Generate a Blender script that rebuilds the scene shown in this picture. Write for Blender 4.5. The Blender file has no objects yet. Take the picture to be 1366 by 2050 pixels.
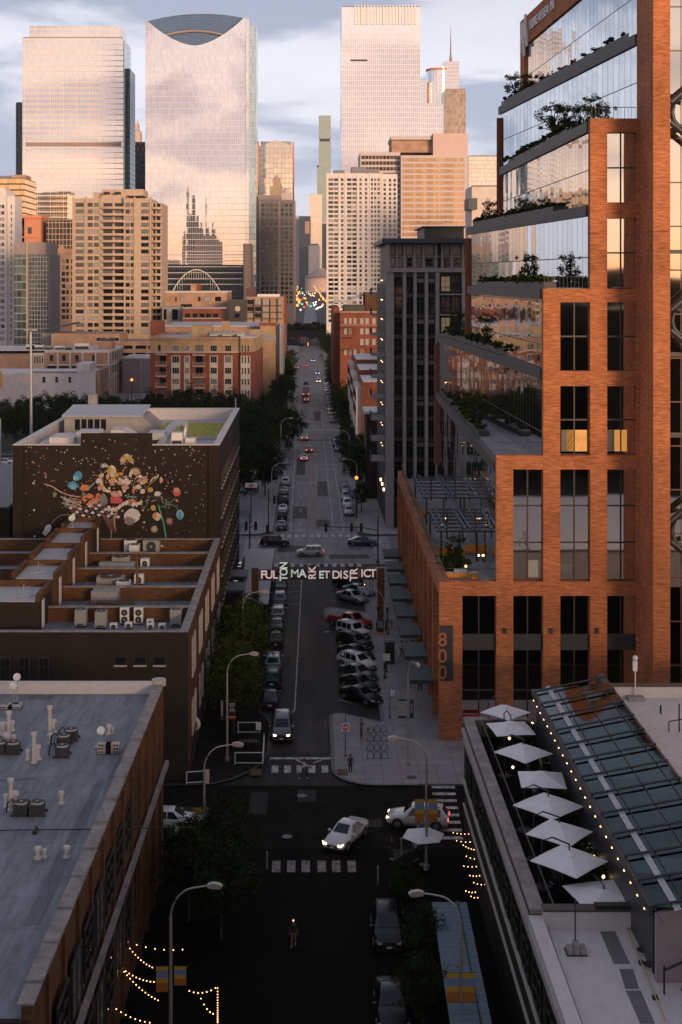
import bpy, math, random
from math import radians as R, sin, cos, pi
from mathutils import Vector, Matrix
random.seed(11)
SC = bpy.context.scene
COL = SC.collection
VX, VY, F, H = 620.0, 560.0, 2700.0, 42.0     # street axis, horizon, focal length and eye height in photo pixels / metres

def P(px, py, Y): return ((px-VX)/F*Y, Y, H-(py-VY)/F*Y)
def PX(px, Y): return (px-VX)/F*Y
def PZ(py, Y): return H-(py-VY)/F*Y
def G(px, py, z=0.0):
    Y = (H-z)*F/(py-VY)
    return ((px-VX)/F*Y, Y)

# ---------------------------------------------------------------- materials
def newmat(name):
    m = bpy.data.materials.new(name); m.use_nodes = True
    nt = m.node_tree
    b = nt.nodes['Principled BSDF']
    return m, nt.nodes, nt.links, b

def plain(name, col, rough=0.7, metal=0.0, spec=0.5, emit=None, es=1.0, noise=0.0, ns=2.0, coat=0.0, bump=0.0, stretch=(1,1,1)):
    m, n, l, b = newmat(name)
    b.inputs['Base Color'].default_value = (*col, 1)
    b.inputs['Roughness'].default_value = rough
    b.inputs['Metallic'].default_value = metal
    b.inputs['Specular IOR Level'].default_value = spec
    b.inputs['Coat Weight'].default_value = coat
    if emit:
        b.inputs['Emission Color'].default_value = (*emit, 1)
        b.inputs['Emission Strength'].default_value = es
    if noise > 0 or bump > 0:
        tc = n.new('ShaderNodeTexCoord'); mp = n.new('ShaderNodeMapping'); mp.inputs['Scale'].default_value = stretch
        nz = n.new('ShaderNodeTexNoise'); nz.inputs['Scale'].default_value = ns; nz.inputs['Detail'].default_value = 5; nz.inputs['Roughness'].default_value = .65
        l.new(tc.outputs['Object'], mp.inputs[0]); l.new(mp.outputs[0], nz.inputs['Vector'])
        if noise > 0:
            mr = n.new('ShaderNodeMapRange'); mr.inputs[1].default_value = .3; mr.inputs[2].default_value = .7
            mr.inputs[3].default_value = 1-noise; mr.inputs[4].default_value = 1+noise
            l.new(nz.outputs[0], mr.inputs[0])
            mx = n.new('ShaderNodeMix'); mx.data_type = 'RGBA'; mx.blend_type = 'MULTIPLY'; mx.inputs[0].default_value = 1
            mx.inputs[6].default_value = (*col, 1); l.new(mr.outputs[0], mx.inputs[7]); l.new(mx.outputs[2], b.inputs['Base Color'])
        if bump > 0:
            bp = n.new('ShaderNodeBump'); bp.inputs['Strength'].default_value = bump
            l.new(nz.outputs[0], bp.inputs['Height']); l.new(bp.outputs[0], b.inputs['Normal'])
    return m

def mathn(n, l, op, a, b=None, c=None):
    x = n.new('ShaderNodeMath'); x.operation = op
    for i, v in enumerate((a, b, c)):
        if v is None: continue
        if isinstance(v, (int, float)): x.inputs[i].default_value = v
        else: l.new(v, x.inputs[i])
    return x.outputs[0]

def brick(name, c1, c2, mortar, bw=.32, bh=.11, streak=.25, var=.5):
    """brick courses with broad horizontal streaks of darker and lighter bricks"""
    m, n, l, b = newmat(name)
    tc = n.new('ShaderNodeTexCoord'); sp = n.new('ShaderNodeSeparateXYZ'); l.new(tc.outputs['Object'], sp.inputs[0])
    u = mathn(n, l, 'ADD', sp.outputs[0], sp.outputs[1])
    cb = n.new('ShaderNodeCombineXYZ'); l.new(u, cb.inputs[0]); l.new(sp.outputs[2], cb.inputs[1])
    bt = n.new('ShaderNodeTexBrick'); bt.inputs['Scale'].default_value = 1; bt.inputs['Brick Width'].default_value = bw
    bt.inputs['Row Height'].default_value = bh; bt.inputs['Mortar Size'].default_value = .008; bt.inputs['Bias'].default_value = -.1
    bt.inputs['Color1'].default_value = (*c1, 1); bt.inputs['Color2'].default_value = (*c2, 1); bt.inputs['Mortar'].default_value = (*mortar, 1)
    l.new(cb.outputs[0], bt.inputs['Vector'])
    mp = n.new('ShaderNodeMapping'); mp.inputs['Scale'].default_value = (1.0, 11.0, 1); l.new(cb.outputs[0], mp.inputs[0])
    nz = n.new('ShaderNodeTexNoise'); nz.inputs['Scale'].default_value = .9; nz.inputs['Detail'].default_value = 4; nz.inputs['Roughness'].default_value = .75
    l.new(mp.outputs[0], nz.inputs['Vector'])
    mr = n.new('ShaderNodeMapRange'); mr.inputs[1].default_value = .36; mr.inputs[2].default_value = .64; mr.inputs[3].default_value = 1-streak*1.3; mr.inputs[4].default_value = 1+streak
    l.new(nz.outputs[0], mr.inputs[0])
    n2 = n.new('ShaderNodeTexNoise'); n2.inputs['Scale'].default_value = .22; n2.inputs['Detail'].default_value = 3; l.new(cb.outputs[0], n2.inputs['Vector'])
    m5 = n.new('ShaderNodeMapRange'); m5.inputs[1].default_value = .35; m5.inputs[2].default_value = .65; m5.inputs[3].default_value = .80; m5.inputs[4].default_value = 1.12; l.new(n2.outputs[0], m5.inputs[0])
    jt = mathn(n, l, 'LESS_THAN', mathn(n, l, 'FRACT', mathn(n, l, 'DIVIDE', sp.outputs[2], 7.7)), .006)
    vv = mathn(n, l, 'MULTIPLY', mathn(n, l, 'MULTIPLY', mr.outputs[0], m5.outputs[0]), mathn(n, l, 'MULTIPLY_ADD', jt, -.45, 1.0))
    mx = n.new('ShaderNodeMix'); mx.data_type = 'RGBA'; mx.blend_type = 'MULTIPLY'; mx.inputs[0].default_value = 1
    l.new(bt.outputs[0], mx.inputs[6]); l.new(vv, mx.inputs[7]); l.new(mx.outputs[2], b.inputs['Base Color'])
    b.inputs['Roughness'].default_value = .85; b.inputs['Specular IOR Level'].default_value = .25
    return m

def curtain(name, bay, floor, tint, mull, lw=.08, metal=.85, rough=.06, tilt=.003, var=.25, spandrel=0.0, spcol=(.1, .1, .1), off=0.0, blotch=0.0, bwide=0):
    """glass curtain wall: panes a little out of true, mullions, spandrels"""
    m, n, l, b = newmat(name)
    tc = n.new('ShaderNodeTexCoord'); sp = n.new('ShaderNodeSeparateXYZ'); l.new(tc.outputs['Object'], sp.inputs[0])
    u = mathn(n, l, 'ADD', sp.outputs[0], sp.outputs[1])
    u = mathn(n, l, 'DIVIDE', mathn(n, l, 'ADD', u, 500.0), bay); v = mathn(n, l, 'DIVIDE', mathn(n, l, 'ADD', sp.outputs[2], off), floor)
    fu = mathn(n, l, 'FRACT', u); fv = mathn(n, l, 'FRACT', v)
    iu = mathn(n, l, 'FLOOR', u); iv = mathn(n, l, 'FLOOR', v)
    lu = mathn(n, l, 'LESS_THAN', fu, lw/bay); lv = mathn(n, l, 'LESS_THAN', fv, lw*1.4/floor)
    line = mathn(n, l, 'MAXIMUM', lu, lv)
    if bwide:
        line = mathn(n, l, 'MAXIMUM', line, mathn(n, l, 'LESS_THAN', mathn(n, l, 'FRACT', mathn(n, l, 'DIVIDE', u, bwide)), lw*3/(bay*bwide)))
    cb = n.new('ShaderNodeCombineXYZ'); l.new(iu, cb.inputs[0]); l.new(iv, cb.inputs[1])
    wn = n.new('ShaderNodeTexWhiteNoise'); wn.noise_dimensions = '2D'; l.new(cb.outputs[0], wn.inputs['Vector'])
    # pane colour
    mr = n.new('ShaderNodeMapRange'); mr.inputs[3].default_value = 1-var; mr.inputs[4].default_value = 1+var*.3; l.new(wn.outputs[0], mr.inputs[0])
    mx = n.new('ShaderNodeMix'); mx.data_type = 'RGBA'; mx.blend_type = 'MULTIPLY'; mx.inputs[0].default_value = 1
    mx.inputs[6].default_value = (*tint, 1); l.new(mr.outputs[0], mx.inputs[7]); colr = mx.outputs[2]
    if spandrel > 0:
        s = mathn(n, l, 'LESS_THAN', fv, spandrel)
        m3 = n.new('ShaderNodeMix'); m3.data_type = 'RGBA'; l.new(s, m3.inputs[0]); l.new(colr, m3.inputs[6]); m3.inputs[7].default_value = (*spcol, 1); colr = m3.outputs[2]
        line2 = mathn(n, l, 'MAXIMUM', line, s)
    else: line2 = line
    m2 = n.new('ShaderNodeMix'); m2.data_type = 'RGBA'; l.new(line, m2.inputs[0]); l.new(colr, m2.inputs[6]); m2.inputs[7].default_value = (*mull, 1)
    l.new(m2.outputs[2], b.inputs['Base Color'])
    l.new(mathn(n, l, 'MULTIPLY', mathn(n, l, 'SUBTRACT', 1.0, line2), metal), b.inputs['Metallic'])
    l.new(mathn(n, l, 'MULTIPLY_ADD', line2, .5, rough), b.inputs['Roughness'])
    # panes slightly out of plane, plus slow waviness
    ge = n.new('ShaderNodeNewGeometry')
    vs = n.new('ShaderNodeVectorMath'); vs.operation = 'SUBTRACT'; l.new(wn.outputs[1], vs.inputs[0]); vs.inputs[1].default_value = (.5, .5, .5)
    sc = n.new('ShaderNodeVectorMath'); sc.operation = 'SCALE'; l.new(vs.outputs[0], sc.inputs[0]); sc.inputs['Scale'].default_value = tilt
    nz = n.new('ShaderNodeTexNoise'); nz.inputs['Scale'].default_value = .35/bay; nz.inputs['Detail'].default_value = 2; l.new(tc.outputs['Object'], nz.inputs['Vector'])
    v2 = n.new('ShaderNodeVectorMath'); v2.operation = 'SUBTRACT'; l.new(nz.outputs[1], v2.inputs[0]); v2.inputs[1].default_value = (.5, .5, .5)
    s2 = n.new('ShaderNodeVectorMath'); s2.operation = 'SCALE'; l.new(v2.outputs[0], s2.inputs[0]); s2.inputs['Scale'].default_value = tilt*1.6
    a1 = n.new('ShaderNodeVectorMath'); a1.operation = 'ADD'; l.new(ge.outputs['Normal'], a1.inputs[0]); l.new(sc.outputs[0], a1.inputs[1])
    a2 = n.new('ShaderNodeVectorMath'); a2.operation = 'ADD'; l.new(a1.outputs[0], a2.inputs[0]); l.new(s2.outputs[0], a2.inputs[1])
    nn = n.new('ShaderNodeVectorMath'); nn.operation = 'NORMALIZE'; l.new(a2.outputs[0], nn.inputs[0]); l.new(nn.outputs[0], b.inputs['Normal'])
    return m

def membrane(name, col, sx=.5, sy=.07, amt=.5, seams=True):
    """weathered roofing sheet: long streaks along the fall, patches, seams"""
    m, n, l, b = newmat(name)
    tc = n.new('ShaderNodeTexCoord')
    out = None
    for (s, sc, a) in (((sx, sy, 1), 4.0, amt), ((1, 1, 1), .35, amt*.6), ((1, 1, 1), 6.0, amt*.35)):
        mp = n.new('ShaderNodeMapping'); mp.inputs['Scale'].default_value = s; mp.inputs['Rotation'].default_value = (0, 0, R(-14) if s[0] != 1 else 0)
        nz = n.new('ShaderNodeTexNoise'); nz.inputs['Scale'].default_value = sc; nz.inputs['Detail'].default_value = 5; nz.inputs['Roughness'].default_value = .7
        l.new(tc.outputs['Object'], mp.inputs[0]); l.new(mp.outputs[0], nz.inputs['Vector'])
        mr = n.new('ShaderNodeMapRange'); mr.inputs[1].default_value = .28; mr.inputs[2].default_value = .72; mr.inputs[3].default_value = 1-a; mr.inputs[4].default_value = 1+a*.6
        l.new(nz.outputs[0], mr.inputs[0])
        out = mr.outputs[0] if out is None else mathn(n, l, 'MULTIPLY', out, mr.outputs[0])
    if seams:
        sp = n.new('ShaderNodeSeparateXYZ'); l.new(tc.outputs['Object'], sp.inputs[0])
        f = mathn(n, l, 'FRACT', mathn(n, l, 'DIVIDE', mathn(n, l, 'ADD', sp.outputs[1], 200.0), 3.1))
        sm = mathn(n, l, 'LESS_THAN', f, .015); out = mathn(n, l, 'MULTIPLY', out, mathn(n, l, 'MULTIPLY_ADD', sm, -.3, 1.0))
    mx = n.new('ShaderNodeMix'); mx.data_type = 'RGBA'; mx.blend_type = 'MULTIPLY'; mx.inputs[0].default_value = 1
    mx.inputs[6].default_value = (*col, 1); l.new(out, mx.inputs[7]); l.new(mx.outputs[2], b.inputs['Base Color'])
    b.inputs['Roughness'].default_value = .6
    return m

def pave(name, col, joint, size, var=.15, rough=.75, dirt=.25):
    m, n, l, b = newmat(name); b.inputs['Specular IOR Level'].default_value = .3 if col[0] > .1 else .03
    tc = n.new('ShaderNodeTexCoord')
    bt = n.new('ShaderNodeTexBrick'); bt.offset = 0.0 if size > .6 else .5; bt.inputs['Scale'].default_value = 1; bt.inputs['Brick Width'].default_value = size
    bt.inputs['Row Height'].default_value = size if size > .6 else size*.5; bt.inputs['Mortar Size'].default_value = .02 if size > .6 else .01
    a = tuple(c*(1-var) for c in col); c2 = tuple(c*(1+var) for c in col)
    bt.inputs['Color1'].default_value = (*a, 1); bt.inputs['Color2'].default_value = (*c2, 1); bt.inputs['Mortar'].default_value = (*joint, 1)
    l.new(tc.outputs['Object'], bt.inputs['Vector'])
    nz = n.new('ShaderNodeTexNoise'); nz.inputs['Scale'].default_value = .45; nz.inputs['Detail'].default_value = 6; nz.inputs['Roughness'].default_value = .7; l.new(tc.outputs['Object'], nz.inputs['Vector'])
    mr = n.new('ShaderNodeMapRange'); mr.inputs[1].default_value = .3; mr.inputs[2].default_value = .7; mr.inputs[3].default_value = 1-dirt; mr.inputs[4].default_value = 1+dirt*.6; l.new(nz.outputs[0], mr.inputs[0])
    mx = n.new('ShaderNodeMix'); mx.data_type = 'RGBA'; mx.blend_type = 'MULTIPLY'; mx.inputs[0].default_value = 1
    l.new(bt.outputs[0], mx.inputs[6]); l.new(mr.outputs[0], mx.inputs[7]); l.new(mx.outputs[2], b.inputs['Base Color'])
    b.inputs['Roughness'].default_value = rough
    return m

def asphalt(name, col, rough=.6):
    m, n, l, b = newmat(name); b.inputs['Specular IOR Level'].default_value = .3 if col[0] > .05 else .08
    tc = n.new('ShaderNodeTexCoord'); out = None
    for (s, sc, a) in (((1, 1, 1), .22, .34), ((1.6, .05, 1), 1.0, .30), ((1, 1, 1), 9.0, .25)):
        mp = n.new('ShaderNodeMapping'); mp.inputs['Scale'].default_value = s
        nz = n.new('ShaderNodeTexNoise'); nz.inputs['Scale'].default_value = sc; nz.inputs['Detail'].default_value = 5; nz.inputs['Roughness'].default_value = .65
        l.new(tc.outputs['Object'], mp.inputs[0]); l.new(mp.outputs[0], nz.inputs['Vector'])
        mr = n.new('ShaderNodeMapRange'); mr.inputs[1].default_value = .3; mr.inputs[2].default_value = .7; mr.inputs[3].default_value = 1-a; mr.inputs[4].default_value = 1+a
        l.new(nz.outputs[0], mr.inputs[0]); out = mr.outputs[0] if out is None else mathn(n, l, 'MULTIPLY', out, mr.outputs[0])
    # tar-sealed cracks
    vo = n.new('ShaderNodeTexVoronoi'); vo.feature = 'DISTANCE_TO_EDGE'; vo.inputs['Scale'].default_value = .16
    nz = n.new('ShaderNodeTexNoise'); nz.inputs['Scale'].default_value = .6; l.new(tc.outputs['Object'], nz.inputs['Vector'])
    ad = n.new('ShaderNodeVectorMath'); ad.operation = 'MULTIPLY_ADD'; l.new(nz.outputs[1], ad.inputs[0]); ad.inputs[1].default_value = (2.5, 2.5, 0); l.new(tc.outputs['Object'], ad.inputs[2])
    l.new(ad.outputs[0], vo.inputs['Vector'])
    cr = mathn(n, l, 'LESS_THAN', vo.outputs['Distance'], .008); out = mathn(n, l, 'MULTIPLY', out, mathn(n, l, 'MULTIPLY_ADD', cr, -.35, 1.0))
    mx = n.new('ShaderNodeMix'); mx.data_type = 'RGBA'; mx.blend_type = 'MULTIPLY'; mx.inputs[0].default_value = 1
    mx.inputs[6].default_value = (*col, 1); l.new(out, mx.inputs[7]); l.new(mx.outputs[2], b.inputs['Base Color'])
    b.inputs['Roughness'].default_value = rough
    return m

M = {}
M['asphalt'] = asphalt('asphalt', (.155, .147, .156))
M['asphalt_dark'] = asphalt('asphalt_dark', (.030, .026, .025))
M['patch_light'] = asphalt('asphalt_patch_pale', (.05, .045, .043)); M['patch_dark'] = asphalt('asphalt_patch_dark', (.018, .016, .016)); M['roof_patch'] = None
M['night_pave'] = pave('shade_dark_paving', (.007, .006, .006), (.003, .003, .003), 1.4, var=.1)  # shade of the near street put into the paving colour
M['pavers'] = pave('brick_pavers', (.015, .0125, .0095), (.006, .005, .005), .42, var=.35)
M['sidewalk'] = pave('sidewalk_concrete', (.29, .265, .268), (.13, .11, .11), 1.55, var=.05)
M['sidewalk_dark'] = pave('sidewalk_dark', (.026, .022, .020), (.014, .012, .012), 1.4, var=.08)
M['kerb'] = plain('kerb_stone', (.16, .145, .14), .8, noise=.2, ns=1.5)
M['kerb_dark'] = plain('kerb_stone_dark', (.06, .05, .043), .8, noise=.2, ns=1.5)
M['paint_white'] = plain('road_paint', (.40, .38, .375), .7, noise=.75, ns=1.6)
M['paint_worn'] = plain('road_paint_worn', (.20, .175, .16), .8, noise=.8, ns=1.8)
M['paint_yellow'] = plain('road_paint_yellow', (.26, .15, .04), .7, noise=.3, ns=3)
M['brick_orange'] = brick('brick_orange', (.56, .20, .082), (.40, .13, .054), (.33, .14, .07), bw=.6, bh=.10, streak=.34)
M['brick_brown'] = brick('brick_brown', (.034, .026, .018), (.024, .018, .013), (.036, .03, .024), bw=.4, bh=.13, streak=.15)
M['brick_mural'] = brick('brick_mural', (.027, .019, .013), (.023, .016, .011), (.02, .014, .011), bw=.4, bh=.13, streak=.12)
M['brick_tan'] = brick('brick_tan', (.42, .28, .165), (.38, .25, .145), (.4, .28, .18), streak=.12)
M['brick_red'] = brick('brick_red', (.26, .075, .04), (.20, .06, .035), (.2, .1, .07), streak=.15)
M['brick_rust'] = brick('brick_rust', (.135, .060, .025), (.10, .043, .018), (.08, .05, .03), bw=.4, bh=.13, streak=.3)
M['brick_peach'] = brick('brick_peach', (.44, .27, .19), (.40, .245, .17), (.4, .27, .2), streak=.1)
M['tan'] = plain('tan_precast', (.46, .34, .255), .85, noise=.12, ns=.6)
M['cream'] = plain('cream_stucco', (.62, .52, .47), .85, noise=.14, ns=.7)
M['white_wall'] = plain('white_wall', (.66, .60, .59), .8, noise=.12, ns=.5)
M['concrete'] = plain('concrete', (.27, .25, .24), .85, noise=.2, ns=.8)
M['conc_grey'] = plain('concrete_grey', (.20, .19, .195), .8, noise=.12, ns=.6)
M['terra'] = plain('grey_precast', (.27, .245, .24), .8, noise=.14, ns=1.2)
M['taupe'] = plain('taupe_panel', (.30, .24, .24), .8, noise=.08, ns=.4)
M['stone_trim'] = plain('stone_trim', (.48, .42, .37), .8, noise=.12, ns=1.5)
M['pale_panel'] = plain('pale_panel', (.52, .45, .45), .75, noise=.08, ns=1)
M['pink_panel'] = plain('pink_panel', (.58,.42,.38), .8, noise=.06, ns=.3)
M['orange_stone'] = plain('orange_stone', (.60, .24, .13), .85, noise=.1, ns=.5)
M['gold_glass'] = curtain('gold_glass', 1.6, 3.9, (.95, .60, .28), (.35, .2, .1), spandrel=.28, spcol=(.09, .06, .05), metal=.85, rough=.12)
M['dark'] = plain('near_black', (.012, .012, .013), .6)
M['dark_metal'] = plain('dark_metal', (.03, .032, .034), .45, metal=.4)
M['bronze'] = plain('bronze_fascia', (.07, .058, .054), .55, metal=.2, noise=.12, ns=.8)
M['steel_dark'] = plain('painted_steel', (.05, .055, .06), .45, metal=.3)
M['galv'] = plain('galvanised', (.42, .42, .43), .45, metal=.5, noise=.15, ns=4)
M['grey_metal'] = plain('grey_unit', (.30, .29, .27), .6, noise=.15, ns=3)
M['pole_metal'] = plain('lamp_pole', (.42, .38, .35), .45, metal=.4)
M['white_metal'] = plain('white_enamel', (.68, .66, .64), .5)
M['roof_grey'] = membrane('roof_membrane_grey', (.205, .215, .25))
M['roof_patch'] = membrane('roof_membrane_patch', (.12, .13, .155))
M['roof_pale'] = membrane('roof_membrane_pale', (.42, .40, .42), sx=.5, sy=.2, amt=.16, seams=False)
M['roof_white'] = membrane('roof_membrane_white', (.60, .55, .54), sx=.5, sy=.3, amt=.12, seams=False)
M['roof_dark'] = membrane('roof_ballast', (.16, .15, .15), amt=.2)
M['sedum'] = plain('sedum_green_roof', (.34, .31, .04), .95, noise=.5, ns=1.6)
M['soil'] = plain('planter_soil', (.03, .03, .02), .95)
M['coping'] = plain('coping_stone', (.25, .22, .21), .8, noise=.4, ns=1.2)
M['glass_dark'] = plain('window_glass', (.012, .014, .015), .06, spec=1.0, noise=.3, ns=.8)
M['glass_dark2'] = plain('window_glass_deep', (.006, .008, .008), .05, spec=.7)
M['blind'] = plain('window_blind', (.33, .31, .28), .35, spec=.8)
M['curtain_grey'] = plain('window_curtain', (.13, .13, .12), .25, spec=.9)
M['frame_dark'] = plain('frame_dark', (.035, .03, .028), .5)
M['frame_pale'] = plain('frame_pale', (.5, .46, .43), .6)
M['lit'] = plain('lit_window', (.3, .16, .06), .3, emit=(1, .42, .09), es=.42, noise=.5, ns=1.5)
M['lit_dim'] = plain('lit_window_dim', (.1, .08, .06), .3, emit=(.9, .6, .35), es=.12)
M['bulb'] = plain('warm_bulb', (1, .7, .4), .3, emit=(1, .5, .22), es=3)
M['bulb_soft'] = plain('soft_lamp', (1, .8, .6), .3, emit=(1, .62, .32), es=2.5)
M['far_lamp'] = plain('sodium_lamp', (1, .6, .2), .3, emit=(1, .34, .06), es=1.3)
M['far_white'] = plain('white_lamp', (1, .9, .9), .3, emit=(1, .8, .75), es=2.6)
M['far_red'] = plain('red_lamp', (1, .1, .05), .3, emit=(1, .08, .04), es=2.6)
M['far_green'] = plain('green_signal', (.1, 1, .6), .3, emit=(.1, .9, .55), es=.8)
M['head_on'] = plain('headlight_on', (1, .9, .8), .2, emit=(1, .62, .4), es=5)
M['head_blue'] = plain('headlight_xenon', (.9, .9, 1), .2, emit=(.5, .42, 1), es=6)
M['head_off'] = plain('headlight_off', (.5, .5, .5), .1, spec=1)
M['tail_on'] = plain('taillight_on', (1, .1, .05), .2, emit=(1, .1, .05), es=3)
M['tail_off'] = plain('taillight_off', (.25, .02, .02), .2, spec=.8)
M['tyre'] = plain('tyre_rubber', (.012, .012, .012), .8)
M['rim'] = plain('wheel_rim', (.28, .28, .29), .35, metal=.7)
M['car_glass'] = plain('car_glass', (.006, .010, .012), .06, spec=.55)
M['leaf_green'] = plain('leaves', (.036, .054, .012), .9, spec=.06, noise=.55, ns=1.1)
M['leaf_dark'] = plain('leaves_dark', (.018, .030, .010), .9, spec=.08, noise=.55, ns=.5)
M['leaf_olive'] = plain('leaves_olive', (.075, .078, .013), .9, spec=.08, noise=.5, ns=1.4)
M['bark'] = plain('bark', (.05, .038, .03), .9, noise=.3, ns=4)
M['canvas'] = plain('umbrella_canvas', (.76, .73, .75), .85, noise=.07, ns=1.5)
M['awning'] = plain('green_awning', (.028, .052, .058), .5, noise=.25, ns=2)
M['skylight'] = None
M['number_orange'] = plain('number_orange', (.42, .14, .04), .6)
M['orange_paint'] = plain('orange_paint', (.75, .27, .03), .5)
M['corten'] = plain('rusted_steel', (.13, .062, .02), .8, noise=.45, ns=1.6)
M['sign_red'] = plain('sign_red', (.55, .05, .03), .5)
M['sign_white'] = plain('sign_white', (.75, .73, .72), .5)
M['sign_orange'] = plain('sign_orange', (.60, .13, .05), .6)
M['sign_black'] = plain('sign_black', (.012, .012, .013), .5)
M['letter'] = plain('letter_face', (.8, .72, .68), .5, emit=(1, .8, .72), es=.28)
M['letter_g'] = plain('letter_green', (.7, .85, .76), .5, emit=(.8, .95, .85), es=.3)
M['letter_p'] = plain('letter_pink', (.85, .7, .66), .5, emit=(1, .8, .74), es=.3)
M['maroon'] = plain('maroon_frame', (.09, .03, .03), .5)
M['chimney_white'] = plain('vent_cap', (.55, .50, .46), .6, noise=.15, ns=6)
M['cloth_yellow'] = plain('banner_yellow', (.55, .33, .03), .8)
M['cloth_blue'] = plain('banner_blue', (.20, .25, .42), .8)
M['cloth_orange'] = plain('banner_orange', (.45, .15, .02), .8)
M['blue_roof'] = plain('corrugated_roof', (.125, .17, .21), .5, noise=.3, ns=1.2, stretch=(1, 6, 1))

def stripes(name, cols, ax, period, duty):
    m, n, l, b = newmat(name)
    tc = n.new('ShaderNodeTexCoord'); sp = n.new('ShaderNodeSeparateXYZ'); l.new(tc.outputs['Object'], sp.inputs[0])
    f = mathn(n, l, 'FRACT', mathn(n, l, 'DIVIDE', mathn(n, l, 'ADD', sp.outputs[ax], 900.0), period))
    s = mathn(n, l, 'LESS_THAN', f, duty)
    mx = n.new('ShaderNodeMix'); mx.data_type = 'RGBA'; l.new(s, mx.inputs[0]); mx.inputs[6].default_value = (*cols[0], 1); mx.inputs[7].default_value = (*cols[1], 1)
    l.new(mx.outputs[2], b.inputs['Base Color']); b.inputs['Roughness'].default_value = .6
    return m

# ---------------------------------------------------------------- mesh builder
class MB:
    def __init__(s): s.v = []; s.f = []; s.m = []; s.sm = []
    def add(s, vs, fs, mi=0, smooth=False):
        o = len(s.v); s.v += [tuple(p) for p in vs]
        for f in fs: s.f.append(tuple(i+o for i in f)); s.m.append(mi); s.sm.append(smooth)
        return s
    def box(s, x0, x1, y0, y1, z0, z1, mi=0):
        if x0 > x1: x0, x1 = x1, x0
        if y0 > y1: y0, y1 = y1, y0
        if z0 > z1: z0, z1 = z1, z0
        v = [(x0,y0,z0),(x1,y0,z0),(x1,y1,z0),(x0,y1,z0),(x0,y0,z1),(x1,y0,z1),(x1,y1,z1),(x0,y1,z1)]
        return s.add(v, [(0,3,2,1),(4,5,6,7),(0,1,5,4),(1,2,6,5),(2,3,7,6),(3,0,4,7)], mi)
    def prism(s, poly, z0, z1, mi=0, top=None):
        n = len(poly)
        a = sum(poly[i][0]*poly[(i+1)%n][1]-poly[(i+1)%n][0]*poly[i][1] for i in range(n))
        if a < 0: poly = poly[::-1]
        v = [(p[0],p[1],z0) for p in poly]+[(p[0],p[1],z1) for p in poly]
        s.add(v, [tuple(range(n-1,-1,-1))]+[(i,(i+1)%n,(i+1)%n+n,i+n) for i in range(n)], mi)
        return s.add(v[n:], [tuple(range(n))], mi if top is None else top)
    def xz(s, poly, y0, y1, mi=0):
        """polygon in the XZ plane extruded in Y"""
        n = len(poly)
        a = sum(poly[i][0]*poly[(i+1)%n][1]-poly[(i+1)%n][0]*poly[i][1] for i in range(n))
        if a < 0: poly = poly[::-1]
        v = [(p[0],y0,p[1]) for p in poly]+[(p[0],y1,p[1]) for p in poly]
        return s.add(v, [tuple(range(n)), tuple(range(2*n-1,n-1,-1))]+[((i+1)%n,i,i+n,(i+1)%n+n) for i in range(n)], mi)
    def quad(s, a, b, c, d, mi=0): return s.add([a,b,c,d], [(0,1,2,3)], mi)
    def tube(s, pts, r, n=8, mi=0, r2=None, cap=True):
        pts = [Vector(p) for p in pts]; k = len(pts); rings = []
        for i, p in enumerate(pts):
            t = (pts[min(i+1,k-1)]-pts[max(i-1,0)]).normalized()
            a = Vector((0,0,1)) if abs(t.z) < .9 else Vector((1,0,0))
            u = t.cross(a).normalized(); w = t.cross(u).normalized()
            rr = r if r2 is None else r+(r2-r)*i/(k-1)
            rings.append([p+(u*cos(2*pi*j/n)+w*sin(2*pi*j/n))*rr for j in range(n)])
        v = [q for g in rings for q in g]; f = []
        for i in range(k-1):
            for j in range(n): f.append((i*n+j, i*n+(j+1)%n, (i+1)*n+(j+1)%n, (i+1)*n+j))
        s.add(v, f, mi, True)
        if cap: s.add(rings[0], [tuple(range(n))], mi); s.add(rings[-1], [tuple(range(n-1,-1,-1))], mi)
        return s
    def cyl(s, x, y, z0, z1, r, n=14, mi=0, r2=None, top=None):
        r2 = r if r2 is None else r2
        a = [(x+r*cos(2*pi*i/n), y+r*sin(2*pi*i/n), z0) for i in range(n)]
        b = [(x+r2*cos(2*pi*i/n), y+r2*sin(2*pi*i/n), z1) for i in range(n)]
        s.add(a+b, [(i,(i+1)%n,(i+1)%n+n,i+n) for i in range(n)], mi, True)
        s.add(a, [tuple(range(n-1,-1,-1))], mi)
        if r2 > 1e-4: s.add(b, [tuple(range(n))], mi if top is None else top)
        return s
    def ball(s, c, r, n=8, mi=0, sz=1.0):
        v = []; f = []
        k = max(4, n//2+1)
        for i in range(k+1):
            th = pi*i/k
            for j in range(n):
                ph = 2*pi*j/n; v.append((c[0]+r*sin(th)*cos(ph), c[1]+r*sin(th)*sin(ph), c[2]+r*cos(th)*sz))
        for i in range(k):
            for j in range(n): f.append((i*n+j,(i+1)*n+j,(i+1)*n+(j+1)%n,i*n+(j+1)%n))
        return s.add(v, f, mi, True)
    def xf(s, mat):
        s.v = [tuple(mat @ Vector(p)) for p in s.v]; return s
    def mesh(s, name, mats, off=(0,0,0)):
        me = bpy.data.meshes.new(name)
        me.from_pydata([(a-off[0], b-off[1], c-off[2]) for a,b,c in s.v], [], s.f)
        for m in (mats if isinstance(mats, (list, tuple)) else [mats]): me.materials.append(m)
        me.polygons.foreach_set('material_index', s.m); me.polygons.foreach_set('use_smooth', s.sm)
        me.update(); return me
    def build(s, name, mats, parent=None, label=None, kind=None):
        off = parent['_o'] if parent is not None and '_o' in parent else (0,0,0)
        o = bpy.data.objects.new(name, s.mesh(name, mats, off)); COL.objects.link(o)
        if parent is not None: o.parent = parent
        if label: o['label'] = label
        if kind: o['kind'] = kind
        return o

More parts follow.
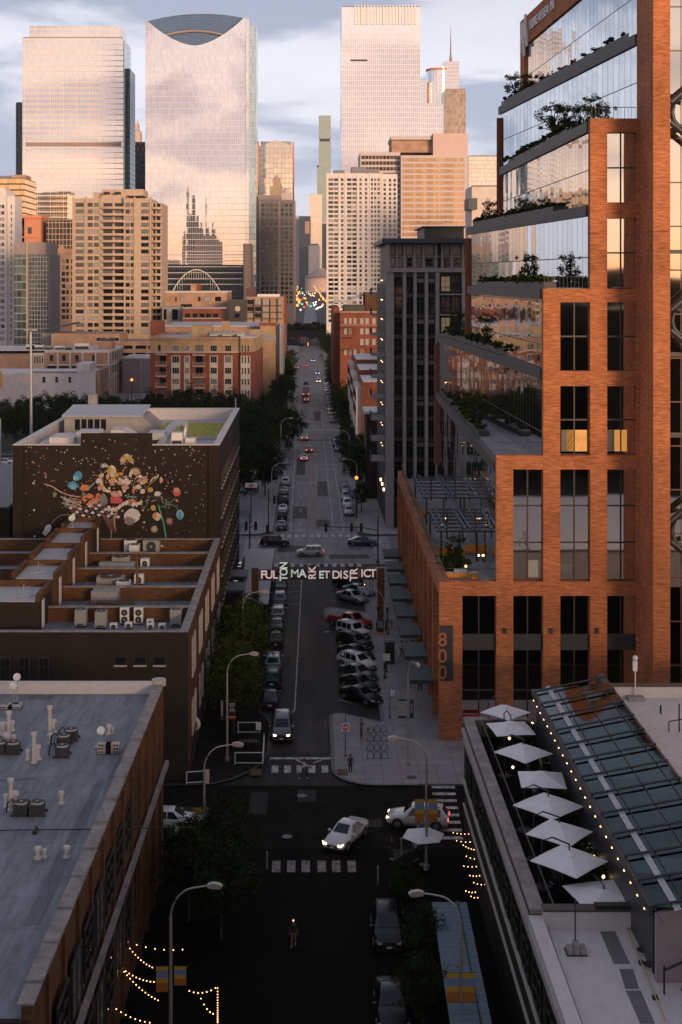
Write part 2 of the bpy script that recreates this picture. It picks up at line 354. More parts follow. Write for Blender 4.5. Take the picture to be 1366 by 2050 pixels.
def tag(o, label, cat, group=None, kind=None):
    o['label'] = label; o['category'] = cat
    if group: o['group'] = group
    if kind: o['kind'] = kind
    return o
def thing(name, label, cat, loc=(0,0,0), group=None, rz=0.0, local=False):
    """Empty at the base of a thing. Unless local, its parts are given in world metres."""
    o = bpy.data.objects.new(name, None); COL.objects.link(o); o.empty_display_size = .3
    o.location = loc; o.rotation_euler = (0,0,rz)
    if not local: o['_o'] = tuple(loc)
    return tag(o, label, cat, group)
def struct(name, mb, mats): 
    o = mb.build(name, mats); o['kind'] = 'structure'; return o
def single(name, mb, mats, label, cat, loc=(0,0,0), group=None, rz=0.0):
    """a thing that is one mesh, built about its own origin"""
    o = bpy.data.objects.new(name, mb.mesh(name, mats)); COL.objects.link(o); o.location = loc; o.rotation_euler = (0,0,rz)
    return tag(o, label, cat, group)
_tree = {}
def tree(o):
    if o.name not in _tree: _tree[o.name] = (o, [tree(c) for c in o.children])
    return _tree[o.name]
def dup(src, loc=None, rz=None, label=None, group=None, parent=None, scale=None):
    """a copy of a thing with copies of its parts and sub-parts"""
    o, ch = tree(src) if not isinstance(src, tuple) else src
    c = o.copy(); COL.objects.link(c)
    if parent is not None: c.parent = parent
    if loc is not None: c.location = loc
    if rz is not None: c.rotation_euler = (0,0,rz)
    if scale is not None: c.scale = scale if isinstance(scale, tuple) else (scale,)*3
    if label: c['label'] = label
    if group: c['group'] = group
    for t in ch: dup(t, parent=c)
    return c

# windows: one mesh object each (shared data by size), past 100 the rest become one 'stuff' part
_wc = {}
def win_mesh(w, h, style, var):
    key = (round(w,2), round(h,2), style, var)
    if key in _wc: return _wc[key]
    fr, nx, ny, fm = {'plain': (.10,2,1,'frame_dark'), 'pale': (.10,2,2,'frame_pale'), 'sash': (.08,1,2,'frame_pale'), 'big': (.09,2,3,'frame_dark'),
                      'strip': (.12,4,1,'frame_dark'), 'none': (.05,1,1,'frame_dark'), 'trip': (.10,3,1,'frame_pale'), 'bay': (.14,1,1,'frame_dark')}[style]
    b = MB()
    b.box(-w/2, w/2, -.02, .03, -h/2, h/2, 1)
    for (x0,x1,z0,z1) in ((-w/2,-w/2+fr,-h/2,h/2),(w/2-fr,w/2,-h/2,h/2),(-w/2+fr,w/2-fr,-h/2,-h/2+fr),(-w/2+fr,w/2-fr,h/2-fr,h/2)): b.box(x0,x1,-.09,.031,z0,z1,0)
    for i in range(1,nx): x = -w/2+w*i/nx; b.box(x-fr*.3,x+fr*.3,-.07,.03,-h/2+fr,h/2-fr,0)
    for i in range(1,ny): z = -h/2+h*i/ny; b.box(-w/2+fr,w/2-fr,-.06,.03,z-fr*.3,z+fr*.3,0)
    me = b.mesh('window', [M[fm], M[var]]); _wc[key] = me
    return me
def windows(root, rects, plane='F', at=0.0, style='plain', mix=(('glass_dark', 6), ('curtain_grey', 3), ('blind', 1)), limit=100, name='window'):
    """rects: (a0,a1,z0,z1) metres in the facade plane; plane F faces the camera side, L faces -X, R faces +X"""
    pool = [k for k, c in mix for _ in range(c)]
    off = root['_o']; rest = {}
    for i, (a0,a1,z0,z1) in enumerate(rects):
        var = random.choice(pool); w, h = abs(a1-a0), abs(z1-z0); me = win_mesh(w, h, style, var)
        c, z = (a0+a1)/2, (z0+z1)/2
        if plane == 'F': loc, rz = (c, at-.035, z), 0
        elif plane == 'L': loc, rz = (at-.035, c, z), -pi/2
        else: loc, rz = (at+.035, c, z), pi/2
        loc = (loc[0]-off[0], loc[1]-off[1], loc[2]-off[2])
        n_have = root.get('_nw', 0)
        if n_have < limit:
            o = bpy.data.objects.new(name, me); COL.objects.link(o); o.parent = root; o.location = loc; o.rotation_euler = (0,0,rz); root['_nw'] = n_have+1
        else: rest.setdefault(0, []).append((me, Matrix.Translation(loc) @ Matrix.Rotation(rz, 4, 'Z')))
    for k, lst in rest.items():
        b = MB(); mats = []; 
        for me, mt in lst:
            idx = []
            for m in me.materials:
                if m not in mats: mats.append(m)
                idx.append(mats.index(m))
            o = len(b.v); b.v += [tuple(mt @ v.co) for v in me.vertices]
            for p in me.polygons: b.f.append(tuple(i+o for i in p.vertices)); b.m.append(idx[p.material_index]); b.sm.append(False)
        o = bpy.data.objects.new('more_windows', b.mesh('more_windows', mats)); COL.objects.link(o); o.parent = root; o['kind'] = 'stuff'
def wgrid(Y, pxs, pys):
    """rows x columns of window rects from photo pixels at depth Y"""
    return [(PX(a,Y), PX(b,Y), PZ(d,Y), PZ(c,Y)) for (c,d) in pys for (a,b) in pxs]
def spans(a, b, n, fill=.6):
    s = (b-a)/n; return [(a+s*(i+.5-fill/2), a+s*(i+.5+fill/2)) for i in range(n)]

def text(body, size, mat, loc, rot=(pi/2,0,0), parent=None, ext=.03, name='lettering', align='CENTER', sx=1.0):
    cu = bpy.data.curves.new(name, 'FONT'); cu.body = body; cu.size = size; cu.extrude = ext; cu.align_x = align; cu.align_y = 'CENTER'; cu.materials.append(mat)
    cu.offset = 0 if body == 'M' else size*(.018 if name == 'letter' else .006)
    o = bpy.data.objects.new(name, cu); COL.objects.link(o); o.rotation_euler = rot; o.scale = (sx,1,1)
    if parent is not None:
        off = parent['_o'] if '_o' in parent else (0,0,0); o.parent = parent; loc = tuple(a-b for a,b in zip(loc, off))
    o.location = loc
    return o
# ================================================================ camera, sky, sun
cam = bpy.data.cameras.new('camera'); co = bpy.data.objects.new('camera', cam); COL.objects.link(co)
co.location = (0,0,H); co.rotation_euler = (R(90),0,0)
cam.sensor_fit = 'VERTICAL'; cam.sensor_height = 36; cam.lens = F/2050*36
cam.shift_x = (683-VX)/2050; cam.shift_y = -(1025-VY)/2050
cam.clip_start = .5; cam.clip_end = 20000; SC.camera = co
SUN_EL, SUN_AZ = 5.0, 27.0            # low sun behind the camera, a little to its right
sd = Vector((sin(R(SUN_AZ))*cos(R(SUN_EL)), -cos(R(SUN_AZ))*cos(R(SUN_EL)), sin(R(SUN_EL))))
w = bpy.data.worlds.new("World"); SC.world = w; w.use_nodes = True
n = w.node_tree.nodes; l = w.node_tree.links; bg = n['Background']
sky = n.new('ShaderNodeTexSky'); sky.sky_type = 'NISHITA'; sky.sun_disc = False; sky.sun_elevation = R(SUN_EL); sky.sun_rotation = R(180-SUN_AZ)
sky.air_density = .6; sky.dust_density = .6; sky.ozone_density = 3.0
tc = n.new('ShaderNodeTexCoord'); sp = n.new('ShaderNodeSeparateXYZ'); l.new(tc.outputs['Generated'], sp.inputs[0])
# glow towards the sun
dt = n.new('ShaderNodeVectorMath'); dt.operation = 'DOT_PRODUCT'; l.new(tc.outputs['Generated'], dt.inputs[0]); dt.inputs[1].default_value = tuple(sd)
wf = n.new('ShaderNodeMapRange'); wf.interpolation_type = 'SMOOTHSTEP'; wf.inputs[1].default_value = .15; wf.inputs[2].default_value = .84; l.new(dt.outputs['Value'], wf.inputs[0])
el = sp.outputs[2]
def ramp(fac, stops):
    r = n.new('ShaderNodeValToRGB'); e = r.color_ramp.elements
    while len(e) < len(stops): e.new(.5)
    for i, (p, c) in enumerate(stops): e[i].position = p; e[i].color = (*c, 1)
    l.new(fac, r.inputs[0]); return r.outputs[0]
east_c = ramp(el, [(0.0, (.70,.62,.64)), (.06, (.74,.73,.82)), (.14, (.88,.86,.92)), (.24, (.66,.68,.77)), (.42, (.40,.42,.51)), (1, (.20,.22,.28))])
west_c = ramp(el, [(0.0, (1.3,.52,.22)), (.03, (1.36,.78,.42)), (.06, (1.3,.88,.58)), (.12, (1.15,.90,.74)), (.2, (.95,.81,.75)), (.3, (.60,.52,.54)), (.6, (.34,.34,.39)), (1, (.20,.22,.28))])
def mixc(f, a, b, t='MIX'):
    x = n.new('ShaderNodeMix'); x.data_type = 'RGBA'; x.blend_type = t; x.clamp_factor = True
    if isinstance(f, float): x.inputs[0].default_value = f
    else: l.new(f, x.inputs[0])
    for i, c in ((6,a),(7,b)):
        if isinstance(c, tuple): x.inputs[i].default_value = (*c,1)
        else: l.new(c, x.inputs[i])
    return x.outputs[2]
high = mixc(wf.outputs[0], east_c, west_c)
# two layers of flat cloud
def cloud(scale, zs, lo, hi, seed):
    mp = n.new('ShaderNodeMapping'); mp.inputs['Scale'].default_value = (1,1,zs); mp.inputs['Location'].default_value = (seed,seed*.7,seed*.3)
    l.new(tc.outputs['Generated'], mp.inputs[0])
    nz = n.new('ShaderNodeTexNoise'); nz.inputs['Scale'].default_value = scale; nz.inputs['Detail'].default_value = 7; nz.inputs['Roughness'].default_value = .55; nz.inputs['Distortion'].default_value = .4
    l.new(mp.outputs[0], nz.inputs['Vector'])
    m = n.new('ShaderNodeMapRange'); m.interpolation_type = 'SMOOTHSTEP'; m.inputs[1].default_value = lo; m.inputs[2].default_value = hi; l.new(nz.outputs[0], m.inputs[0])
    return m.outputs[0]
c1 = cloud(3.6, 4.2, .44, .57, 3.1); c2 = cloud(6.0, 3.0, .42, .66, 8.4)
dark_c = mixc(wf.outputs[0], mixc(mathn(n,l,'MINIMUM',mathn(n,l,'MULTIPLY',el,1.8),1.0), (.47,.50,.64), (.20,.22,.28)), mixc(mathn(n,l,'MINIMUM',mathn(n,l,'MULTIPLY',el,1.8),1.0), (.72,.56,.54), (.20,.22,.28)))
lite_c = mixc(mathn(n,l,'MINIMUM',mathn(n,l,'MULTIPLY',el,2.0),1.0), mixc(wf.outputs[0], (.95,.92,.96), (1.3,1.02,.80)), (.28,.29,.35))
x1 = mixc(mathn(n, l, 'MULTIPLY', c2, .55), high, lite_c)
x2 = mixc(mathn(n, l, 'MULTIPLY', c1, mathn(n,l,'MINIMUM',mathn(n,l,'MULTIPLY',el,13.0),.9)), x1, dark_c)
sc10 = n.new('ShaderNodeVectorMath'); sc10.operation = 'SCALE'; l.new(x2, sc10.inputs[0]); sc10.inputs['Scale'].default_value = 10.0
fin = mixc(.86, sky.outputs[0], sc10.outputs[0])
l.new(fin, bg.inputs[0]); bg.inputs[1].default_value = .1
sl = bpy.data.lights.new('sun', 'SUN'); sl.energy = 3.4; sl.angle = R(16); sl.color = (1.0, .66, .40)
so = bpy.data.objects.new('sun', sl); COL.objects.link(so); so.rotation_euler = sd.to_track_quat('Z','Y').to_euler()
SC.view_settings.view_transform = 'Standard'; SC.view_settings.look = 'None'; SC.view_settings.exposure = 0.34; SC.view_settings.gamma = 1
SC.cycles.max_bounces = 6; SC.cycles.diffuse_bounces = 3; SC.cycles.glossy_bounces = 4; SC.cycles.use_denoising = True; SC.cycles.sample_clamp_indirect = 4

# ================================================================ ground, roads, pavements
XL, XR = -10.35, 11.9                       # building lines of the street
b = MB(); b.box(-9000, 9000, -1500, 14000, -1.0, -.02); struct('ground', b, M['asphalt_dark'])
b = MB(); b.box(-6.0, 8.0, 199, 2600, -.015, .0); b.box(-300, 300, 199, 221, -.0149, .001); b.box(-300,300,361,376,-.0149,.001); b.box(-300,300,640,655,-.0149,.001); b.box(-200,200,500,510,-.0149,.001); struct('road', b, M['asphalt'])
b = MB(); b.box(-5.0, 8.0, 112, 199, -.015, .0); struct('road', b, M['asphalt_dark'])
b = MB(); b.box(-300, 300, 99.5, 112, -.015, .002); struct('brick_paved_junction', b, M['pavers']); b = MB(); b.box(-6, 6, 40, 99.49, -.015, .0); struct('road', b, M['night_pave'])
def slab(name, poly, mat, kmat, z=.14):
    """pavement with a kerb standing 3 mm prouder along its rim"""
    b = MB(); b.prism(poly, -.1, z, 1, top=0); o = struct(name, b, [mat, kmat]); return o
def kerbline(pts, kmat, w=.32, z=.146):
    b = MB(); k = len(pts); L = []; Rr = []
    for i, p in enumerate(pts):
        a = Vector(pts[max(i-1,0)]); c = Vector(pts[min(i+1,k-1)]); t = (c-a).normalized(); nrm = Vector((-t.y,t.x))
        L.append(Vector(p)+nrm*0.01); Rr.append(Vector(p)-nrm*w)
    v = [(q.x,q.y,z) for q in L]+[(q.x,q.y,z) for q in Rr]+[(q.x,q.y,-.1) for q in L]
    b.add(v, [(i,i+1,i+1+k,i+k) for i in range(k-1)]+[(i+2*k,i+1+2*k,i+1,i) for i in range(k-1)])
    struct('kerb', b, kmat)
def arc(cx, cy, r, a0, a1, k=8): return [(cx+r*cos(R(a0+(a1-a0)*i/k)), cy+r*sin(R(a0+(a1-a0)*i/k))) for i in range(k+1)]
# right pavement of the near block with its corner bulb, bay of angled parking and island
edgeR = [(60,112.0),(9,112.0)] + arc(5.6,115.4,3.4,-90,-180,8)[0:] + [(2.2,128.6)] + arc(3.0,129.3,.8,180,90,4)[1:] + [(6.6,127.6),(7.1,127.9),(7.3,163.0),(6.6,163.8),(3.6,165.6)] + arc(3.4,167.0,1.3,-90,-180,3)[1:] + [(2.1,171.0)] + arc(3.0,171.4,.9,180,100,3)[1:] + [(6.9,169.6),(7.35,170.0),(7.5,189.0)] + arc(10.4,192.6,4.2,200,90,6)[0:] + [(XR+50,196.9)]
slab('sidewalk', edgeR+[(XR+50,112.0)], M['sidewalk'], M['kerb'])
kerbline(edgeR[1:-1][::-1], M['kerb'])
# left pavement of the near block
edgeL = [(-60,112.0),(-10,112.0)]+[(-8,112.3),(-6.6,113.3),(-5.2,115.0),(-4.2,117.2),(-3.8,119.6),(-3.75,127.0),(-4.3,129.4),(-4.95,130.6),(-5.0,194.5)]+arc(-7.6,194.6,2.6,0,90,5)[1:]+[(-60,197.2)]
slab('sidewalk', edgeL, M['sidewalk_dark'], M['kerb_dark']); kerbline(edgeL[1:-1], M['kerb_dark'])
# blocks beyond the crossing
def lot(x0,x1,y0,y1,mat='sidewalk',r=2.5,z=.14):
    b = MB(); b.prism([(x0,y0),(x1-r,y0),(x1,y0+r),(x1,y1-r),(x1-r,y1),(x0,y1)] if x1 < 0 or x0 < -50 else [(x1,y0),(x1,y1),(x0+r,y1),(x0,y1-r),(x0,y0+r),(x0+r,y0)], -.1, z, 1, top=0)
    return struct('sidewalk', b, [M[mat], M['kerb']])
lot(-300,-6.1,222,360); lot(8.0,300,222,360); lot(-300,-6.1,377,499); lot(8.0,300,377,499); lot(-300,-6.1,511,639); lot(8,300,511,639); lot(-300,-6.1,656,860); lot(8,300,656,860)
# near block below the camera
edgeN = [(4.6,40),(4.2,84),(4.6,92),(5.6,96.4),(7.2,98.6),(9.5,99.4),(60,99.4),(60,40)]
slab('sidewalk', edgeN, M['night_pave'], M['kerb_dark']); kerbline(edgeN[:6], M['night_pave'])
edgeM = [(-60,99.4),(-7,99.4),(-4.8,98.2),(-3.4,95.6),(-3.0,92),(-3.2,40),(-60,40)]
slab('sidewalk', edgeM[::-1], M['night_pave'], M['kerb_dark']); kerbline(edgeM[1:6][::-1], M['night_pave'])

def marks(name, rects, mat, z=.008):
    b = MB()
    for r_ in rects:
        if len(r_) == 4: x0,x1,y0,y1 = r_; b.quad((x0,y0,z),(x1,y0,z),(x1,y1,z),(x0,y1,z))
        else: b.quad(*[(p[0],p[1],z) for p in r_[:4]])
    struct(name, b, mat)
def seg(x0,y0,x1,y1,w=.12):
    d = Vector((x1-x0,y1-y0)).normalized(); q = Vector((-d.y,d.x))*w/2
    return ((x0+q.x,y0+q.y),(x0-q.x,y0-q.y),(x1-q.x,y1-q.y),(x1+q.x,y1+q.y),0)
marks('crosswalk_marking', [(PX(px,115.5),PX(px,115.5)+.58,114.9,116.6) for px in (544,569,594,618,644)]+[(-3.5,2.1,118.1,118.6), seg(-1.2,118.1,.2,116.0,.2), seg(1.2,118.1,.3,117.2,.2)], M['paint_white'], .006)
marks('crosswalk_marking', [(PX(px,96.6),PX(px,96.6)+.6,95.6,97.5) for px in (545,575,604,636,665,696)], M['paint_worn'], .009)
marks('crosswalk_marking', [(G(px,1640)[0],G(px,1640)[0]+1.9,y,y+.55) for px,y in [(868+i*1.7,101.2+i*1.45) for i in range(8)]], M['paint_white'], .009)
marks('crosswalk_marking', [(-5.2+i*1.22,-4.6+i*1.22,197.3,199.6) for i in range(11)]+[(-4.8+i*1.2,-4.2+i*1.2,220.2,222.6) for i in range(11)]+[(1.3,7.6,224.2,224.7)], M['paint_white'], .009)
marks('crosswalk_marking', [(-10.2,-8.2,y,y+.6) for y in [201+i*1.5 for i in range(12)]]+[(10.0,12.6,y,y+.6) for y in [200+i*1.5 for i in range(14)]], M['paint_white'], .012)
marks('crosswalk_marking', [(-5.4+i*1.25,-4.8+i*1.25,376.5,378.8) for i in range(11)]+[(-5.4+i*1.25,-4.8+i*1.25,358.5,360.6) for i in range(4)], M['paint_white'], .009)
marks('lane_marking', [seg(-1.45,131.5,-1.1,189,.13), seg(-1.45,131.5,-3.6,126.2,.13)]+[seg(-4.6,y,-1.15,y+.2,.1) for y in (185,181.5,178,174.5)]+[seg(3.0,y+1.8,4.2,y+.6,.11) for y in (133,136.6,140.2,143.9,147.6,151.4,155.2,159,175,178.4,182,185.5)], M['paint_white'], .009)
marks('lane_marking', [seg(-3.2,226,-3.5,355,.12), seg(-5.0,230,-5.3,350,.12), seg(4.0,226,3.7,355,.12), seg(5.7,226,5.4,355,.12)]+[seg(-1.6,230+i*14,-1.6,234+i*14,.12) for i in range(3)]+[seg(-3.3,382,-3.3,640,.12), seg(4.0,382,4.0,640,.12)], M['paint_white'], .009)
marks('lane_marking', [seg(.75,227,.75,355,.12), seg(1.0,227,1.0,355,.12), seg(.9,382,.9,640,.12)], M['paint_yellow'], .009)
marks('asphalt_patch', [(-1.0,.6,134,141),(.9,2.3,150,163),(-4.3,-2.2,146,149),(-.8,1.2,171,176.5),(1.2,2.4,183,190),(-3.3,-1.2,118.8,123)], M['patch_dark'], .003)
marks('asphalt_patch', [(-.9,1.6,120,128.5),(-1.0,-.2,150,168),(.2,2.6,192,196.5),(-4.2,-1.8,151,158)], M['patch_light'], .0035)
marks('asphalt_patch', [(-3.0,-.4,237,250),(1.6,3.6,262,281),(-2.9,-1.0,290,318),(-4.9,7.6,352,354.5),(1.4,3.4,402,430),(-2.8,-.2,455,490),(-5,-1,208,213),(3,9,203,206),(1.2,3.5,229,236)], M['patch_light'], .0045)
marks('asphalt_patch', [(-4.8,-3.4,106,110.5),(2.2,5.6,103.5,105),(-12,-6,104,107.5),(-1,.5,108.5,111)], M['asphalt_dark'], .0045)
def lids(pts, r, mat, nm='manhole_cover', z=.02):
    for i, (x,y) in enumerate(pts):
        b = MB(); b.cyl(0,0,-.03,.0,r,20,0); b.cyl(0,0,0,.006,r*.82,20,1)
        o = bpy.data.objects.new(nm, b.mesh(nm, [M['dark_metal'], mat])); COL.objects.link(o); o.location = (x,y,z); o['kind'] = 'structure'
lids([G(824,1556,.14),G(953,1451,.14)], .45, M['steel_dark'], z=.145)
lids([G(605,1593),G(575,1675),G(588,1113),G(655,1265),G(745,1110),G(580,1108)], .42, M['conc_grey'])
b = MB()
for (px,py) in ((686,1546),(513,1546)):
    x,y = G(px,py,.14); b.box(x-.45,x+.45,y-.75,y+.75,.14,.156)
struct('tactile_paving', b, M['corten'])

# ================================================================ curtain-wall towers in the distance
def tower(name, label, cat, Y, px0, px1, pytop, depth, mat, parts=(), group=None, taper=None, fname='facade'):
    """glass slab: base centre on the ground, front at depth Y, photo columns px0..px1"""
    x0, x1 = PX(px0,Y), PX(px1,Y); z = PZ(pytop,Y)
    t = thing(name, label, cat, ((x0+x1)/2, Y+depth/2, 0))
    b = MB(); b.box(x0,x1,Y,Y+depth,0,z,0); b.box(x0+.6,x1-.6,Y+.6,Y+depth-.6,z,z+.8,1); b.build(fname, [mat, M['conc_grey']], t)
    for (nm, a,c,d,e, dy, dd, mm) in parts:   # extra boxes in photo pixels: x0,x1,ytop,ybottom, offset of the front, depth
        q = MB(); q.box(PX(a,Y),PX(c,Y),Y+dy,Y+dy+dd,PZ(e,Y),PZ(d,Y)); q.build(nm, mm, t)
    return t
GM = {}
GM['t1'] = curtain('tower_glass_white', 1.6, 4.0, (.84,.79,.79), (.80,.70,.62), lw=.10, metal=.94, rough=.03, tilt=.0009, var=.05, bwide=6, spandrel=.18, spcol=(.70,.62,.58))
GM['rp'] = curtain('tower_glass_bowed', 1.5, 4.1, (.80,.78,.82), (.70,.62,.60), lw=.12, metal=.95, rough=.015, tilt=.0009, var=.07, spandrel=.08, spcol=(.62,.56,.56))
GM['rp_side'] = curtain('tower_glass_side', 1.5, 4.1, (.50,.62,.66), (.5,.5,.5), lw=.2, metal=.9, rough=.1, tilt=.01, var=.2)
GM['rp_top'] = curtain('tower_glass_crown', 1.5, 2.0, (.10,.17,.30), (.06,.10,.18), lw=.2, metal=.15, rough=.3, tilt=.01, var=.1)
GM['bofa'] = curtain('tower_glass_pale', 1.5, 4.0, (.90,.85,.85), (.84,.76,.72), lw=.25, metal=.92, rough=.04, tilt=.001, var=.06, spandrel=.06, spcol=(.7,.65,.62))
GM['brown'] = curtain('tower_glass_bronze', 1.5, 4.0, (.55,.40,.30), (.4,.32,.26), lw=.3, metal=.8, rough=.15, tilt=.02, var=.4)
GM['green'] = curtain('tower_glass_green', 1.8, 3.6, (.42,.52,.45), (.32,.36,.31), lw=.5, metal=.85, rough=.15, tilt=.03, var=.3, spandrel=.15, spcol=(.35,.4,.34))
GM['dark'] = curtain('tower_glass_dark', 1.6, 3.8, (.05,.07,.09), (.03,.035,.04), lw=.3, metal=.7, rough=.15, tilt=.01, var=.4)
GM['cream'] = curtain('tower_glass_cream', 1.8, 3.8, (.95,.82,.68), (.6,.5,.42), lw=.2, metal=.9, rough=.12, tilt=.006, var=.15, spandrel=.2, spcol=(.6,.5,.42))
GM['bluegrey'] = curtain('tower_glass_bluegrey', 2.2, 3.0, (.26,.27,.32), (.25,.24,.26), lw=.4, metal=.6, rough=.2, tilt=.03, var=.4)
GM['gable'] = curtain('tower_glass_gable', 3.0, 3.9, (.95,.80,.64), (.5,.36,.30), lw=.3, metal=.95, rough=.06, tilt=.007, var=.1)
GM['grid'] = curtain('office_glass_grid', 1.35, 2.1, (.10,.12,.14), (.30,.31,.32), lw=.2, metal=.5, rough=.12, tilt=.02, var=.5)
GM['strip'] = curtain('office_glass_strip', 2.4, 3.7, (.10,.16,.15), (.26,.26,.26), lw=.15, metal=.4, rough=.12, tilt=.02, var=.6, spandrel=.16, spcol=(.25,.25,.25))
GM['darkgrid'] = curtain('dark_grid', 2.4, 3.8, (.08,.06,.05), (.40,.27,.2), lw=.4, metal=.5, rough=.2, tilt=.02, var=.6)

# left white tower
t = tower('office_tower', 'broad white glass tower at far left with a narrower crown box on its roof', 'tower', 1000, 45, 247, 76, 45, GM['t1'],
      [('crown', 57,240,50,75.9, 3, 36, GM['t1']), ('roof_rail', 98,145,46,49.9, 12,10, M['bronze']), ('louvre_band', 52,243,285,293, -.5,1, M['taupe']),
       ('side_fin', 249,257,133,380, 10,30, GM['dark'])])
for px in (247.5,): 
    q = MB(); q.box(PX(247.2,1000),PX(249,1000),1001,1030,0,PZ(80,1000)); q.build('corner_return', GM['rp_side'], t)
tower('office_tower', 'thin dark slab tower rising behind the left edge of the broad white tower', 'tower', 1200, 32, 49, 206, 40, GM['dark'])
tower('office_tower', 'gold and black banded office block at the left edge of the frame', 'tower', 900, -40, 49, 358, 40, M['gold_glass'], [('roof_plant', 20,48,349,357.5,4,20,M['brick_peach']), ('roof_plant', -20,18,351,357.5,4,20,M['conc_grey'])])
t = tower('office_tower', 'dark glass block with a cross braced pale crown between the two big glass towers', 'tower', 1100, 257, 297, 312, 40, GM['dark'], [('crown', 257,297,284,311.5,0,38,M['taupe'])])
q = MB()
for i in range(4):
    a,c = PX(258+i*9.5,1100), PX(267.5+i*9.5,1100); q.tube([(a,1099,PZ(311,1100)),(c,1099,PZ(287,1100))],.4,4); q.tube([(c,1099.8,PZ(311,1100)),(a,1099.8,PZ(287,1100))],.4,4)
q.build('brace', M['frame_dark'], t)
t = tower('stepped_tower', 'distant pink stone tower with spiky setbacks behind the braced dark block', 'tower', 1900, 259, 281, 262, 20, M['pink_panel'], [('upper_stage', 261,277,247,261.8,2,15,M['pink_panel'])])
q = MB()
for px in (262,268.5,275): q.cyl(PX(px,1900),1905,PZ(247,1900),PZ(236,1900),1.6,6,0,.1)
q.build('pinnacles', M['pink_panel'], t)
# bowed tower with the smile-shaped crown
Y = 930; x0, x1 = PX(291,Y), PX(498,Y)
t = thing('bowed_tower', 'tall bowed glass tower with a curved blue crown cut into its top', 'tower', ((x0+x1)/2, Y+20, 0))
q = MB(); N = 30; tops = []; us = []
for i in range(N+1):
    u = i/N; px = 291+u*(492-291); s_ = (2*u-1)
    tops.append(PZ(38-6*u + (1-abs(s_)**1.7)*56, Y)); us.append(px)
def yb(i): u = i/N; return Y+.7*(2*u-1)**2
vs = []; 
for i in range(N+1): X = PX(us[i],Y); vs += [(X,yb(i),0),(X,yb(i),tops[i]),(X,yb(i)+3,tops[i])]
fs = []
for i in range(N): a = 3*i; fs += [(a,a+3,a+4,a+1),(a+1,a+4,a+5,a+2)]
q.add(vs, fs, 0)
q.build('front_facade', GM['rp'], t)
q = MB(); back = [PZ(38-6*i/N-(1-(2*i/N-1)**2)*12.5, Y) for i in range(N+1)]
poly = [(PX(us[i],Y), back[i]) for i in range(N+1)]
q.xz([(PX(us[0],Y),0)]+poly+[(PX(us[-1],Y),0)], Y+9, Y+38, 0); q.build('crown_glass', GM['rp_top'], t)
q = MB(); q.tube([(PX(322+(455-322)*k/14,Y),Y+8,PZ(69-(1-(2*k/14-1)**2)*11,Y)) for k in range(15)], .9, 6); q.build('crown_arch', M['taupe'], t)
q = MB(); q.box(PX(492,Y)+.05,PX(512.5,Y),Y+6,Y+36,0,PZ(45,Y)); q.build('side_facade', GM['rp_side'], t)
q = MB(); q.box(PX(492,Y)+.02,PX(498,Y),Y+2.5,Y+6,0,PZ(36,Y)); q.build('edge_facade', GM['rp'], t)
q = MB(); q.cyl(PX(496,Y),Y-3,0,PZ(488,Y),2.9,14); q.build('stair_drum', M['tan'], t)
q = MB(); q.tube([(PX(347+(441-347)*k/20,Y),Y-3,PZ(582-(1-(2*k/20-1)**2)*42,Y)) for k in range(21)], .4, 6)
for k in range(1,20): 
    u = k/20; q.tube([(PX(347+94*u,Y),Y-3,PZ(582-(1-(2*u-1)**2)*42,Y)),(PX(347+94*u,Y),Y-3,PZ(560 if 4<k<16 else 580,Y))],.12,4)
q.build('entrance_arch', M['white_metal'], t)
q = MB()
for py in (510,522,534,546,558,569): q.box(PX(325,Y),PX(488,Y),Y-1.1,Y-.05,PZ(py+.8,Y),PZ(py-.8,Y))
q.build('podium_bands', M['pale_panel'], t)
q = MB(); q.box(PX(324,Y),PX(489,Y),Y-.9,Y-.2,0,PZ(530,Y)); q.build('podium_glass', GM['dark'], t)
# gabled tower and the pinstriped one below it
Y = 1050; t = thing('gabled_tower', 'tall narrow glass tower with a low pointed gable to the right of the bowed tower', 'tower', (PX(553,Y),Y+15,0))
q = MB(); q.xz([(PX(517,Y),0),(PX(517,Y),PZ(294,Y)),(PX(552,Y),PZ(280,Y)),(PX(588,Y),PZ(293,Y)),(PX(588,Y),0)],Y,Y+35); q.build('facade', GM['gable'], t)
q = MB(); q.xz([(PX(522,Y),PZ(300,Y)),(PX(522,Y),PZ(281,Y)),(PX(583,Y),PZ(281,Y)),(PX(583,Y),PZ(300,Y))],Y+8,Y+30); q.build('rear_crown', GM['green'], t)
q = MB()
for px in (517.6,587.6): q.box(PX(px,Y)-.6,PX(px,Y)+.6,Y-.6,Y-.02,0,PZ(284,Y))
q.build('corner_fin', M['orange_stone'], t)
Y = 960; t = thing('pinstripe_tower', 'dark pinstriped stone tower with paired windows in front of the gabled glass tower', 'tower', (PX(553,Y),Y+20,0))
q = MB(); q.box(PX(517,Y),PX(590,Y),Y,Y+40,0,PZ(400,Y)); q.build('wall', M['conc_grey'], t)
q = MB(); q.box(PX(517,Y),PX(562,Y),Y-.6,Y+39,PZ(399.9,Y),PZ(391,Y)); q.build('parapet', M['taupe'], t)
q = MB(); q.box(PX(563,Y),PX(583,Y),Y+4,Y+24,PZ(399.9,Y),PZ(385,Y)); q.ball((PX(573,Y),Y+12,PZ(385,Y)),2.8,10,0,1.4); q.build('roof_turret', M['pale_panel'], t)
q = MB(); 
for px in (521,559,590): q.box(PX(px,Y)-.8,PX(px,Y)+.8,Y-.5,Y-.02,0,PZ(402,Y))
for py in (438,454): q.box(PX(517,Y),PX(590,Y),Y-.85,Y-.52,PZ(py+1,Y),PZ(py-1,Y))
q.build('pilasters', M['taupe'], t)
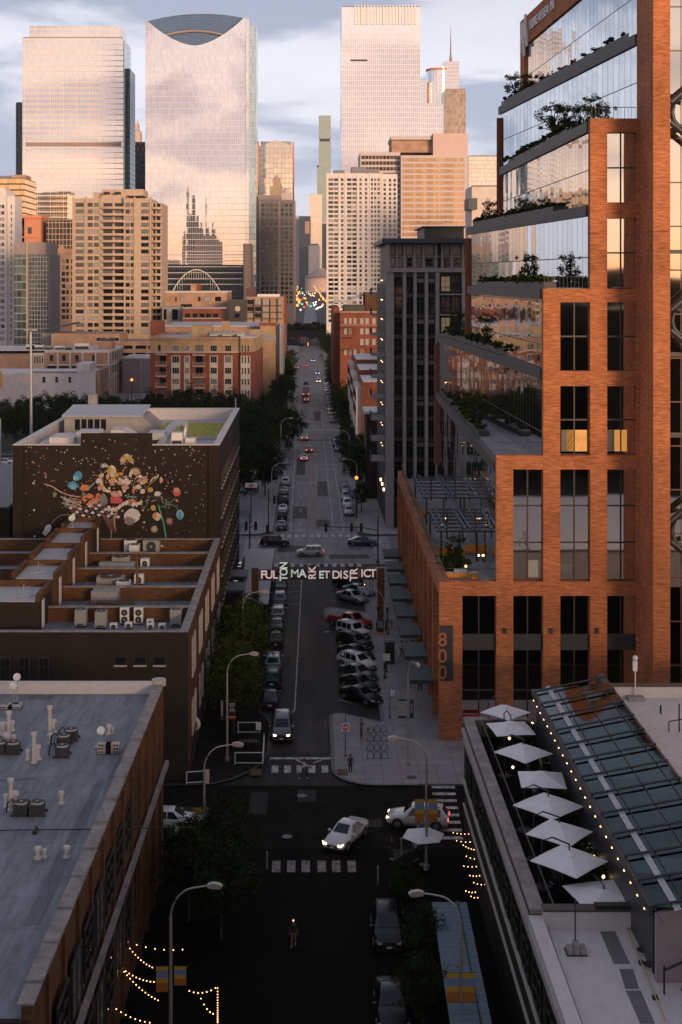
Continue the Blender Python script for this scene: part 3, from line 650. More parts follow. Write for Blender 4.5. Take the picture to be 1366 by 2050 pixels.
windows(t, wgrid(Y, [(524+i*8.6,529.5+i*8.6) for i in range(4)]+[(563+i*8.6,568.5+i*8.6) for i in range(3)], [(408+i*9.2,414+i*9.2) for i in range(22)]), 'F', Y, 'strip', (('glass_dark2',4),('glass_dark',2),('curtain_grey',1)))
t = thing('stone_spire_tower', 'warm stone clock-like turret glowing between the gabled and pinstriped towers', 'tower', (PX(552,1000),1010,0))
q = MB(); q.box(PX(541,1000),PX(564,1000),1002,1020,0,PZ(372,1000)); q.box(PX(546,1000),PX(561,1000),1004,1016,PZ(371.9,1000),PZ(357,1000)); q.cyl(PX(553.5,1000),1010,PZ(357,1000),PZ(348,1000),2.6,8,0,.2); q.build('wall', M['tan'], t)
tower('office_tower', 'thin pale tower edge at the left side of the street canyon', 'tower', 5100, 590.5, 600, 432, 60, M['pale_panel'])
tower('office_tower', 'near black tower slab closing the street canyon on the left', 'tower', 5000, 599, 622, 433, 60, GM['dark'], [('lit_floors', 611,620,443,468,-.5,.4,M['brick_peach'])])
tower('office_tower', 'slim cream glass slab glowing at the end of the street', 'tower', 5200, 619.5, 645, 389, 40, GM['cream'])
tower('office_tower', 'low blue grey block under the glowing cream slab', 'tower', 4900, 618, 640.5, 492, 30, GM['bluegrey'], [('roof_plant',620,638,488,491.8,3,12,M['frame_dark'])])
tower('office_tower', 'dark block filling the gap right of the cream slab', 'tower', 5500, 640.6, 662, 448, 30, GM['dark'], [('pale_band',646,660,444,447.8,-.5,20,M['pale_panel'])])
Y = 5600; t = tower('slender_tower', 'very slender green glass tower with a dark gap near its top', 'tower', Y, 635, 662, 335, 40, GM['green'],
   [('upper_stage',638.5,663,283.2,334.9,2,32,GM['green']),('gap_storey',640,661,277.4,283.1,4,26,M['dark']),('top_stage',638.5,662.5,231,277.3,2,32,GM['green']),('roof_crane',634.5,639,331,334.8,3,4,M['dark'])])
# domed rink-like hall at the end of the street
Y = 4500; t = thing('domed_hall', 'low pink round hall with a conical roof at the end of the street', 'building', (PX(641,Y),Y+25,0))
q = MB(); q.cyl(PX(643,Y),Y+60,0,PZ(567,Y)+22,54,28); q.build('wall', M['pink_panel'], t)
q = MB(); q.cyl(PX(643,Y),Y+30,PZ(567,Y)+22,PZ(567,Y)+44,57,28,0,14); q.cyl(PX(643,Y),Y+30,PZ(567,Y)+44,PZ(567,Y)+49,14,20); q.build('roof', M['taupe'], t)
# BofA-like tower, trump-like tower
t = tower('office_tower', 'tallest pale ribbed glass tower right of the street with a finned crown', 'tower', 1016, 684, 842, 14, 45, GM['bofa'],
   [('vent_slot',702,736,119,122.5,-.4,.3,M['frame_dark']),('lower_wing',842.5,889,206,620,4,40,GM['bofa'])])
q = MB()
for i in range(20): q.box(PX(710+i*6.3,1016),PX(713.2+i*6.3,1016),1015,1015.9,PZ(49,1016),PZ(11,1016))
q.build('crown_fins', M['white_metal'], t)
Y = 1500; t = thing('spire_tower', 'rounded pale glass tower topped by a needle spire', 'tower', (PX(889,Y),Y+20,0))
q = MB(); q.box(PX(845,Y),PX(856,Y),Y+4,Y+30,0,PZ(160,Y)); q.cyl(PX(884,Y),Y+20,0,PZ(133,Y),(PX(911,Y)-PX(857,Y))/2,20); q.box(PX(890,Y),PX(921,Y),Y+6,Y+30,0,PZ(121,Y)); q.build('facade', GM['bofa'], t)
q = MB(); q.cyl(PX(884,Y),Y+20,PZ(138,Y),PZ(134,Y),(PX(911,Y)-PX(857,Y))/2+.6,20); q.build('louvre_band', M['orange_stone'], t)
q = MB(); q.cyl(PX(906,Y),Y+18,PZ(121,Y),PZ(105,Y),1.9,8,0,1.2); q.cyl(PX(906,Y),Y+18,PZ(105,Y),PZ(47,Y),.9,6,0,.2); q.build('spire', M['taupe'], t)
tower('office_tower', 'brown glass tower in front of the needle spire', 'tower', 1350, 890, 933, 179, 30, GM['brown'])
# broad striped block
Y = 900; t = thing('striped_office_block', 'broad office block with golden windows and white floor bands right of centre', 'building', (PX(870,Y),Y+25,0))
q = MB(); q.box(PX(803,Y),PX(937,Y),Y,Y+45,0,PZ(311,Y),0); q.build('wall', M['pale_panel'], t)
q = MB(); 
for i in range(15): z = PZ(316+i*11.5,Y); q.box(PX(806,Y),PX(930,Y),Y-.3,Y-.01,z-2.4,z)
q.build('window_bands', curtain('golden_bands', 1.5, 40, (.62,.38,.22), (.3,.18,.1), lw=.12, metal=.75, rough=.15, tilt=.02, var=.25), t)
q = MB(); q.xz([(PX(722,Y),0),(PX(722,Y),PZ(303,Y)),(PX(802.9,Y),PZ(303,Y)),(PX(802.9,Y),0)],Y+6,Y+45); q.build('left_wing', M['pale_panel'], t)
q = MB()
for i in range(15): z = PZ(310+i*11.5,Y); q.box(PX(724,Y),PX(801.5,Y),Y+5.7,Y+5.98,z-2.3,z)
q.build('left_window_bands', GM['darkgrid'], t)
q = MB(); q.box(PX(868,Y),PX(937.5,Y),Y+2,Y+40,PZ(310.9,Y),PZ(266,Y)); q.build('penthouse', M['pink_panel'], t)
q = MB(); q.box(PX(786,Y),PX(867.9,Y),Y+8,Y+40,PZ(302.9,Y),PZ(278,Y),0); q.box(PX(784,Y),PX(867.9,Y),Y+5,Y+41,PZ(277.9,Y),PZ(271,Y),1); q.build('roof_lantern', [M['brick_peach'], M['pale_panel']], t)
tower('office_tower', 'cream block with strip windows seen past the striped office block', 'tower', 1250, 938.5, 1040, 313, 40, GM['cream'], [('roof_box',945,984,310,312.8,4,20,M['taupe'])])
t = tower('stone_block', 'low stone building with arched openings and a green roof corner behind the brick offices', 'building', 700, 945, 1040, 374, 30, M['cream'], [('green_roof',936,953,398,420,-6,20,M['awning'])])
# white condominium tower
Y = 800; t = thing('apartment_tower', 'white apartment tower with a grid of square windows right of the street', 'building', (PX(726,Y),Y+20,0))
q = MB(); q.box(PX(655,Y),PX(765,Y),Y,Y+34,0,PZ(347,Y)); q.box(PX(765,Y)+.01,PX(797,Y),Y+5,Y+34,0,PZ(347,Y)); q.build('wall', M['white_wall'], t)
q = MB(); q.box(PX(704,Y),PX(735,Y),Y+4,Y+20,PZ(346.9,Y),PZ(333,Y)); q.box(PX(735,Y)+.01,PX(760,Y),Y+6,Y+20,PZ(346.9,Y),PZ(337,Y)); q.box(PX(668,Y),PX(690,Y),Y+6,Y+20,PZ(346.9,Y),PZ(339,Y)); q.build('penthouse', M['conc_grey'], t)
q = MB()
for px in (655,679,692,716,741,765): q.box(PX(px,Y)-.35,PX(px,Y)+.35,Y-.35,Y-.01,0,PZ(346,Y))
q.build('ribs', M['white_wall'], t)
cols = [(658,668),(669.5,677)]+[(683,688)]+[(695,704),(706,714)]+[(720,724.5),(731,735.5)]+[(743,747),(749.5,753.5),(756,761)]
windows(t, wgrid(Y, cols, [(357+i*9.1,362.6+i*9.1) for i in range(32)]), 'F', Y, 'none', (('glass_dark',5),('curtain_grey',3),('blind',1),('lit_dim',1)))
windows(t, wgrid(Y, [(769,774),(780,784.5),(789,794)], [(357+i*9.1,362.6+i*9.1) for i in range(32)]), 'F', Y+5, 'none', (('glass_dark',5),('blind',2)))

b = MB(); b.box(-2500,2500,-1400,6500,-2,470); hz = b.build('haze', [], None)
hm = bpy.data.materials.new('haze_air'); hm.use_nodes = True; hn = hm.node_tree.nodes; hn.remove(hn['Principled BSDF']); hv = hn.new('ShaderNodeVolumePrincipled')
hv.inputs['Color'].default_value = (.95,.93,.97,1); hv.inputs['Density'].default_value = .000035; hv.inputs['Anisotropy'].default_value = .3
hm.node_tree.links.new(hv.outputs[0], hn['Material Output'].inputs['Volume']); hz.data.materials.append(hm); hz['kind'] = 'stuff'; hz['label'] = 'thin evening haze over the city'; hz['category'] = 'haze'
# ================================================================ left middle distance
Y = 700; t = thing('apartment_tower', 'pale pink concrete apartment tower cut by the left edge of the frame', 'building', (PX(-10,Y),Y+15,0))
q = MB(); q.box(PX(-80,Y),PX(13,Y),Y,Y+20,0,PZ(380,Y)); q.box(PX(13,Y)+.01,PX(28,Y),Y-.02+3,Y+20,0,PZ(392,Y)); q.build('wall', M['white_wall'], t)
q = MB(); q.box(PX(-60,Y),PX(8,Y),Y+3,Y+15,PZ(379.9,Y),PZ(374,Y)); q.build('penthouse', M['cream'], t)
windows(t, wgrid(Y, [(-4,1.5),(3.5,9)], [(410+i*12.6,417+i*12.6) for i in range(22)]), 'F', Y, 'none', (('blind',3),('glass_dark',3),('curtain_grey',2)))
windows(t, wgrid(Y, [(19.5,21.5)], [(410+i*12.6,417+i*12.6) for i in range(22)]), 'F', Y+3, 'none', (('glass_dark',2),('curtain_grey',2)))
Y = 900; t = thing('stone_building', 'orange terracotta building with a curved cornice above the grey glass office block', 'building', (PX(55,Y),Y+15,0))
q = MB(); q.box(PX(20,Y),PX(82,Y),Y,Y+30,0,PZ(432,Y)); q.box(PX(20,Y),PX(84,Y),Y-1.2,Y+31,PZ(437,Y),PZ(431,Y)); q.box(PX(20,Y),PX(83,Y),Y-.8,Y-.01,PZ(476,Y),PZ(473,Y)); q.build('wall', M['orange_stone'], t)
windows(t, wgrid(Y, [(26,30),(39,47),(56,64)], [(455,468)]), 'F', Y, 'big', (('glass_dark',1),))
Y = 635; t = thing('office_block', 'grey glass office block with a pale top band and a fine window grid', 'building', (PX(64,Y),Y+15,0))
q = MB(); q.box(PX(28,Y),PX(97,Y),Y,Y+30,0,PZ(509,Y)-.01); q.build('wall', M['conc_grey'], t)
q = MB(); q.box(PX(28,Y),PX(92,Y),Y-.3,Y+30,PZ(509,Y),PZ(485,Y)); q.build('top_band', M['taupe'], t)
q = MB(); q.box(PX(29,Y),PX(53,Y),Y-.35,Y-.02,0,PZ(510,Y)); q.build('left_glazing', GM['strip'], t)
q = MB(); q.box(PX(57,Y),PX(97,Y),Y-.35,Y-.02,0,PZ(510,Y)); q.build('right_glazing', GM['grid'], t)
q = MB(); q.box(PX(53.3,Y),PX(56.6,Y),Y-.9,Y-.03,0,PZ(485,Y)); q.build('pier', M['tan'], t)
Y = 800; t = thing('brick_warehouse', 'old brown brick warehouse with tall window bays left of the tan tower', 'building', (PX(125,Y),Y+15,0))
q = MB(); q.box(PX(93,Y),PX(150,Y),Y,Y+30,0,PZ(498,Y)); q.box(PX(92,Y),PX(151,Y),Y-.8,Y-.01,PZ(508,Y),PZ(500,Y)); q.build('wall', M['brick_peach'], t)
q = MB(); q.add([(PX(116,Y),Y+1,PZ(498,Y)),(PX(128,Y),Y+1,PZ(498,Y)),(PX(126,Y),Y+1,PZ(490,Y)),(PX(120,Y),Y+1,PZ(490,Y)),(PX(116,Y),Y+3,PZ(498,Y)),(PX(128,Y),Y+3,PZ(498,Y)),(PX(126,Y),Y+3,PZ(490,Y)),(PX(120,Y),Y+3,PZ(490,Y))],[(0,1,2,3),(7,6,5,4),(3,2,6,7),(1,5,6,2),(0,3,7,4)]); q.build('gable', M['brick_peach'], t)
windows(t, wgrid(Y, [(98,103),(105,109),(111,118),(124,131),(133,138),(143,148)], [(519+i*12.4,527+i*12.4) for i in range(10)]), 'F', Y, 'big', (('glass_dark2',4),('glass_dark',3),('blind',1),('lit_dim',1)))
tower('office_tower', 'dark gridded glass block behind the old brown warehouse', 'tower', 900, 93, 160, 441, 30, GM['darkgrid'])
# tan condominium tower
Y = 600; t = thing('condominium_tower', 'tan concrete condominium tower with stacked curved balconies', 'building', (PX(235,Y),Y+18,0))
q = MB(); q.box(PX(147,Y),PX(203,Y),Y,Y+30,0,PZ(397,Y)); q.box(PX(203,Y)+.01,PX(250,Y)-.01,Y+2.2,Y+30,0,PZ(390,Y)); q.box(PX(250,Y),PX(302,Y),Y,Y+30,0,PZ(397,Y)); q.box(PX(302,Y)+.01,PX(322,Y),Y+5,Y+30,0,PZ(405,Y)); q.build('wall', M['tan'], t)
q = MB(); q.box(PX(200,Y),PX(284,Y),Y+6,Y+24,PZ(389.9,Y),PZ(377,Y)); q.box(PX(183,Y),PX(199.9,Y),Y+6,Y+20,PZ(396.9,Y),PZ(383,Y)); q.build('penthouse', M['tan'], t)
windows(t, [(PX(206,Y),PX(219,Y),PZ(398,Y)+2,PZ(386,Y)+.6),(PX(228,Y),PX(241,Y),PZ(398,Y)+2,PZ(386,Y)+.6)], 'F', Y+2.2, 'plain', (('glass_dark2',1),))
q = MB()
for px in (147,172,203,250,270,302): q.box(PX(px,Y)-.35,PX(px,Y)+.35,Y-.5,Y-.01,0,PZ(394,Y))
q.build('ribs', M['tan'], t)
rows = [(406+i*13.35,414+i*13.35) for i in range(20)]
windows(t, wgrid(Y, [(152,168),(176,186),(189,198),(252,260),(262,268),(283,298)], rows), 'F', Y, 'plain', (('glass_dark',5),('curtain_grey',4),('blind',2),('lit_dim',1)))
windows(t, wgrid(Y, [(206,224),(229,247)], rows), 'F', Y+2.2, 'strip', (('glass_dark2',4),('curtain_grey',1)))
windows(t, wgrid(Y, [(305,309),(312,319)], rows), 'F', Y+5, 'plain', (('glass_dark2',4),('curtain_grey',1)))
def balcony_stack(t, xa, xb, y, zs, depth, mslab, mrail, bulge=0.0, solid=False, wall_h=1.05, n=1):
    """each balcony: a slab part with its railing as sub-part"""
    for z in zs:
        q = MB(); k = 6
        pts = [(xa,y),(xa,y-depth*.7)]+[(xa+(xb-xa)*i/k, y-depth*.7-bulge*sin(pi*i/k)-depth*.3) for i in range(k+1)]+[(xb,y-depth*.7),(xb,y)]
        if bulge == 0: pts = [(xa,y),(xa,y-depth),(xb,y-depth),(xb,y)]
        q.prism(pts, z-.22, z); o = q.build('balcony', mslab, t)
        q = MB(); inner = pts
        for i in range(len(inner)-1):
            a, c = Vector(inner[i]), Vector(inner[i+1])
            if solid: 
                d = (c-a); 
                if d.length < .05: continue
                nr = Vector((-d.y,d.x)).normalized()*.08; q.prism([tuple(a),tuple(c),tuple(c+nr),tuple(a+nr)], z+.01, z+wall_h)
            else:
                q.tube([(a.x,a.y,z+wall_h),(c.x,c.y,z+wall_h)],.03,4); L = (c-a).length; m_ = max(1,int(L/.45))
                for j in range(m_): p = a+(c-a)*j/m_; q.box(p.x-.015,p.x+.015,p.y-.015,p.y+.015,z,z+wall_h)
        off = t['_o']; r_ = bpy.data.objects.new('railing', q.mesh('railing', mrail, off)); COL.objects.link(r_); r_.parent = o
balcony_stack(t, PX(204,Y), PX(249,Y), Y+2.1, [PZ(r_[1]+3.5,Y) for r_ in rows], 3.4, M['tan'], M['tan'], .8, True, .8)
balcony_stack(t, PX(303,Y), PX(323,Y), Y+4.9, [PZ(r_[1]+3.5,Y) for r_ in rows], 3.0, M['tan'], M['tan'], .6, True, .8)
# podium of the tan tower
Y = 560; t = thing('parking_podium', 'long peach parking podium with slot openings below the tan tower', 'building', (PX(200,Y),Y+10,0))
q = MB(); q.box(PX(103,Y),PX(240,Y),Y,Y+25,0,PZ(668,Y)); q.box(PX(240,Y)+.01,PX(330,Y),Y+3,Y+25,0,PZ(684,Y)); q.build('wall', M['brick_peach'], t)
windows(t, wgrid(Y, [(194,213),(218,238)], [(676.5,682)])+[], 'F', Y, 'none', (('glass_dark2',1),))
windows(t, wgrid(Y, [(242,264),(270,291),(296,316)], [(692.5,699),(707,713.5),(722,728)]), 'F', Y+3, 'none', (('glass_dark2',3),('lit_dim',1)))
Y = 575; t = thing('canopy_building', 'dark building with a long sloping green canopy roof left of the podium', 'building', (PX(118,Y),Y+6,0))
q = MB(); q.box(PX(84,Y),PX(150,Y),Y,Y+14,0,PZ(668,Y)); q.build('wall', M['concrete'], t)
q = MB(); q.xz([(PX(88,Y),PZ(663,Y)),(PX(90,Y),PZ(660,Y)),(PX(150,Y),PZ(645,Y)),(PX(150,Y),PZ(649,Y))],Y-4,Y+12); q.build('canopy_roof', M['awning'], t)
# low beige block
Y = 480; t = thing('factory_building', 'three storey peach brick factory with pale concrete frame and cluttered roof', 'building', (PX(150,Y),Y+10,0))
q = MB(); q.box(PX(92,Y),PX(220,Y),Y,Y+34,0,PZ(703,Y)); q.box(PX(-60,Y),PX(68,Y),Y-8,Y+34,0,PZ(708,Y)); q.box(PX(68,Y)+.01,PX(92,Y)-.01,Y-2,Y+34,0,PZ(706,Y)); q.build('wall', M['brick_peach'], t)
q = MB(); q.box(PX(90,Y),PX(221,Y),Y-.4,Y-.01,PZ(706,Y),PZ(702,Y)); q.box(PX(90,Y),PX(221,Y),Y-.4,Y-.01,PZ(732,Y),PZ(729,Y)); q.box(PX(203,Y),PX(221,Y),Y-.4,Y-.01,PZ(756,Y),PZ(753,Y))
for px in (92,116,141,166,192,218): q.box(PX(px,Y)-.3,PX(px,Y)+.3,Y-.44,Y-.41+.4,PZ(800,Y),PZ(704,Y))
q.box(PX(68,Y),PX(91.5,Y),Y-2.3,Y-2.01,PZ(800,Y),PZ(706,Y)); q.build('concrete_frame', M['cream'], t)
q = MB(); q.box(PX(-60,Y),PX(221,Y),Y+.3,Y+33.7,PZ(702.6,Y),PZ(701.4,Y)); q.build('roof', M['roof_white'], t)
windows(t, wgrid(Y, [(100,107),(125,132),(151,158),(185,190)], [(711,723)])+wgrid(Y, [(95,114),(119,139),(145,152)], [(732,741)]), 'F', Y, 'big', (('glass_dark2',3),('glass_dark',1)))
windows(t, wgrid(Y, [(72,74),(77,79),(82,84),(87,89)], [(712,726)]), 'F', Y-2.3, 'none', (('glass_dark2',1),))
q = MB(); x_ = PX(220,Y)
for k in range(5): q.box(x_+.01,x_+.35,Y+3+k*6,Y+3.8+k*6,0,PZ(703,Y))
for py in (704,731,755): q.box(x_+.01,x_+.3,Y,Y+34,PZ(py+1.4,Y),PZ(py-1.4,Y))
q.build('side_frame', M['cream'], t)
windows(t, [(Y+5+k*6,Y+8+k*6,z-1.3,z+1.3) for k in range(5) for z in (PZ(715,Y),PZ(741,Y))], 'R', x_, 'big', (('glass_dark2',2),('glass_dark',2)))
def rooftop_unit(px, py, Y, w, d, h, lab, mat='grey_metal', grp=None, fan=True, z=None, nm='air_conditioner'):
    """boxy rooftop unit with fan grilles, standing on a roof"""
    x = PX(px,Y); z = PZ(py,Y) if z is None else z
    b = MB(); b.box(-w/2,w/2,-d/2,d/2,.12,h,0)
    for sx in (-1,1): b.box(sx*w*.35-.06,sx*w*.35+.06,-d/2,d/2,0,.119,1)
    b.box(-w/2+.06,w/2-.06,-d/2-.012,-d/2,.2,h*.55,1)
    if fan:
        k = max(1,int(w/.9))
        for i in range(k): cx = -w/2+w*(i+.5)/k; b.cyl(cx,0,h,h+.06,min(.36,w/k*.42),14,1,None,1); b.cyl(cx,0,h+.06,h+.08,.1,8,0)
    return single(nm, b, [M[mat], M['frame_dark']], lab, 'rooftop unit', (x,Y,z), grp)
for i,(px,w_,h_,mt,lb) in enumerate(((62,3,1.8,'white_metal','white duct box at the left end of the factory roof'),(77,4,1.6,'white_metal','long white plant box left of the middle of the factory roof'),(98,3,1.4,'grey_metal','grey plant box above the first bay of the factory roof'),(120,3.4,1.3,'white_metal','low white unit above the second bay of the factory roof'),(138,2.6,1.6,'grey_metal','dark louvred cabinet near the parapet of the factory roof'),(165,5,2.2,'white_metal','large white unit beside the brick hut on the factory roof'))):
    rooftop_unit(px,702,Y+(6 if i != 4 else 1.5),w_,2.2,h_,lb,mt,'plant on the factory roof',False,PZ(701.4,Y))
t = thing('roof_hut', 'peach brick stair hut at the right end of the factory roof', 'hut', (PX(209,Y),Y+12,PZ(701.4,Y)))
q = MB(); q.box(PX(190,Y),PX(229,Y)-2,Y+8,Y+16,PZ(701.4,Y)+.01,PZ(684,Y)); q.build('wall', M['brick_peach'], t)
q = MB(); q.box(PX(189,Y),PX(229,Y)-1.8,Y+7.7,Y+16.2,PZ(684,Y)+.01,PZ(682,Y)); q.build('coping', M['frame_dark'], t)
Y = 440; t = thing('white_brick_building', 'low whitewashed brick building with three small windows and a chimney-like step', 'building', (PX(100,Y),Y+10,0))
q = MB(); q.prism([(PX(-50,Y),Y-8),(PX(14,Y),Y-6),(PX(66,Y),Y),(PX(192,Y),Y),(PX(192,Y),Y+20),(PX(-50,Y),Y+20)],0,PZ(746,Y)); q.box(PX(154,Y),PX(180,Y),Y+.01-.2,Y+12,PZ(746,Y)+.001,PZ(728,Y)); q.build('wall', M['white_wall'], t)
q = MB(); q.box(PX(192,Y)+.01,PX(200,Y),Y+.4,Y+20,0,PZ(742,Y)); q.build('side_wall', M['brick_peach'], t)
q = MB(); q.box(PX(66,Y),PX(153.5,Y),Y-.3,Y+.5,PZ(746,Y)+.001,PZ(743.5,Y)); q.build('coping', M['taupe'], t)
windows(t, wgrid(Y, [(85,91.5),(111,117),(137,143)], [(754,766)]), 'F', Y, 'sash', (('glass_dark2',1),))
q = MB(); q.box(PX(-40,Y-7.5),PX(5,Y-7.5),Y-8.6,Y-8.3,PZ(776,Y-8),PZ(743,Y-8)); q.build('painted_sign', M['orange_paint'], t)
Y = 500; t = thing('taupe_shed', 'plain taupe panel building between the factory and the brick apartments', 'building', (PX(272,Y),Y+10,0))
q = MB(); q.box(PX(245,Y),PX(318,Y),Y,Y+25,0,PZ(719,Y)); q.build('wall', M['taupe'], t)
q = MB(); q.box(PX(244,Y),PX(319,Y),Y-.3,Y+25,PZ(719,Y)+.01,PZ(716.5,Y)); q.box(PX(281,Y),PX(282.6,Y),Y-.4,Y-.31+.3,0,PZ(722,Y)); q.build('roof', M['pale_panel'], t)
# brick and tan apartment house
Y = 380; t = thing('apartment_house', 'seven storey red brick apartment house with tan top floor and white window strips', 'building', (PX(410,Y),Y+18,0))
zb, zm, zt = 0, PZ(706,Y), PZ(679,Y)
q = MB(); q.box(PX(301,Y),PX(482,Y),Y,Y+36,zb,zm); q.build('brick_walls', M['brick_red'], t)
q = MB(); q.box(PX(301,Y),PX(482,Y),Y,Y+36,zm+.31,zt); q.build('top_floor_wall', M['brick_tan'], t)
q = MB(); q.box(PX(300,Y),PX(482,Y),Y-.35,Y+36,zm,zm+.3); q.build('string_course', M['stone_trim'], t)
q = MB(); q.box(PX(300,Y),PX(483,Y),Y-.5,Y+.5,zt,zt+.55); q.box(PX(300,Y),PX(300,Y)+1,Y+.5,Y+36,zt,zt+.55); q.box(PX(300,Y),PX(520,Y),Y+35,Y+36.5,zt,zt+.55); q.build('cornice', M['brick_peach'], t)
q = MB(); q.box(PX(302,Y)+1,PX(482,Y),Y+.5,Y+35,zt-.4,zt+.01); q.build('roof', M['roof_pale'], t)
# corner bay and side
bay = [(PX(482,Y)+.01,Y+4),(PX(482,Y)+.01,Y-1.2),(PX(503,Y),Y-1.2),(PX(509,Y),Y+1.5),(PX(512,Y),Y+6),(PX(518,Y),Y+36),(PX(482,Y)+.01,Y+36)]
q = MB(); q.prism(bay, 0, zm+.2); q.build('corner_bay', M['brick_red'], t)
q = MB(); q.prism(bay, zm+.21, zt+.3); q.build('corner_bay_top', M['brick_tan'], t)
q = MB(); q.prism([(p[0]*1.0+(.4 if i>1 else 0), p[1]-(.5 if i in (1,2) else 0)) for i,p in enumerate(bay)], zt+.31, zt+.8); q.build('corner_cornice', M['stone_trim'], t)
strips = [(343,361),(369,381),(420,436.5),(448.5,466)]
q = MB()
for a,c in strips: q.box(PX(a,Y),PX(c,Y),Y-.16,Y-.01,PZ(793,Y),PZ(712,Y))
q.box(PX(482.5,Y),PX(502,Y),Y-1.4,Y-1.21,PZ(800,Y),PZ(712,Y)); q.build('white_strips', M['stone_trim'], t)
fl = [(690.5,704),(712.5,726.5),(735.5,748.5),(757.5,769.5),(780,791)]
wn = [(345,359.5),(370.5,379.5),(421.5,435),(450.5,464)]
windows(t, wgrid(Y, wn, fl[1:]), 'F', Y-.16, 'trip', (('glass_dark',4),('curtain_grey',3)))
windows(t, wgrid(Y, wn, fl[:1]), 'F', Y, 'trip', (('glass_dark',4),('curtain_grey',3)))
windows(t, wgrid(Y, [(484.5,488),(490.5,494),(496.5,500.5)], fl), 'F', Y-1.4, 'sash', (('glass_dark',4),))
windows(t, wgrid(Y, [(317,322)], fl[:1])+wgrid(Y, [(320,333)], fl[1:])+wgrid(Y, [(392,407)], fl), 'F', Y, 'plain', (('glass_dark2',3),('curtain_grey',1)))
balcony_stack(t, PX(313,Y),PX(334.5,Y),Y-.01,[PZ(p,Y) for p in (708.5,731,752,773.5,795)],1.7,M['stone_trim'],M['frame_pale'])
balcony_stack(t, PX(387,Y),PX(411,Y),Y-.01,[PZ(p,Y) for p in (710,732,754,775.5,797)],1.7,M['stone_trim'],M['frame_pale'])
for (a,c,ty,d0,d1,mt,nm_) in ((385,423,652,12,20,'brick_tan','stair_hut'),(445,459,643,22,26,'brick_peach','lift_hut'),(301,325,643,26,34,'brick_red','corner_hut'),(499,521,660,14,20,'brick_tan','parapet_block')):
    q = MB(); q.box(PX(a,Y+d0),PX(c,Y+d0),Y+d0,Y+d1,zt+.1,PZ(ty,Y+d0)); q.build(nm_, M[mt], t)
for i in range(14):
    rooftop_unit(428+ (i%7)*9, 0, Y+(4+ (i//7)*7)+ (i%3), 2.2+.5*(i%2), 1.6, 1.3+.3*(i%3), 'grey condenser in the cluster on the brick apartment roof', 'grey_metal' if i%3 else 'galv', 'condensers on the brick apartment roof', True, zt+.02)
# blank tan party wall block behind, and white house beyond
Y2 = 425; t = thing('party_wall_building', 'windowless tan brick party wall block beside the street trees', 'building', (PX(537,Y2),Y2+10,0))
q = MB(); q.box(PX(521,Y2),PX(552,Y2),Y2,Y2+30,0,PZ(652,Y2)); q.build('wall', M['brick_tan'], t)
q = MB(); q.box(PX(521,Y2),PX(552.5,Y2),Y2-.25,Y2+.01-.02,PZ(683,Y2),PZ(670,Y2)); q.build('dark_band', M['concrete'], t)
q = MB(); q.box(PX(519,Y2),PX(553,Y2),Y2-.3,Y2+.6,PZ(652,Y2)+.01,PZ(646,Y2)); q.build('parapet', M['brick_red'], t)
q = MB(); q.box(PX(552,Y2)+.01,PX(556,Y2),Y2+1,Y2+30,0,PZ(654,Y2)); q.build('dark_return', M['frame_dark'], t)
t = thing('white_house', 'narrow white painted building edge behind the tan party wall', 'building', (PX(563,470),475,0))
q = MB(); q.box(PX(557,470),PX(562.6,470),470,500,0,PZ(655,470)); q.box(PX(562.7,470),PX(567,470),474,500,0,PZ(658,470)); q.build('wall', M['white_wall'], t)
t = thing('rear_roof', 'long low white roofed building behind the brick apartment house', 'building', (PX(420,430),445,0))
q = MB(); q.box(PX(326,430),PX(519,430),432,470,0,PZ(655,430)); q.build('wall', M['brick_peach'], t)
q = MB(); q.box(PX(325,430),PX(520,430),431.6,470.4,PZ(655,430)+.01,PZ(652,430)); q.build('roof', M['roof_pale'], t)
# loft buildings further back
Y = 620; t = thing('loft_building', 'long peach brick loft building with a cluttered white roof behind', 'building', (PX(385,Y),Y+12,0))
q = MB(); q.box(PX(322,Y),PX(455,Y),Y,Y+35,0,PZ(586,Y)); q.build('wall', M['brick_peach'], t)
q = MB(); q.box(PX(320,Y),PX(456,Y),Y-.3,Y+35,PZ(586,Y)+.01,PZ(583,Y)); q.build('roof', M['roof_white'], t)
q = MB(); q.box(PX(380,Y),PX(391,Y),Y+6,Y+12,PZ(583,Y)+.01,PZ(568,Y)); q.build('chimney_block', M['brick_peach'], t)
q = MB(); q.box(PX(391,Y)+.01,PX(400,Y),Y+6,Y+12,PZ(583,Y)+.01,PZ(569,Y)); q.build('red_hut', M['brick_red'], t)
windows(t, wgrid(Y, [(335,341),(351,354),(362,373),(397,402),(409,422),(431,443)], [(594,603)])+wgrid(Y, [(362,385)], [(609,620)]), 'F', Y, 'big', (('glass_dark2',3),('glass_dark',3),('blind',1)))
Y = 600; t = thing('loft_building', 'grey rendered block with a small lit emblem between loft buildings', 'building', (PX(475,Y),Y+8,0))
q = MB(); q.box(PX(458,Y),PX(493,Y),Y,Y+20,0,PZ(601,Y)); q.build('wall', M['frame_dark'], t)
windows(t, wgrid(Y, [(470,480)], [(628,636)]), 'F', Y, 'none', (('glass_dark2',1),))
q = MB(); q.cyl(PX(476,Y),0,0,.15,1.3,6); q.v=[(a,Y-.2-c,PZ(618,Y)+b_) for a,b_,c in q.v]; q.build('emblem', M['stone_trim'], t)
Y = 605; t = thing('loft_building', 'peach brick lofts with black steel frame and big paned windows near the street', 'building', (PX(533,Y),Y+10,0))
q = MB(); q.box(PX(493.2,Y),PX(568,Y),Y,Y+25,0,PZ(594,Y)); q.build('wall', M['brick_peach'], t)
q = MB(); q.box(PX(568,Y)+.01,PX(573,Y),Y+1,Y+25,0,PZ(594,Y)); q.build('side_wall', M['brick_red'], t)
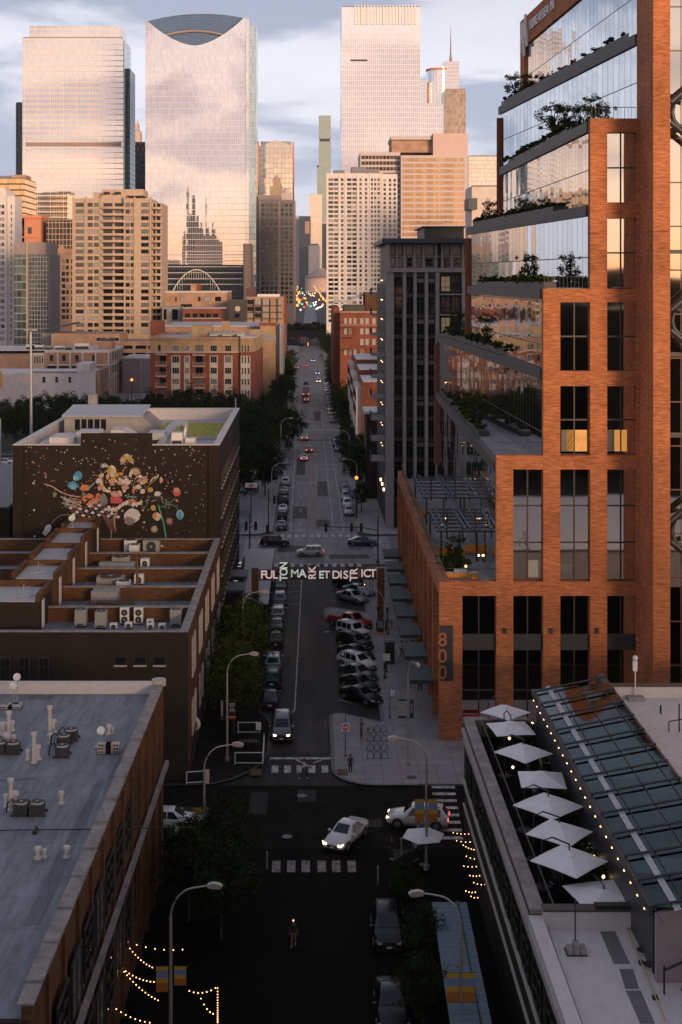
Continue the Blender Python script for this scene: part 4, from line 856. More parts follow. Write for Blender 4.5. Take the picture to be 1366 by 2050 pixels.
q = MB(); q.box(PX(492,Y),PX(511,Y),Y+2,Y+8,PZ(593.9,Y),PZ(577,Y)); q.build('roof_hut', M['maroon'], t)
q = MB(); q.box(PX(515,Y),PX(560,Y),Y+3,Y+9,PZ(593.9,Y),PZ(589,Y)); q.build('white_plant', M['white_metal'], t)
q = MB()
for px in (494,509,525,541,555.5): q.box(PX(px,Y)-.2,PX(px,Y)+.2,Y-.7,Y-.5,PZ(645,Y),PZ(597,Y))
for py in (612,625,638): q.box(PX(493,Y),PX(566,Y),Y-.7,Y-.02,PZ(py+.7,Y),PZ(py-.7,Y))
q.build('steel_frame', M['frame_dark'], t)
windows(t, wgrid(Y, [(495.5,508),(510.5,523),(526.5,539.5),(557,566)], [(600,609.5),(614,623),(627,636)]), 'F', Y, 'big', (('blind',3),('glass_dark',2)))
Y = 575; t = thing('brick_shed', 'long low dark red brick building with a row of windows between the lofts', 'building', (PX(405,Y),Y+6,0))
q = MB(); q.box(PX(366,Y),PX(442,Y),Y,Y+18,0,PZ(618,Y)); q.build('wall', M['brick_red'], t)
q = MB(); q.box(PX(366,Y),PX(450,Y),Y+.4,Y+17,PZ(618,Y)+.01,PZ(616,Y)); q.box(PX(366,Y),PX(442,Y),Y-.25,Y-.01,PZ(638,Y),PZ(636.5,Y)); q.build('roof', M['roof_pale'], t)
windows(t, wgrid(Y, [(371,381),(386,396),(400,410),(413,423),(427,437)], [(627.5,635)]), 'F', Y, 'big', (('glass_dark2',1),))
Y = 590; t = thing('arched_house', 'dark house with tall arched glazing beside the tan tower', 'building', (PX(342,Y),Y+6,0))
q = MB(); q.box(PX(325,Y),PX(362,Y),Y,Y+14,0,PZ(614,Y)); q.build('wall', M['concrete'], t)
windows(t, wgrid(Y, [(328,334),(345,356)], [(619,640)]), 'F', Y, 'big', (('glass_dark2',1),))

# viaduct across the street and walls beyond
Y = 872; t = thing('viaduct', 'concrete road viaduct crossing above the far end of the street', 'bridge', (0,Y+6,0))
q = MB(); q.box(-90,90,Y,Y+12,PZ(675,Y),PZ(663,Y)); q.build('deck', M['frame_dark'], t)
q = MB(); q.box(-90,90,Y-.5,Y-.01,PZ(664,Y),PZ(660,Y)); q.build('parapet', M['bark'], t)
for x in (-16,0.0,14): q = MB(); q.box(x-1,x+1,Y+2,Y+10,0,PZ(675,Y)-.01); q.build('pier', M['conc_grey'], t)
t = thing('retaining_wall', 'pale retaining wall among trees beyond the viaduct', 'wall', (2,1000,0))
q = MB(); q.box(PX(572,1000),PX(594,1000),1000,1004,0,PZ(634,1000)); q.build('tall_block', M['taupe'], t)
q = MB(); q.box(PX(594,1000)+.01,PX(660,1000),1001,1003,0,PZ(647,1000)); q.build('low_wall', M['taupe'], t)

# ================================================================ right middle distance
Y = 430; t = thing('brick_apartments', 'dark red brick apartment block with pale sash windows right of the street', 'building', (PX(720,Y),Y+15,0))
q = MB(); q.box(PX(681,Y),PX(790,Y),Y,Y+30,0,PZ(626,Y)); q.box(PX(668,Y+8),PX(681,Y)-.01,Y+8,Y+60,0,PZ(616,Y+8)); q.build('wall', M['brick_red'], t)
q = MB(); q.box(PX(680,Y),PX(790,Y),Y-.3,Y+.3,PZ(626,Y)+.01,PZ(623,Y)); q.box(PX(681,Y),PX(790,Y),Y-.25,Y-.01,PZ(651.4,Y),PZ(650,Y)); q.build('stone_bands', M['brick_peach'], t)
q = MB(); q.box(PX(733,Y),PX(790,Y),Y+6,Y+24,PZ(626,Y)+.1,PZ(586,Y)); q.build('roof_storey', M['brick_rust'], t)
q = MB(); q.xz([(PX(670,Y+10),PZ(601,Y+10)),(PX(695,Y+10),PZ(603,Y+10)),(PX(727,Y+10),PZ(588,Y+10)),(PX(727,Y+10),PZ(592,Y+10)),(PX(697,Y+10),PZ(607,Y+10)),(PX(670,Y+10),PZ(606,Y+10))],Y+10,Y+20); q.build('canopy_roof', M['roof_pale'], t)
q = MB(); q.box(PX(690,Y),PX(732,Y),Y+5,Y+22,PZ(626,Y)+.1,PZ(612,Y)); q.build('roof_terrace', M['frame_dark'], t)
windows(t, wgrid(Y, [(689.5,694.5),(699,704),(708.5,713.5),(721.5,728),(732,738.5),(746,752),(757,763)], [(637,648.5)])+wgrid(Y, [(689.5,694.5),(699,704),(721.5,728),(732,738.5),(746,752)], [(657.5,669)])+wgrid(Y, [(721.5,728),(732,738.5),(746,752),(757,763)], [(678.5,690.5)])+wgrid(Y, [(689.5,694.5),(699,704),(709,713.5),(722,728)], [(700,711)]), 'F', Y, 'sash', (('blind',6),('curtain_grey',2)))
for z in (PZ(655,Y),PZ(675,Y),PZ(698,Y)):
    q = MB(); q.box(PX(681,Y),PX(707,Y),Y-1.6,Y-.01,z-.15,z); o_ = q.build('balcony', M['frame_dark'], t)
# terrace row of town houses along the right pavement
for i,(ya,yb_,zz,lab) in enumerate(((300,322,19.2,'nearest white roofed town house of the terrace behind the right-hand trees'),(322.3,345,20.4,'middle white roofed town house of the terrace behind the right-hand trees'),(345.3,372,21.5,'farthest white roofed town house of the terrace behind the right-hand trees'))):
    xa = 11.6; t = thing('town_house', lab, 'house', (xa+6,(ya+yb_)/2,0), 'town houses of the right-hand terrace')
    q = MB(); q.box(xa,xa+16,ya,yb_,0,zz); q.build('wall', M['brick_red'], t)
    q = MB(); q.box(xa+.4,xa+15.6,ya+.4,yb_-.4,zz+.01,zz+.12); q.build('roof', M['roof_white'], t)
    for k in range(3): q = MB(); q.box(xa-1.2,xa-.01,ya+1.5+k*7,ya+5.5+k*7,0,zz-1.2); q.build('bay_window', M['cream'], t)
    q = MB(); q.box(xa+7,xa+15.4,ya+1,yb_-1,zz+.13,zz+3.2,0); q.box(xa+6.8,xa+15.6,ya+.8,yb_-.8,zz+3.21,zz+3.4,1); q.build('attic', [M['frame_dark'], M['roof_white']], t)
    windows(t, [(ya+2+k*7,ya+5+k*7,z-1,z+1) for k in range(3) for z in (zz-3.3,zz-6.6)], 'L', xa-1.2, 'big', (('glass_dark2',1),))
t = thing('corner_building', 'small dark brick building with a white flat roof beside the grey tower', 'building', (15,262,0))
q = MB(); q.box(10.9,22,258,268,0,PZ(829,258)); q.build('wall', M['brick_brown'], t)
q = MB(); q.box(10.5,22.3,257.6,268.4,PZ(829,258)+.01,PZ(829,258)+.5); q.build('roof', M['roof_white'], t)

# grey precast tower
Y = 227; t = thing('residential_tower', 'grey precast residential tower with dark window bays and an overhanging roof', 'building', (PX(850,Y),Y+14,0))
zt = PZ(570,Y); xa = PX(773,Y); xz_ = PX(985,Y)
q = MB(); q.box(xa,xz_,Y+1.0,Y+30,0,PZ(570,Y)); q.build('core', M['dark'], t)
piers = [(773,789),(807,813.5),(828.5,834.5),(851,857.5),(872.5,880),(925,933),(945,951),(968,974)]
q = MB()
for a,c in piers: q.box(PX(a,Y),PX(c,Y),Y-.0,Y+.99,0,PZ(545,Y))
q.box(xa,xz_,Y-.25,Y+.99,PZ(545,Y)+.01,PZ(536,Y)); q.build('piers', M['terra'], t)
q = MB(); q.box(xa+.5,xz_-.3,Y+1.4,Y+28,PZ(570,Y)+.01,PZ(487,Y)); q.build('penthouse', M['frame_dark'], t)
q = MB()
for a,c in ((779,783),(793,797),(808,813),(828,833),(846,851),(871,876),(884,888),(903,907),(925,930),(945,950),(967,972)): q.box(PX(a,Y),PX(c,Y),Y+.2,Y+1.39,PZ(535.9,Y),PZ(487,Y))
q.box(PX(779,Y),PX(972,Y),Y+.6,Y+1.3,PZ(515,Y),PZ(511,Y)); q.build('penthouse_frame', M['terra'], t)
windows(t, wgrid(Y, [(784,792),(798,807),(814,827),(834,845),(852,870),(889,902),(908,924)], [(488,510)]), 'F', Y+1.35, 'none', (('blind',1),))
windows(t, wgrid(Y, [(784,792),(798,807),(814,827),(834,845),(852,870),(889,902),(908,924)], [(516,534)]), 'F', Y+1.35, 'sash', (('glass_dark2',2),('curtain_grey',1)))
q = MB(); q.box(PX(764,Y),PX(990,Y),Y-2.5,Y+30,PZ(486.9,Y),PZ(478,Y)); q.build('roof', M['steel_dark'], t)
q = MB(); q.box(PX(858,Y),PX(940,Y),Y+8,Y+24,PZ(477.9,Y),PZ(452,Y)); q.build('plant_room', M['frame_dark'], t)
q = MB(); q.box(PX(858,Y)-.5,PX(942,Y),Y+7.4,Y+24.6,PZ(451.9,Y),PZ(449,Y)); q.build('plant_roof', M['steel_dark'], t)
bays = [(789.5,806.5),(814,828),(835,850.5),(858,872)]
rws = [(549+i*41.2, 588+i*41.2) for i in range(11)]
windows(t, wgrid(Y, bays, rws), 'F', Y+.75, 'big', (('glass_dark2',6),('glass_dark',2)))
q = MB()
for i in range(12):
    z = PZ(547.5+i*41.2,Y); q.box(PX(789,Y)+.01,PX(872,Y),Y+.35,Y+.7,z-.55,z)
q.build('spandrels', M['frame_dark'], t)
windows(t, wgrid(Y, [(836,850),(858,871)], [(r_[0]+8,r_[0]+17) for r_ in rws[::2]]), 'F', Y+.64, 'none', (('curtain_grey',1),), name='lit_blind')
balcony_stack(t, PX(880,Y)+.02,PX(925,Y)-.02,Y+.9,[PZ(p,Y) for p in (588,629,670,711,752,793)],1.6,M['terra'],M['frame_dark'])
windows(t, wgrid(Y, [(884,903),(905,922)], [(r_[0]+4,r_[1]-4) for r_ in rws[:6]]), 'F', Y+1.0, 'big', (('glass_dark2',4),('lit_dim',1)))
for z_ in [PZ(p,235) for p in (590,628,666,706,749,789,832,872,912)]:
    q = MB(); q.box(xa-2.3,xa-.01,Y+2,Y+9,z_-.25,z_); o_ = q.build('balcony', M['terra'], t)
    q = MB()
    q.tube([(xa-.1,Y+2,z_+1.05),(xa-2.3,Y+2,z_+1.05),(xa-2.3,Y+9,z_+1.05)],.035,4)
    for k in range(6): q.box(xa-2.3+k*.42,xa-2.27+k*.42,Y+2,Y+2.03,z_,z_+1.05)
    for k in range(16): q.box(xa-2.315,xa-2.285,Y+2+k*.45,Y+2.03+k*.45,z_,z_+1.05)
    off = t['_o']; r_ = bpy.data.objects.new('railing', q.mesh('railing', M['steel_dark'], off)); COL.objects.link(r_); r_.parent = o_
    q = MB(); q.ball((xa-.5,Y+1.95,z_+2.5),.10,6); q.ball((xa-.5,Y+6,z_+2.5),.10,6); r_ = bpy.data.objects.new('balcony_light', q.mesh('balcony_light', M['bulb_soft'], off)); COL.objects.link(r_); r_.parent = o_
q = MB()
for (px,py) in ((765,970),(768,979),(771,990)): q.box(PX(px,Y)-.15,PX(px,Y)+.15,Y-.25+4,Y+4.1,PZ(py,Y),PZ(py-6,Y))
q.build('wall_light', M['bulb_soft'], t)
# ================================================================ stepped orange brick office building on the right
Y0 = 122.6; K = F/Y0
def bx(px): return PX(px,Y0)
def bz(py): return PZ(py,Y0)
GM['ledge'] = curtain('office_glazing', 1.5, 4.0, (.62,.66,.70), (.06,.055,.055), lw=.07, metal=1.0, rough=.03, tilt=.012, var=.12)
GM['big'] = curtain('front_glazing', 2.72, 3.8, (.66,.60,.54), (.02,.018,.018), lw=.001, metal=1.0, rough=.03, tilt=.003, var=.04)
P1, P2, P3, PG = (24.8,175.5), (20.6,175.0), (18.9,200.0), (12.7,194.0)
XB = 60.0
t = thing('brick_office_building', 'stepped orange brick office building with planted glass terraces at the right', 'building', (30,160,0))
cols_ = [(880,926),(994,1028),(1088,1122),(1182,1216),(1275,1283)]
tops = [1165,912,578,237,237]; z_top = [bz(p) for p in tops]
q = MB(); D0, D1 = Y0, Y0+.9
# piers
for (a,c),zt in zip(cols_, (z_top[0],z_top[1],z_top[2],z_top[3],z_top[3])): q.box(bx(a),bx(c),D0,D1,0,zt)
gaps = [(926,994),(1028,1088),(1122,1182),(1216,1275)]
sp_ = [(1162,1193),(910,940),(743,773),(575,605),(405,437),(236,265)]
for gi,(a,c) in enumerate(gaps):
    for (u,v) in sp_:
        zt = bz(u) if u not in (910,575,236,1162) else bz({910:912,575:578,236:237,1162:1165}[u])
        if zt <= z_top[gi]+.2: q.box(bx(a)+.004,bx(c)-.004,D0+.004,D1,bz(v),zt-.003)
q.build('brick_facade', M['brick_orange'], t)
q = MB(); q.box(PX(1308,117.6),31.45,117.6,123.5,0,84); q.build('brick_pier', M['brick_orange'], t)
# street side brick colonnade of the base
q = MB(); dirG = Vector((PG[0]-11.8, PG[1]-Y0))
def onG(y, off=0.0): u = (y-Y0)/(PG[1]-Y0); return 11.8+(PG[0]-11.8)*u+off
for i in range(12):
    y = Y0+.91+ i*6.35
    if i == 0: continue
    q.prism([(onG(y),y),(onG(y)+1.1,y),(onG(y+1.3)+1.1,y+1.3),(onG(y+1.3),y+1.3)], 0, 13.1)
q.prism([(onG(D1+.01),D1+.01),(onG(D1)+.95,D1+.01),(PG[0]+.95,PG[1]),(PG[0],PG[1])], 13.11, 14.5)
q.build('brick_colonnade', M['brick_orange'], t)
q = MB(); q.prism([(onG(D1)+1.3,D1+.01),(XB,D1+.01),(XB,PG[1]),(PG[0]+1.3,PG[1])], 0, 13.0); q.build('base_core', M['glass_dark2'], t)
q = MB(); q.prism([(onG(D1)+.96,D1+.02),(XB,D1+.02),(XB,PG[1]-.01),(PG[0]+.96,PG[1]-.01)], 13.01, 13.35); q.build('terrace_deck', M['sidewalk'], t)
# glass volumes fanned about the far corners
def vol(xn, far, z0, z1, band=1.0, name='glass_storey'):
    poly = [(xn,D1+.01),(XB,D1+.01),(XB,far[1]),far]
    q = MB(); q.prism(poly, z0, z1-.01); q.build(name, GM['ledge'], t)
    e = .22; poly2 = [(xn-e,D1+.012),(XB,D1+.012),(XB,far[1]+e),(far[0]-e,far[1]+e)]
    q = MB(); q.prism(poly2, z1-band, z1, 0); q.build('terrace_edge', M['bronze'], t)
    q = MB(); q.prism([(xn+.4,D1+.3),(XB-1,D1+.3),(XB-1,far[1]-.5),(far[0]+.4,far[1]-.5)], z1+.001, z1+.06); q.build('terrace_deck', M['sidewalk'], t)
vol(17.1, P3, 13.36, bz(926))
vol(21.3, P3, bz(926)+.07, bz(739))
vol(21.3, P2, bz(739)+.07, bz(578))
vol(25.5, P2, bz(578)+.07, bz(410))
vol(25.6, P1, bz(410)+.07, bz(267)+1.2)
vol(30.0, P1, bz(267)+1.27, 64.5)
far0 = (27.7,175.5)
q = MB(); q.prism([(30.0,D1+.01),(XB,D1+.01),(XB,far0[1]),far0], 64.57, 72.0); q.build('glass_storey', GM['ledge'], t)
q = MB(); u_ = .25
q.prism([(30.0-u_,D1+.02),(XB,D1+.02),(XB,far0[1]+u_),(far0[0]-u_,far0[1]+u_)], 72.01, 75.6)
q.prism([(far0[0]-u_+.08,far0[1]-2.4),(far0[0]+1.5,far0[1]-2.4),(far0[0]+1.5,far0[1]+u_-.01),(far0[0]-u_,far0[1]+u_-.01)], 64.56, 72.0)
q.build('brick_crown', M['brick_orange'], t)
# thin far-corner brick columns
for (p_,z0,z1) in ((P2,bz(739),bz(410)-1.46),(P3,14.6,bz(739)-1.46),(P1,bz(410)+.06,64.5-1.46)): q = MB(); q.box(p_[0]-.4,p_[0]+.25,p_[1]-.25,p_[1]+.45,z0,z1); q.build('corner_column', M['brick_red'], t)
# front windows: each opening one glazed unit
opens = []
rowz = [(940,1162),(773,910),(605,743),(437,575),(265,405)]
for gi,(a,c) in enumerate(gaps):
    opens.append((bx(a),bx(c),0.15,bz(1193)))
    for ri,(u,v) in enumerate(rowz):
        if bz(u) < z_top[gi]: opens.append((bx(a),bx(c),bz(v),bz(u)))
for (xa_,xb_,za,zb_) in opens:
    q = MB(); q.box(xa_+.02,xb_-.02,Y0+.55,Y0+.62,za+.02,zb_-.02,0)
    xm = (xa_+xb_)/2; q.box(xm-.06,xm+.06,Y0+.46,Y0+.548,za+.02,zb_-.02,1)
    h = zb_-za; n_ = 2 if h < 8 else 3
    for k in range(1,n_): 
        z = za+h*k/n_; q.box(xa_+.02,xm-.061,Y0+.47,Y0+.548,z-.07,z+.07,1); q.box(xm+.061,xb_-.02,Y0+.47,Y0+.548,z-.07,z+.07,1)
    if za < 1: q.box(xa_+.02,xb_-.02,Y0+.40,Y0+.459,zb_*.62,zb_*.62+1.4,2)
    q.build('window', [GM['big'], M['frame_dark'], M['steel_dark']], t)
# lit rooms behind the third row, wall lamps, railing
for (pa,pb,mt) in ((1126,1150,'curtain_grey'),(1137,1178,'lit'),(1218,1232,'curtain_grey'),(1233,1258,'lit')):
    q = MB(); q.box(bx(pa),bx(pb),Y0+.50,Y0+.545,bz(905),bz(862)); q.build('lit_room', M[mt], t)
for (pa,pb,u,v,mt) in ((1058,1080,1124,1158,'blind'),(1122,1147,1133,1150,'curtain_grey')):
    q = MB(); q.box(bx(pa),bx(pb),Y0+.50,Y0+.545,bz(v),bz(u)); q.build('pinned_board', M[mt], t)
for px in (1011,1103,1195): q = MB(); q.box(bx(px)-.14,bx(px)+.14,Y0-.26,Y0-.003,bz(1267),bz(1257)); q.build('wall_lamp', M['frame_dark'], t)
# entrance canopies on the street side
for i in range(8):
    y = 128.5+i*8.2; xe = onG(y)
    q = MB(); q.box(xe-2.3,xe-.02,y,y+5.2,3.5,3.85); q.build('entrance_canopy', M['awning'], t)
# number panel on the corner pier
q = MB(); q.box(bx(881),bx(907),Y0-.10,Y0-.003,bz(1362),bz(1252)); q.build('number_panel', M['steel_dark'], t)
for i,ch in enumerate('800'):
    text(ch, 1.75, M['number_orange'], (bx(886),Y0-.13,bz(1281+i*33)), parent=t, ext=.02, name='number', sx=1.0)
# crown lettering facing the street
crl = thing('rooftop_lettering', 'white raised letters and emblem on the brick crown facing the street', 'sign', (27.2,170,74))
fdir = math.atan2(175.5-D1, 27.7-30.0)
def crownpos(px, z):   # point on the crown's street face seen at photo column px
    # line x = 29.75 + (y-D1)*s
    s_ = (far0[0]-30.0)/(far0[1]-D1); a = (px-VX)/F
    y = (30.0-.30-s_*D1)/(a-s_); return (a*y, y, z)
word = [('F',1063),('L',1066),('O',1069),('R',1072.5),('E',1076),('A',1081),('E',1085),('S',1089),('E',1093),('A',1097),('I',1104),('N',1107.5),('T',1111)]
for ch,px in word:
    text(ch, 1.6, M['sign_white'], crownpos(px, 73.8), (pi/2,0,fdir+pi), crl, .12, 'letter')
q = MB(); c_ = crownpos(1050.5, 73.2); s_ = (far0[0]-30.0)/(far0[1]-D1)
for k,(dy,z0,z1) in enumerate(((-1.7,-1.6,.6),(-.9,-.4,2.6),(0,-2.6,1.6),(.9,-.8,1.9),(1.7,-2.0,.4))):
    q.box(c_[0]+dy*s_-.2,c_[0]+dy*s_+.05,c_[1]+dy-.3,c_[1]+dy+.3,c_[2]+z0,c_[2]+z1)
q.build('emblem', M['sign_white'], crl)
# glass wing with steel mega-bracing at the right edge
t2 = thing('braced_glass_wing', 'mirrored glass wing with dark steel cross bracing at the right edge of the frame', 'building', (45,125,0))
q = MB(); q.box(31.46,62,Y0+.3,Y0+30,0,84); q.build('glazing', GM['big2'] if 'big2' in GM else GM.setdefault('big2', curtain('mirrored_glazing', 3.1, 4.0, (.66,.60,.52), (.12,.05,.03), lw=.09, metal=1.0, rough=.03, tilt=.006, var=.06, off=1.2)), t2)
q = MB()
for zc in (bz(228),bz(640),bz(1058)):
    xc = 33.1; r_ = 2.0
    for sgn in (1,-1):
        q.tube([(xc-.6,Y0-1.2,zc+sgn*.9),(xc+9.5,Y0-1.2,zc+sgn*9.3)], .30, 6)
    pts = [(xc+.6+cos(R(a))*1.1,Y0-1.2,zc+sin(R(a))*1.4) for a in range(60,301,30)]
    q.tube(pts, .24, 6)
q.build('cross_bracing', M['steel_dark'], t2)
q = MB()
for z in [bz(p) for p in (868,706,500)]: q.box(31.47,62,Y0-.05,Y0+.299,z-.35,z)
q.build('floor_edges', M['bronze'], t2)

# ================================================================ mural building
XM, YA, YB = -10.3, 154.0, 198.0
zM = 23.1; xL = PX(27,YA)
t = thing('mural_building', 'dark brown brick building with a big floral mural and a white and green roof', 'building', ((XM+xL)/2,(YA+YB)/2,0))
q = MB(); th = .6; zp = zM
q.box(xL,XM,YA,YA+th,0,zM); q.box(XM-th,XM,YA+th,YB,0,zM); q.box(xL,xL+th,YA+th,YB,0,zM); q.box(xL+th,XM-th,YB-th,YB,0,zM)
q.box(PX(162,YA),PX(304,YA),YA+.003,YA+th-.003,zM,PZ(868,YA))
q.box(xL+.004,PX(48,YA),YA-.25,YA-.001,0,zM-.01); q.box(PX(418,YA),XM-.004,YA-.25,YA-.001,0,zM-.01)
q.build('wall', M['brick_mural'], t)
q = MB(); q.box(xL+th,XM-th,YA+th,YB-th,0,zM-1.6); q.build('roof', M['roof_pale'], t)
q = MB(); e=.06
q.box(xL-e,xL+th+.15,YA-e,YB,zM+.001,zM+.09); q.box(XM-th-.15,XM+e,YA-e,YB,zM+.001,zM+.09); q.box(xL+th+.16,XM-th-.16,YB-th-.1,YB+e,zM+.001,zM+.09)
q.box(xL+th+.16,PX(161,YA),YA-e,YA+th+.05,zM+.001,zM+.09); q.box(PX(305,YA),XM-th-.16,YA-e,YA+th+.05,zM+.001,zM+.09)
q.build('coping', M['roof_white'], t)
q = MB(); q.box(xL+th,xL+th+.12,YA+th,YB-th,zM-1.59,zM-.02); q.box(XM-th-.12,XM-th,YA+th,YB-th,zM-1.59,zM-.02); q.box(xL+.8,XM-.8,YB-th-.12,YB-th,zM-1.59,zM-.02); q.build('parapet_lining', M['roof_white'], t)
zr = zM-1.6
q = MB(); q.box(-20.3,-11.9,173,191,zr+.01,zr+.28); q.build('green_roof', M['sedum'], t)
q = MB(); q.box(-20.5,-20.31,172.8,191.2,zr+.01,zr+.36); q.box(-11.89,-11.7,172.8,191.2,zr+.01,zr+.36); q.box(-20.3,-11.9,172.8,172.99,zr+.01,zr+.36); q.build('green_roof_edge', M['galv'], t)
q = MB(); # long clerestory monitor
q.xz([(-32.0,zr+.01),(-32.0,zr+2.6),(-21.8,zr+2.6),(-20.0,zr+1.0),(-20.0,zr+.01)],176,184); q.build('roof_monitor', M['terra'], t)
q = MB(); q.add([(-32.3,175.6,zr+2.65),(-21.7,175.6,zr+2.65),(-21.7,184.4,zr+3.3),(-32.3,184.4,zr+3.3),(-32.3,175.6,zr+2.8),(-21.7,175.6,zr+2.8),(-21.7,184.4,zr+3.45),(-32.3,184.4,zr+3.45)],[(3,2,1,0),(4,5,6,7),(0,1,5,4),(1,2,6,5),(2,3,7,6),(3,0,4,7)]); q.build('monitor_roof', M['galv'], t)
q = MB()
for i in range(5): q.box(-30.6+i*.85,-29.95+i*.85,175.93,175.99,zr+.9,zr+2.3)
q.build('monitor_window', M['glass_dark2'], t)
q = MB()
for (a,c,y0,y1,h) in ((-30.5,-27.6,158,163,2.0),(-27.5,-24.9,159,163,2.5),(-31.9,-30.6,160,163,1.2)): q.box(a,c,y0,y1,zr+.01,zr+h)
q.build('plant_screen', M['roof_white'], t)
q = MB(); q.box(-31.2,-30.0,190,191.2,zr+.01,zr+4.3); q.build('chimney', M['concrete'], t)
for (i,(x,y,w_,d_,h_,lb)) in enumerate(((-18.6,165.5,2.0,3.4,1.9,'tall silver ventilation unit beside the sedum roof'),(-16.0,163.5,1.3,1.6,2.0,'white upright cabinet near the front parapet of the mural building'),(-14.4,163.6,1.2,1.4,1.3,'small white cabinet nearest the right parapet of the mural building'))):
    rooftop_unit(0,0,y,w_,d_,h_,lb,'galv' if i==0 else 'white_metal','plant on the mural building',False,zr); bpy.context.scene.collection.objects[-1].location.x = x
tt = thing('duct', 'curved silver air duct crossing the white roof beside the sedum', 'duct', (-17.5,169,zr)); 
q = MB(); q.tube([(-17.9,162,zr+.55),(-17.6,166,zr+1.3),(-17.3,169,zr+1.9),(-16.8,171.5,zr+2.2),(-16.0,172.4,zr+2.1),(-15.9,172.5,zr+.3)],.55,8); q.build('duct_run', M['galv'], tt)
q = MB(); q.box(-18.3,-17.3,161.6,162.6,zr+.01,zr+.5); q.box(-16.3,-15.5,172.1,172.9,zr+.01,zr+.3); q.build('duct_foot', M['grey_metal'], tt)
tt = thing('sloped_vent_housing', 'white wedge shaped vent housing beside the curved duct', 'vent', (-21.5,166,zr))
q = MB(); q.xz([(-24.0,zr+.01),(-24.0,zr+2.3),(-22.6,zr+2.3),(-19.6,zr+.6),(-19.6,zr+.01)],163,167); q.build('housing', M['roof_white'], tt)
# right wall of the mural building: small deep windows with pale sills
zs_ = [4.2,7.6,11,14.4,17.8]
windows(t, [(y,y+1.1,z,z+1.7) for z in zs_ for y in [157+i*2.9 for i in range(14)]], 'R', XM, 'none', (('glass_dark2',1),))
q = MB()
for z in zs_:
    for y in [157+i*2.9 for i in range(14)]: q.box(XM+.002,XM+.16,y-.1,y+1.2,z-.16,z-.03)
q.build('sills', M['stone_trim'], t)
# the mural: painted shapes a few millimetres proud of the brick
mm = {}
def pm(k, c): mm[k] = plain('mural_'+k, c, .8, noise=.25, ns=3); return mm[k]
for k,c in dict(cream=(.50,.42,.32), pink=(.45,.24,.20), white=(.50,.48,.47), blue=(.06,.22,.36), lblue=(.16,.34,.42), orange=(.50,.17,.06), gold=(.42,.26,.08), red=(.45,.08,.08), green=(.08,.30,.20), olive=(.20,.20,.07), grey=(.17,.15,.15), plum=(.10,.04,.05)).items(): pm(k,c)
mk = list(mm); mats_ = [mm[k] for k in mk]
mq = MB(); layer = [0]
rn = random.Random(5)
def mpoly(pts, col):
    layer[0] += 1; y = YA-.006-.00045*layer[0]
    mq.add([(PX(a,YA),y,PZ(c,YA)) for a,c in pts], [tuple(range(len(pts)))], mk.index(col))
def blob(cx,cy,rx,ry,col,k=9,jit=.15,rot=0.0):
    pts = []
    for i in range(k):
        a = -2*pi*i/k; r_ = 1+rn.uniform(-jit,jit); x,y = cos(a)*rx*r_, sin(a)*ry*r_
        pts.append((cx+x*cos(rot)-y*sin(rot), cy+x*sin(rot)+y*cos(rot)))
    mpoly(pts, col)
def stem(pts, w, col):
    L=[];Rr=[]
    for i,p in enumerate(pts):
        a = Vector(pts[max(0,i-1)]); c = Vector(pts[min(len(pts)-1,i+1)]); d = (c-a).normalized(); nn = Vector((-d.y,d.x))*w/2
        L.append(tuple(Vector(p)+nn)); Rr.append(tuple(Vector(p)-nn))
    for i in range(len(pts)-1): mpoly([L[i],L[i+1],Rr[i+1],Rr[i]], col)
def burst(cx,cy,r0,r1,k,w,col,a0=0,a1=360):
    for i in range(k):
        a = R(a0+(a1-a0)*i/k+rn.uniform(-4,4)); rr = r1*rn.uniform(.75,1.05)
        stem([(cx+cos(a)*r0,cy+sin(a)*r0),(cx+cos(a)*rr,cy+sin(a)*rr)],w,col)
# falling petals
for i in range(150):
    x = rn.uniform(52,412); y = rn.uniform(880,965)+ (30 if rn.random()<.3 else 0)
    if y < 893 and not 166 < x < 300: y += 14
    blob(x,y,rn.uniform(.7,2.0),rn.uniform(.7,1.8),rn.choice(['cream','gold','cream','pink','orange','white']),5,.35)
for i in range(90): blob(rn.uniform(52,412),rn.uniform(950,1070),rn.uniform(.5,1.2),rn.uniform(.5,1.2),rn.choice(['cream','white','gold']),5,.3)
for (x,y) in ((68,967),(69,1021),(70,1073)): blob(x,y,2.1,2.1,'white',9,.03)
# large flower heads
burst(255,922,3,15,34,1.1,'cream',150,390); burst(255,922,2,12,22,1.1,'gold',150,390); stem([(251,934),(247,944),(246,955)],1.4,'orange')
burst(272,946,2,11,18,.9,'cream',200,380); blob(225,943,9,13,'cream',12,.12); blob(220,944,5,9,'gold',9,.12); burst(210,935,1,9,14,.8,'white',180,360)
blob(157,952,10,10,'blue',9,.12); blob(152,957,6,6,'lblue',7,.2); burst(147,974,3,12,22,1.8,'blue',170,370); blob(147,973,7,6,'lblue',8,.2)
blob(170,976,9,7,'orange',9,.2); stem([(178,978),(190,966)],3,'green'); stem([(165,985),(172,990)],3,'green')
for i in range(58):
    a = rn.uniform(0,2*pi); r_ = rn.random()**.6; blob(243+cos(a)*52*r_,965+sin(a)*24*r_,rn.uniform(2.2,6.2),rn.uniform(2.4,5.6),rn.choice(['cream','white','cream','pink','gold','pink']),8,.15)
for i in range(70):
    a = rn.uniform(0,2*pi); r_ = rn.random()**.5; blob(245+cos(a)*70*r_,962+sin(a)*28*r_,rn.uniform(.8,1.8),rn.uniform(.8,1.8),rn.choice(['red','orange','cream','gold']),6,.2)
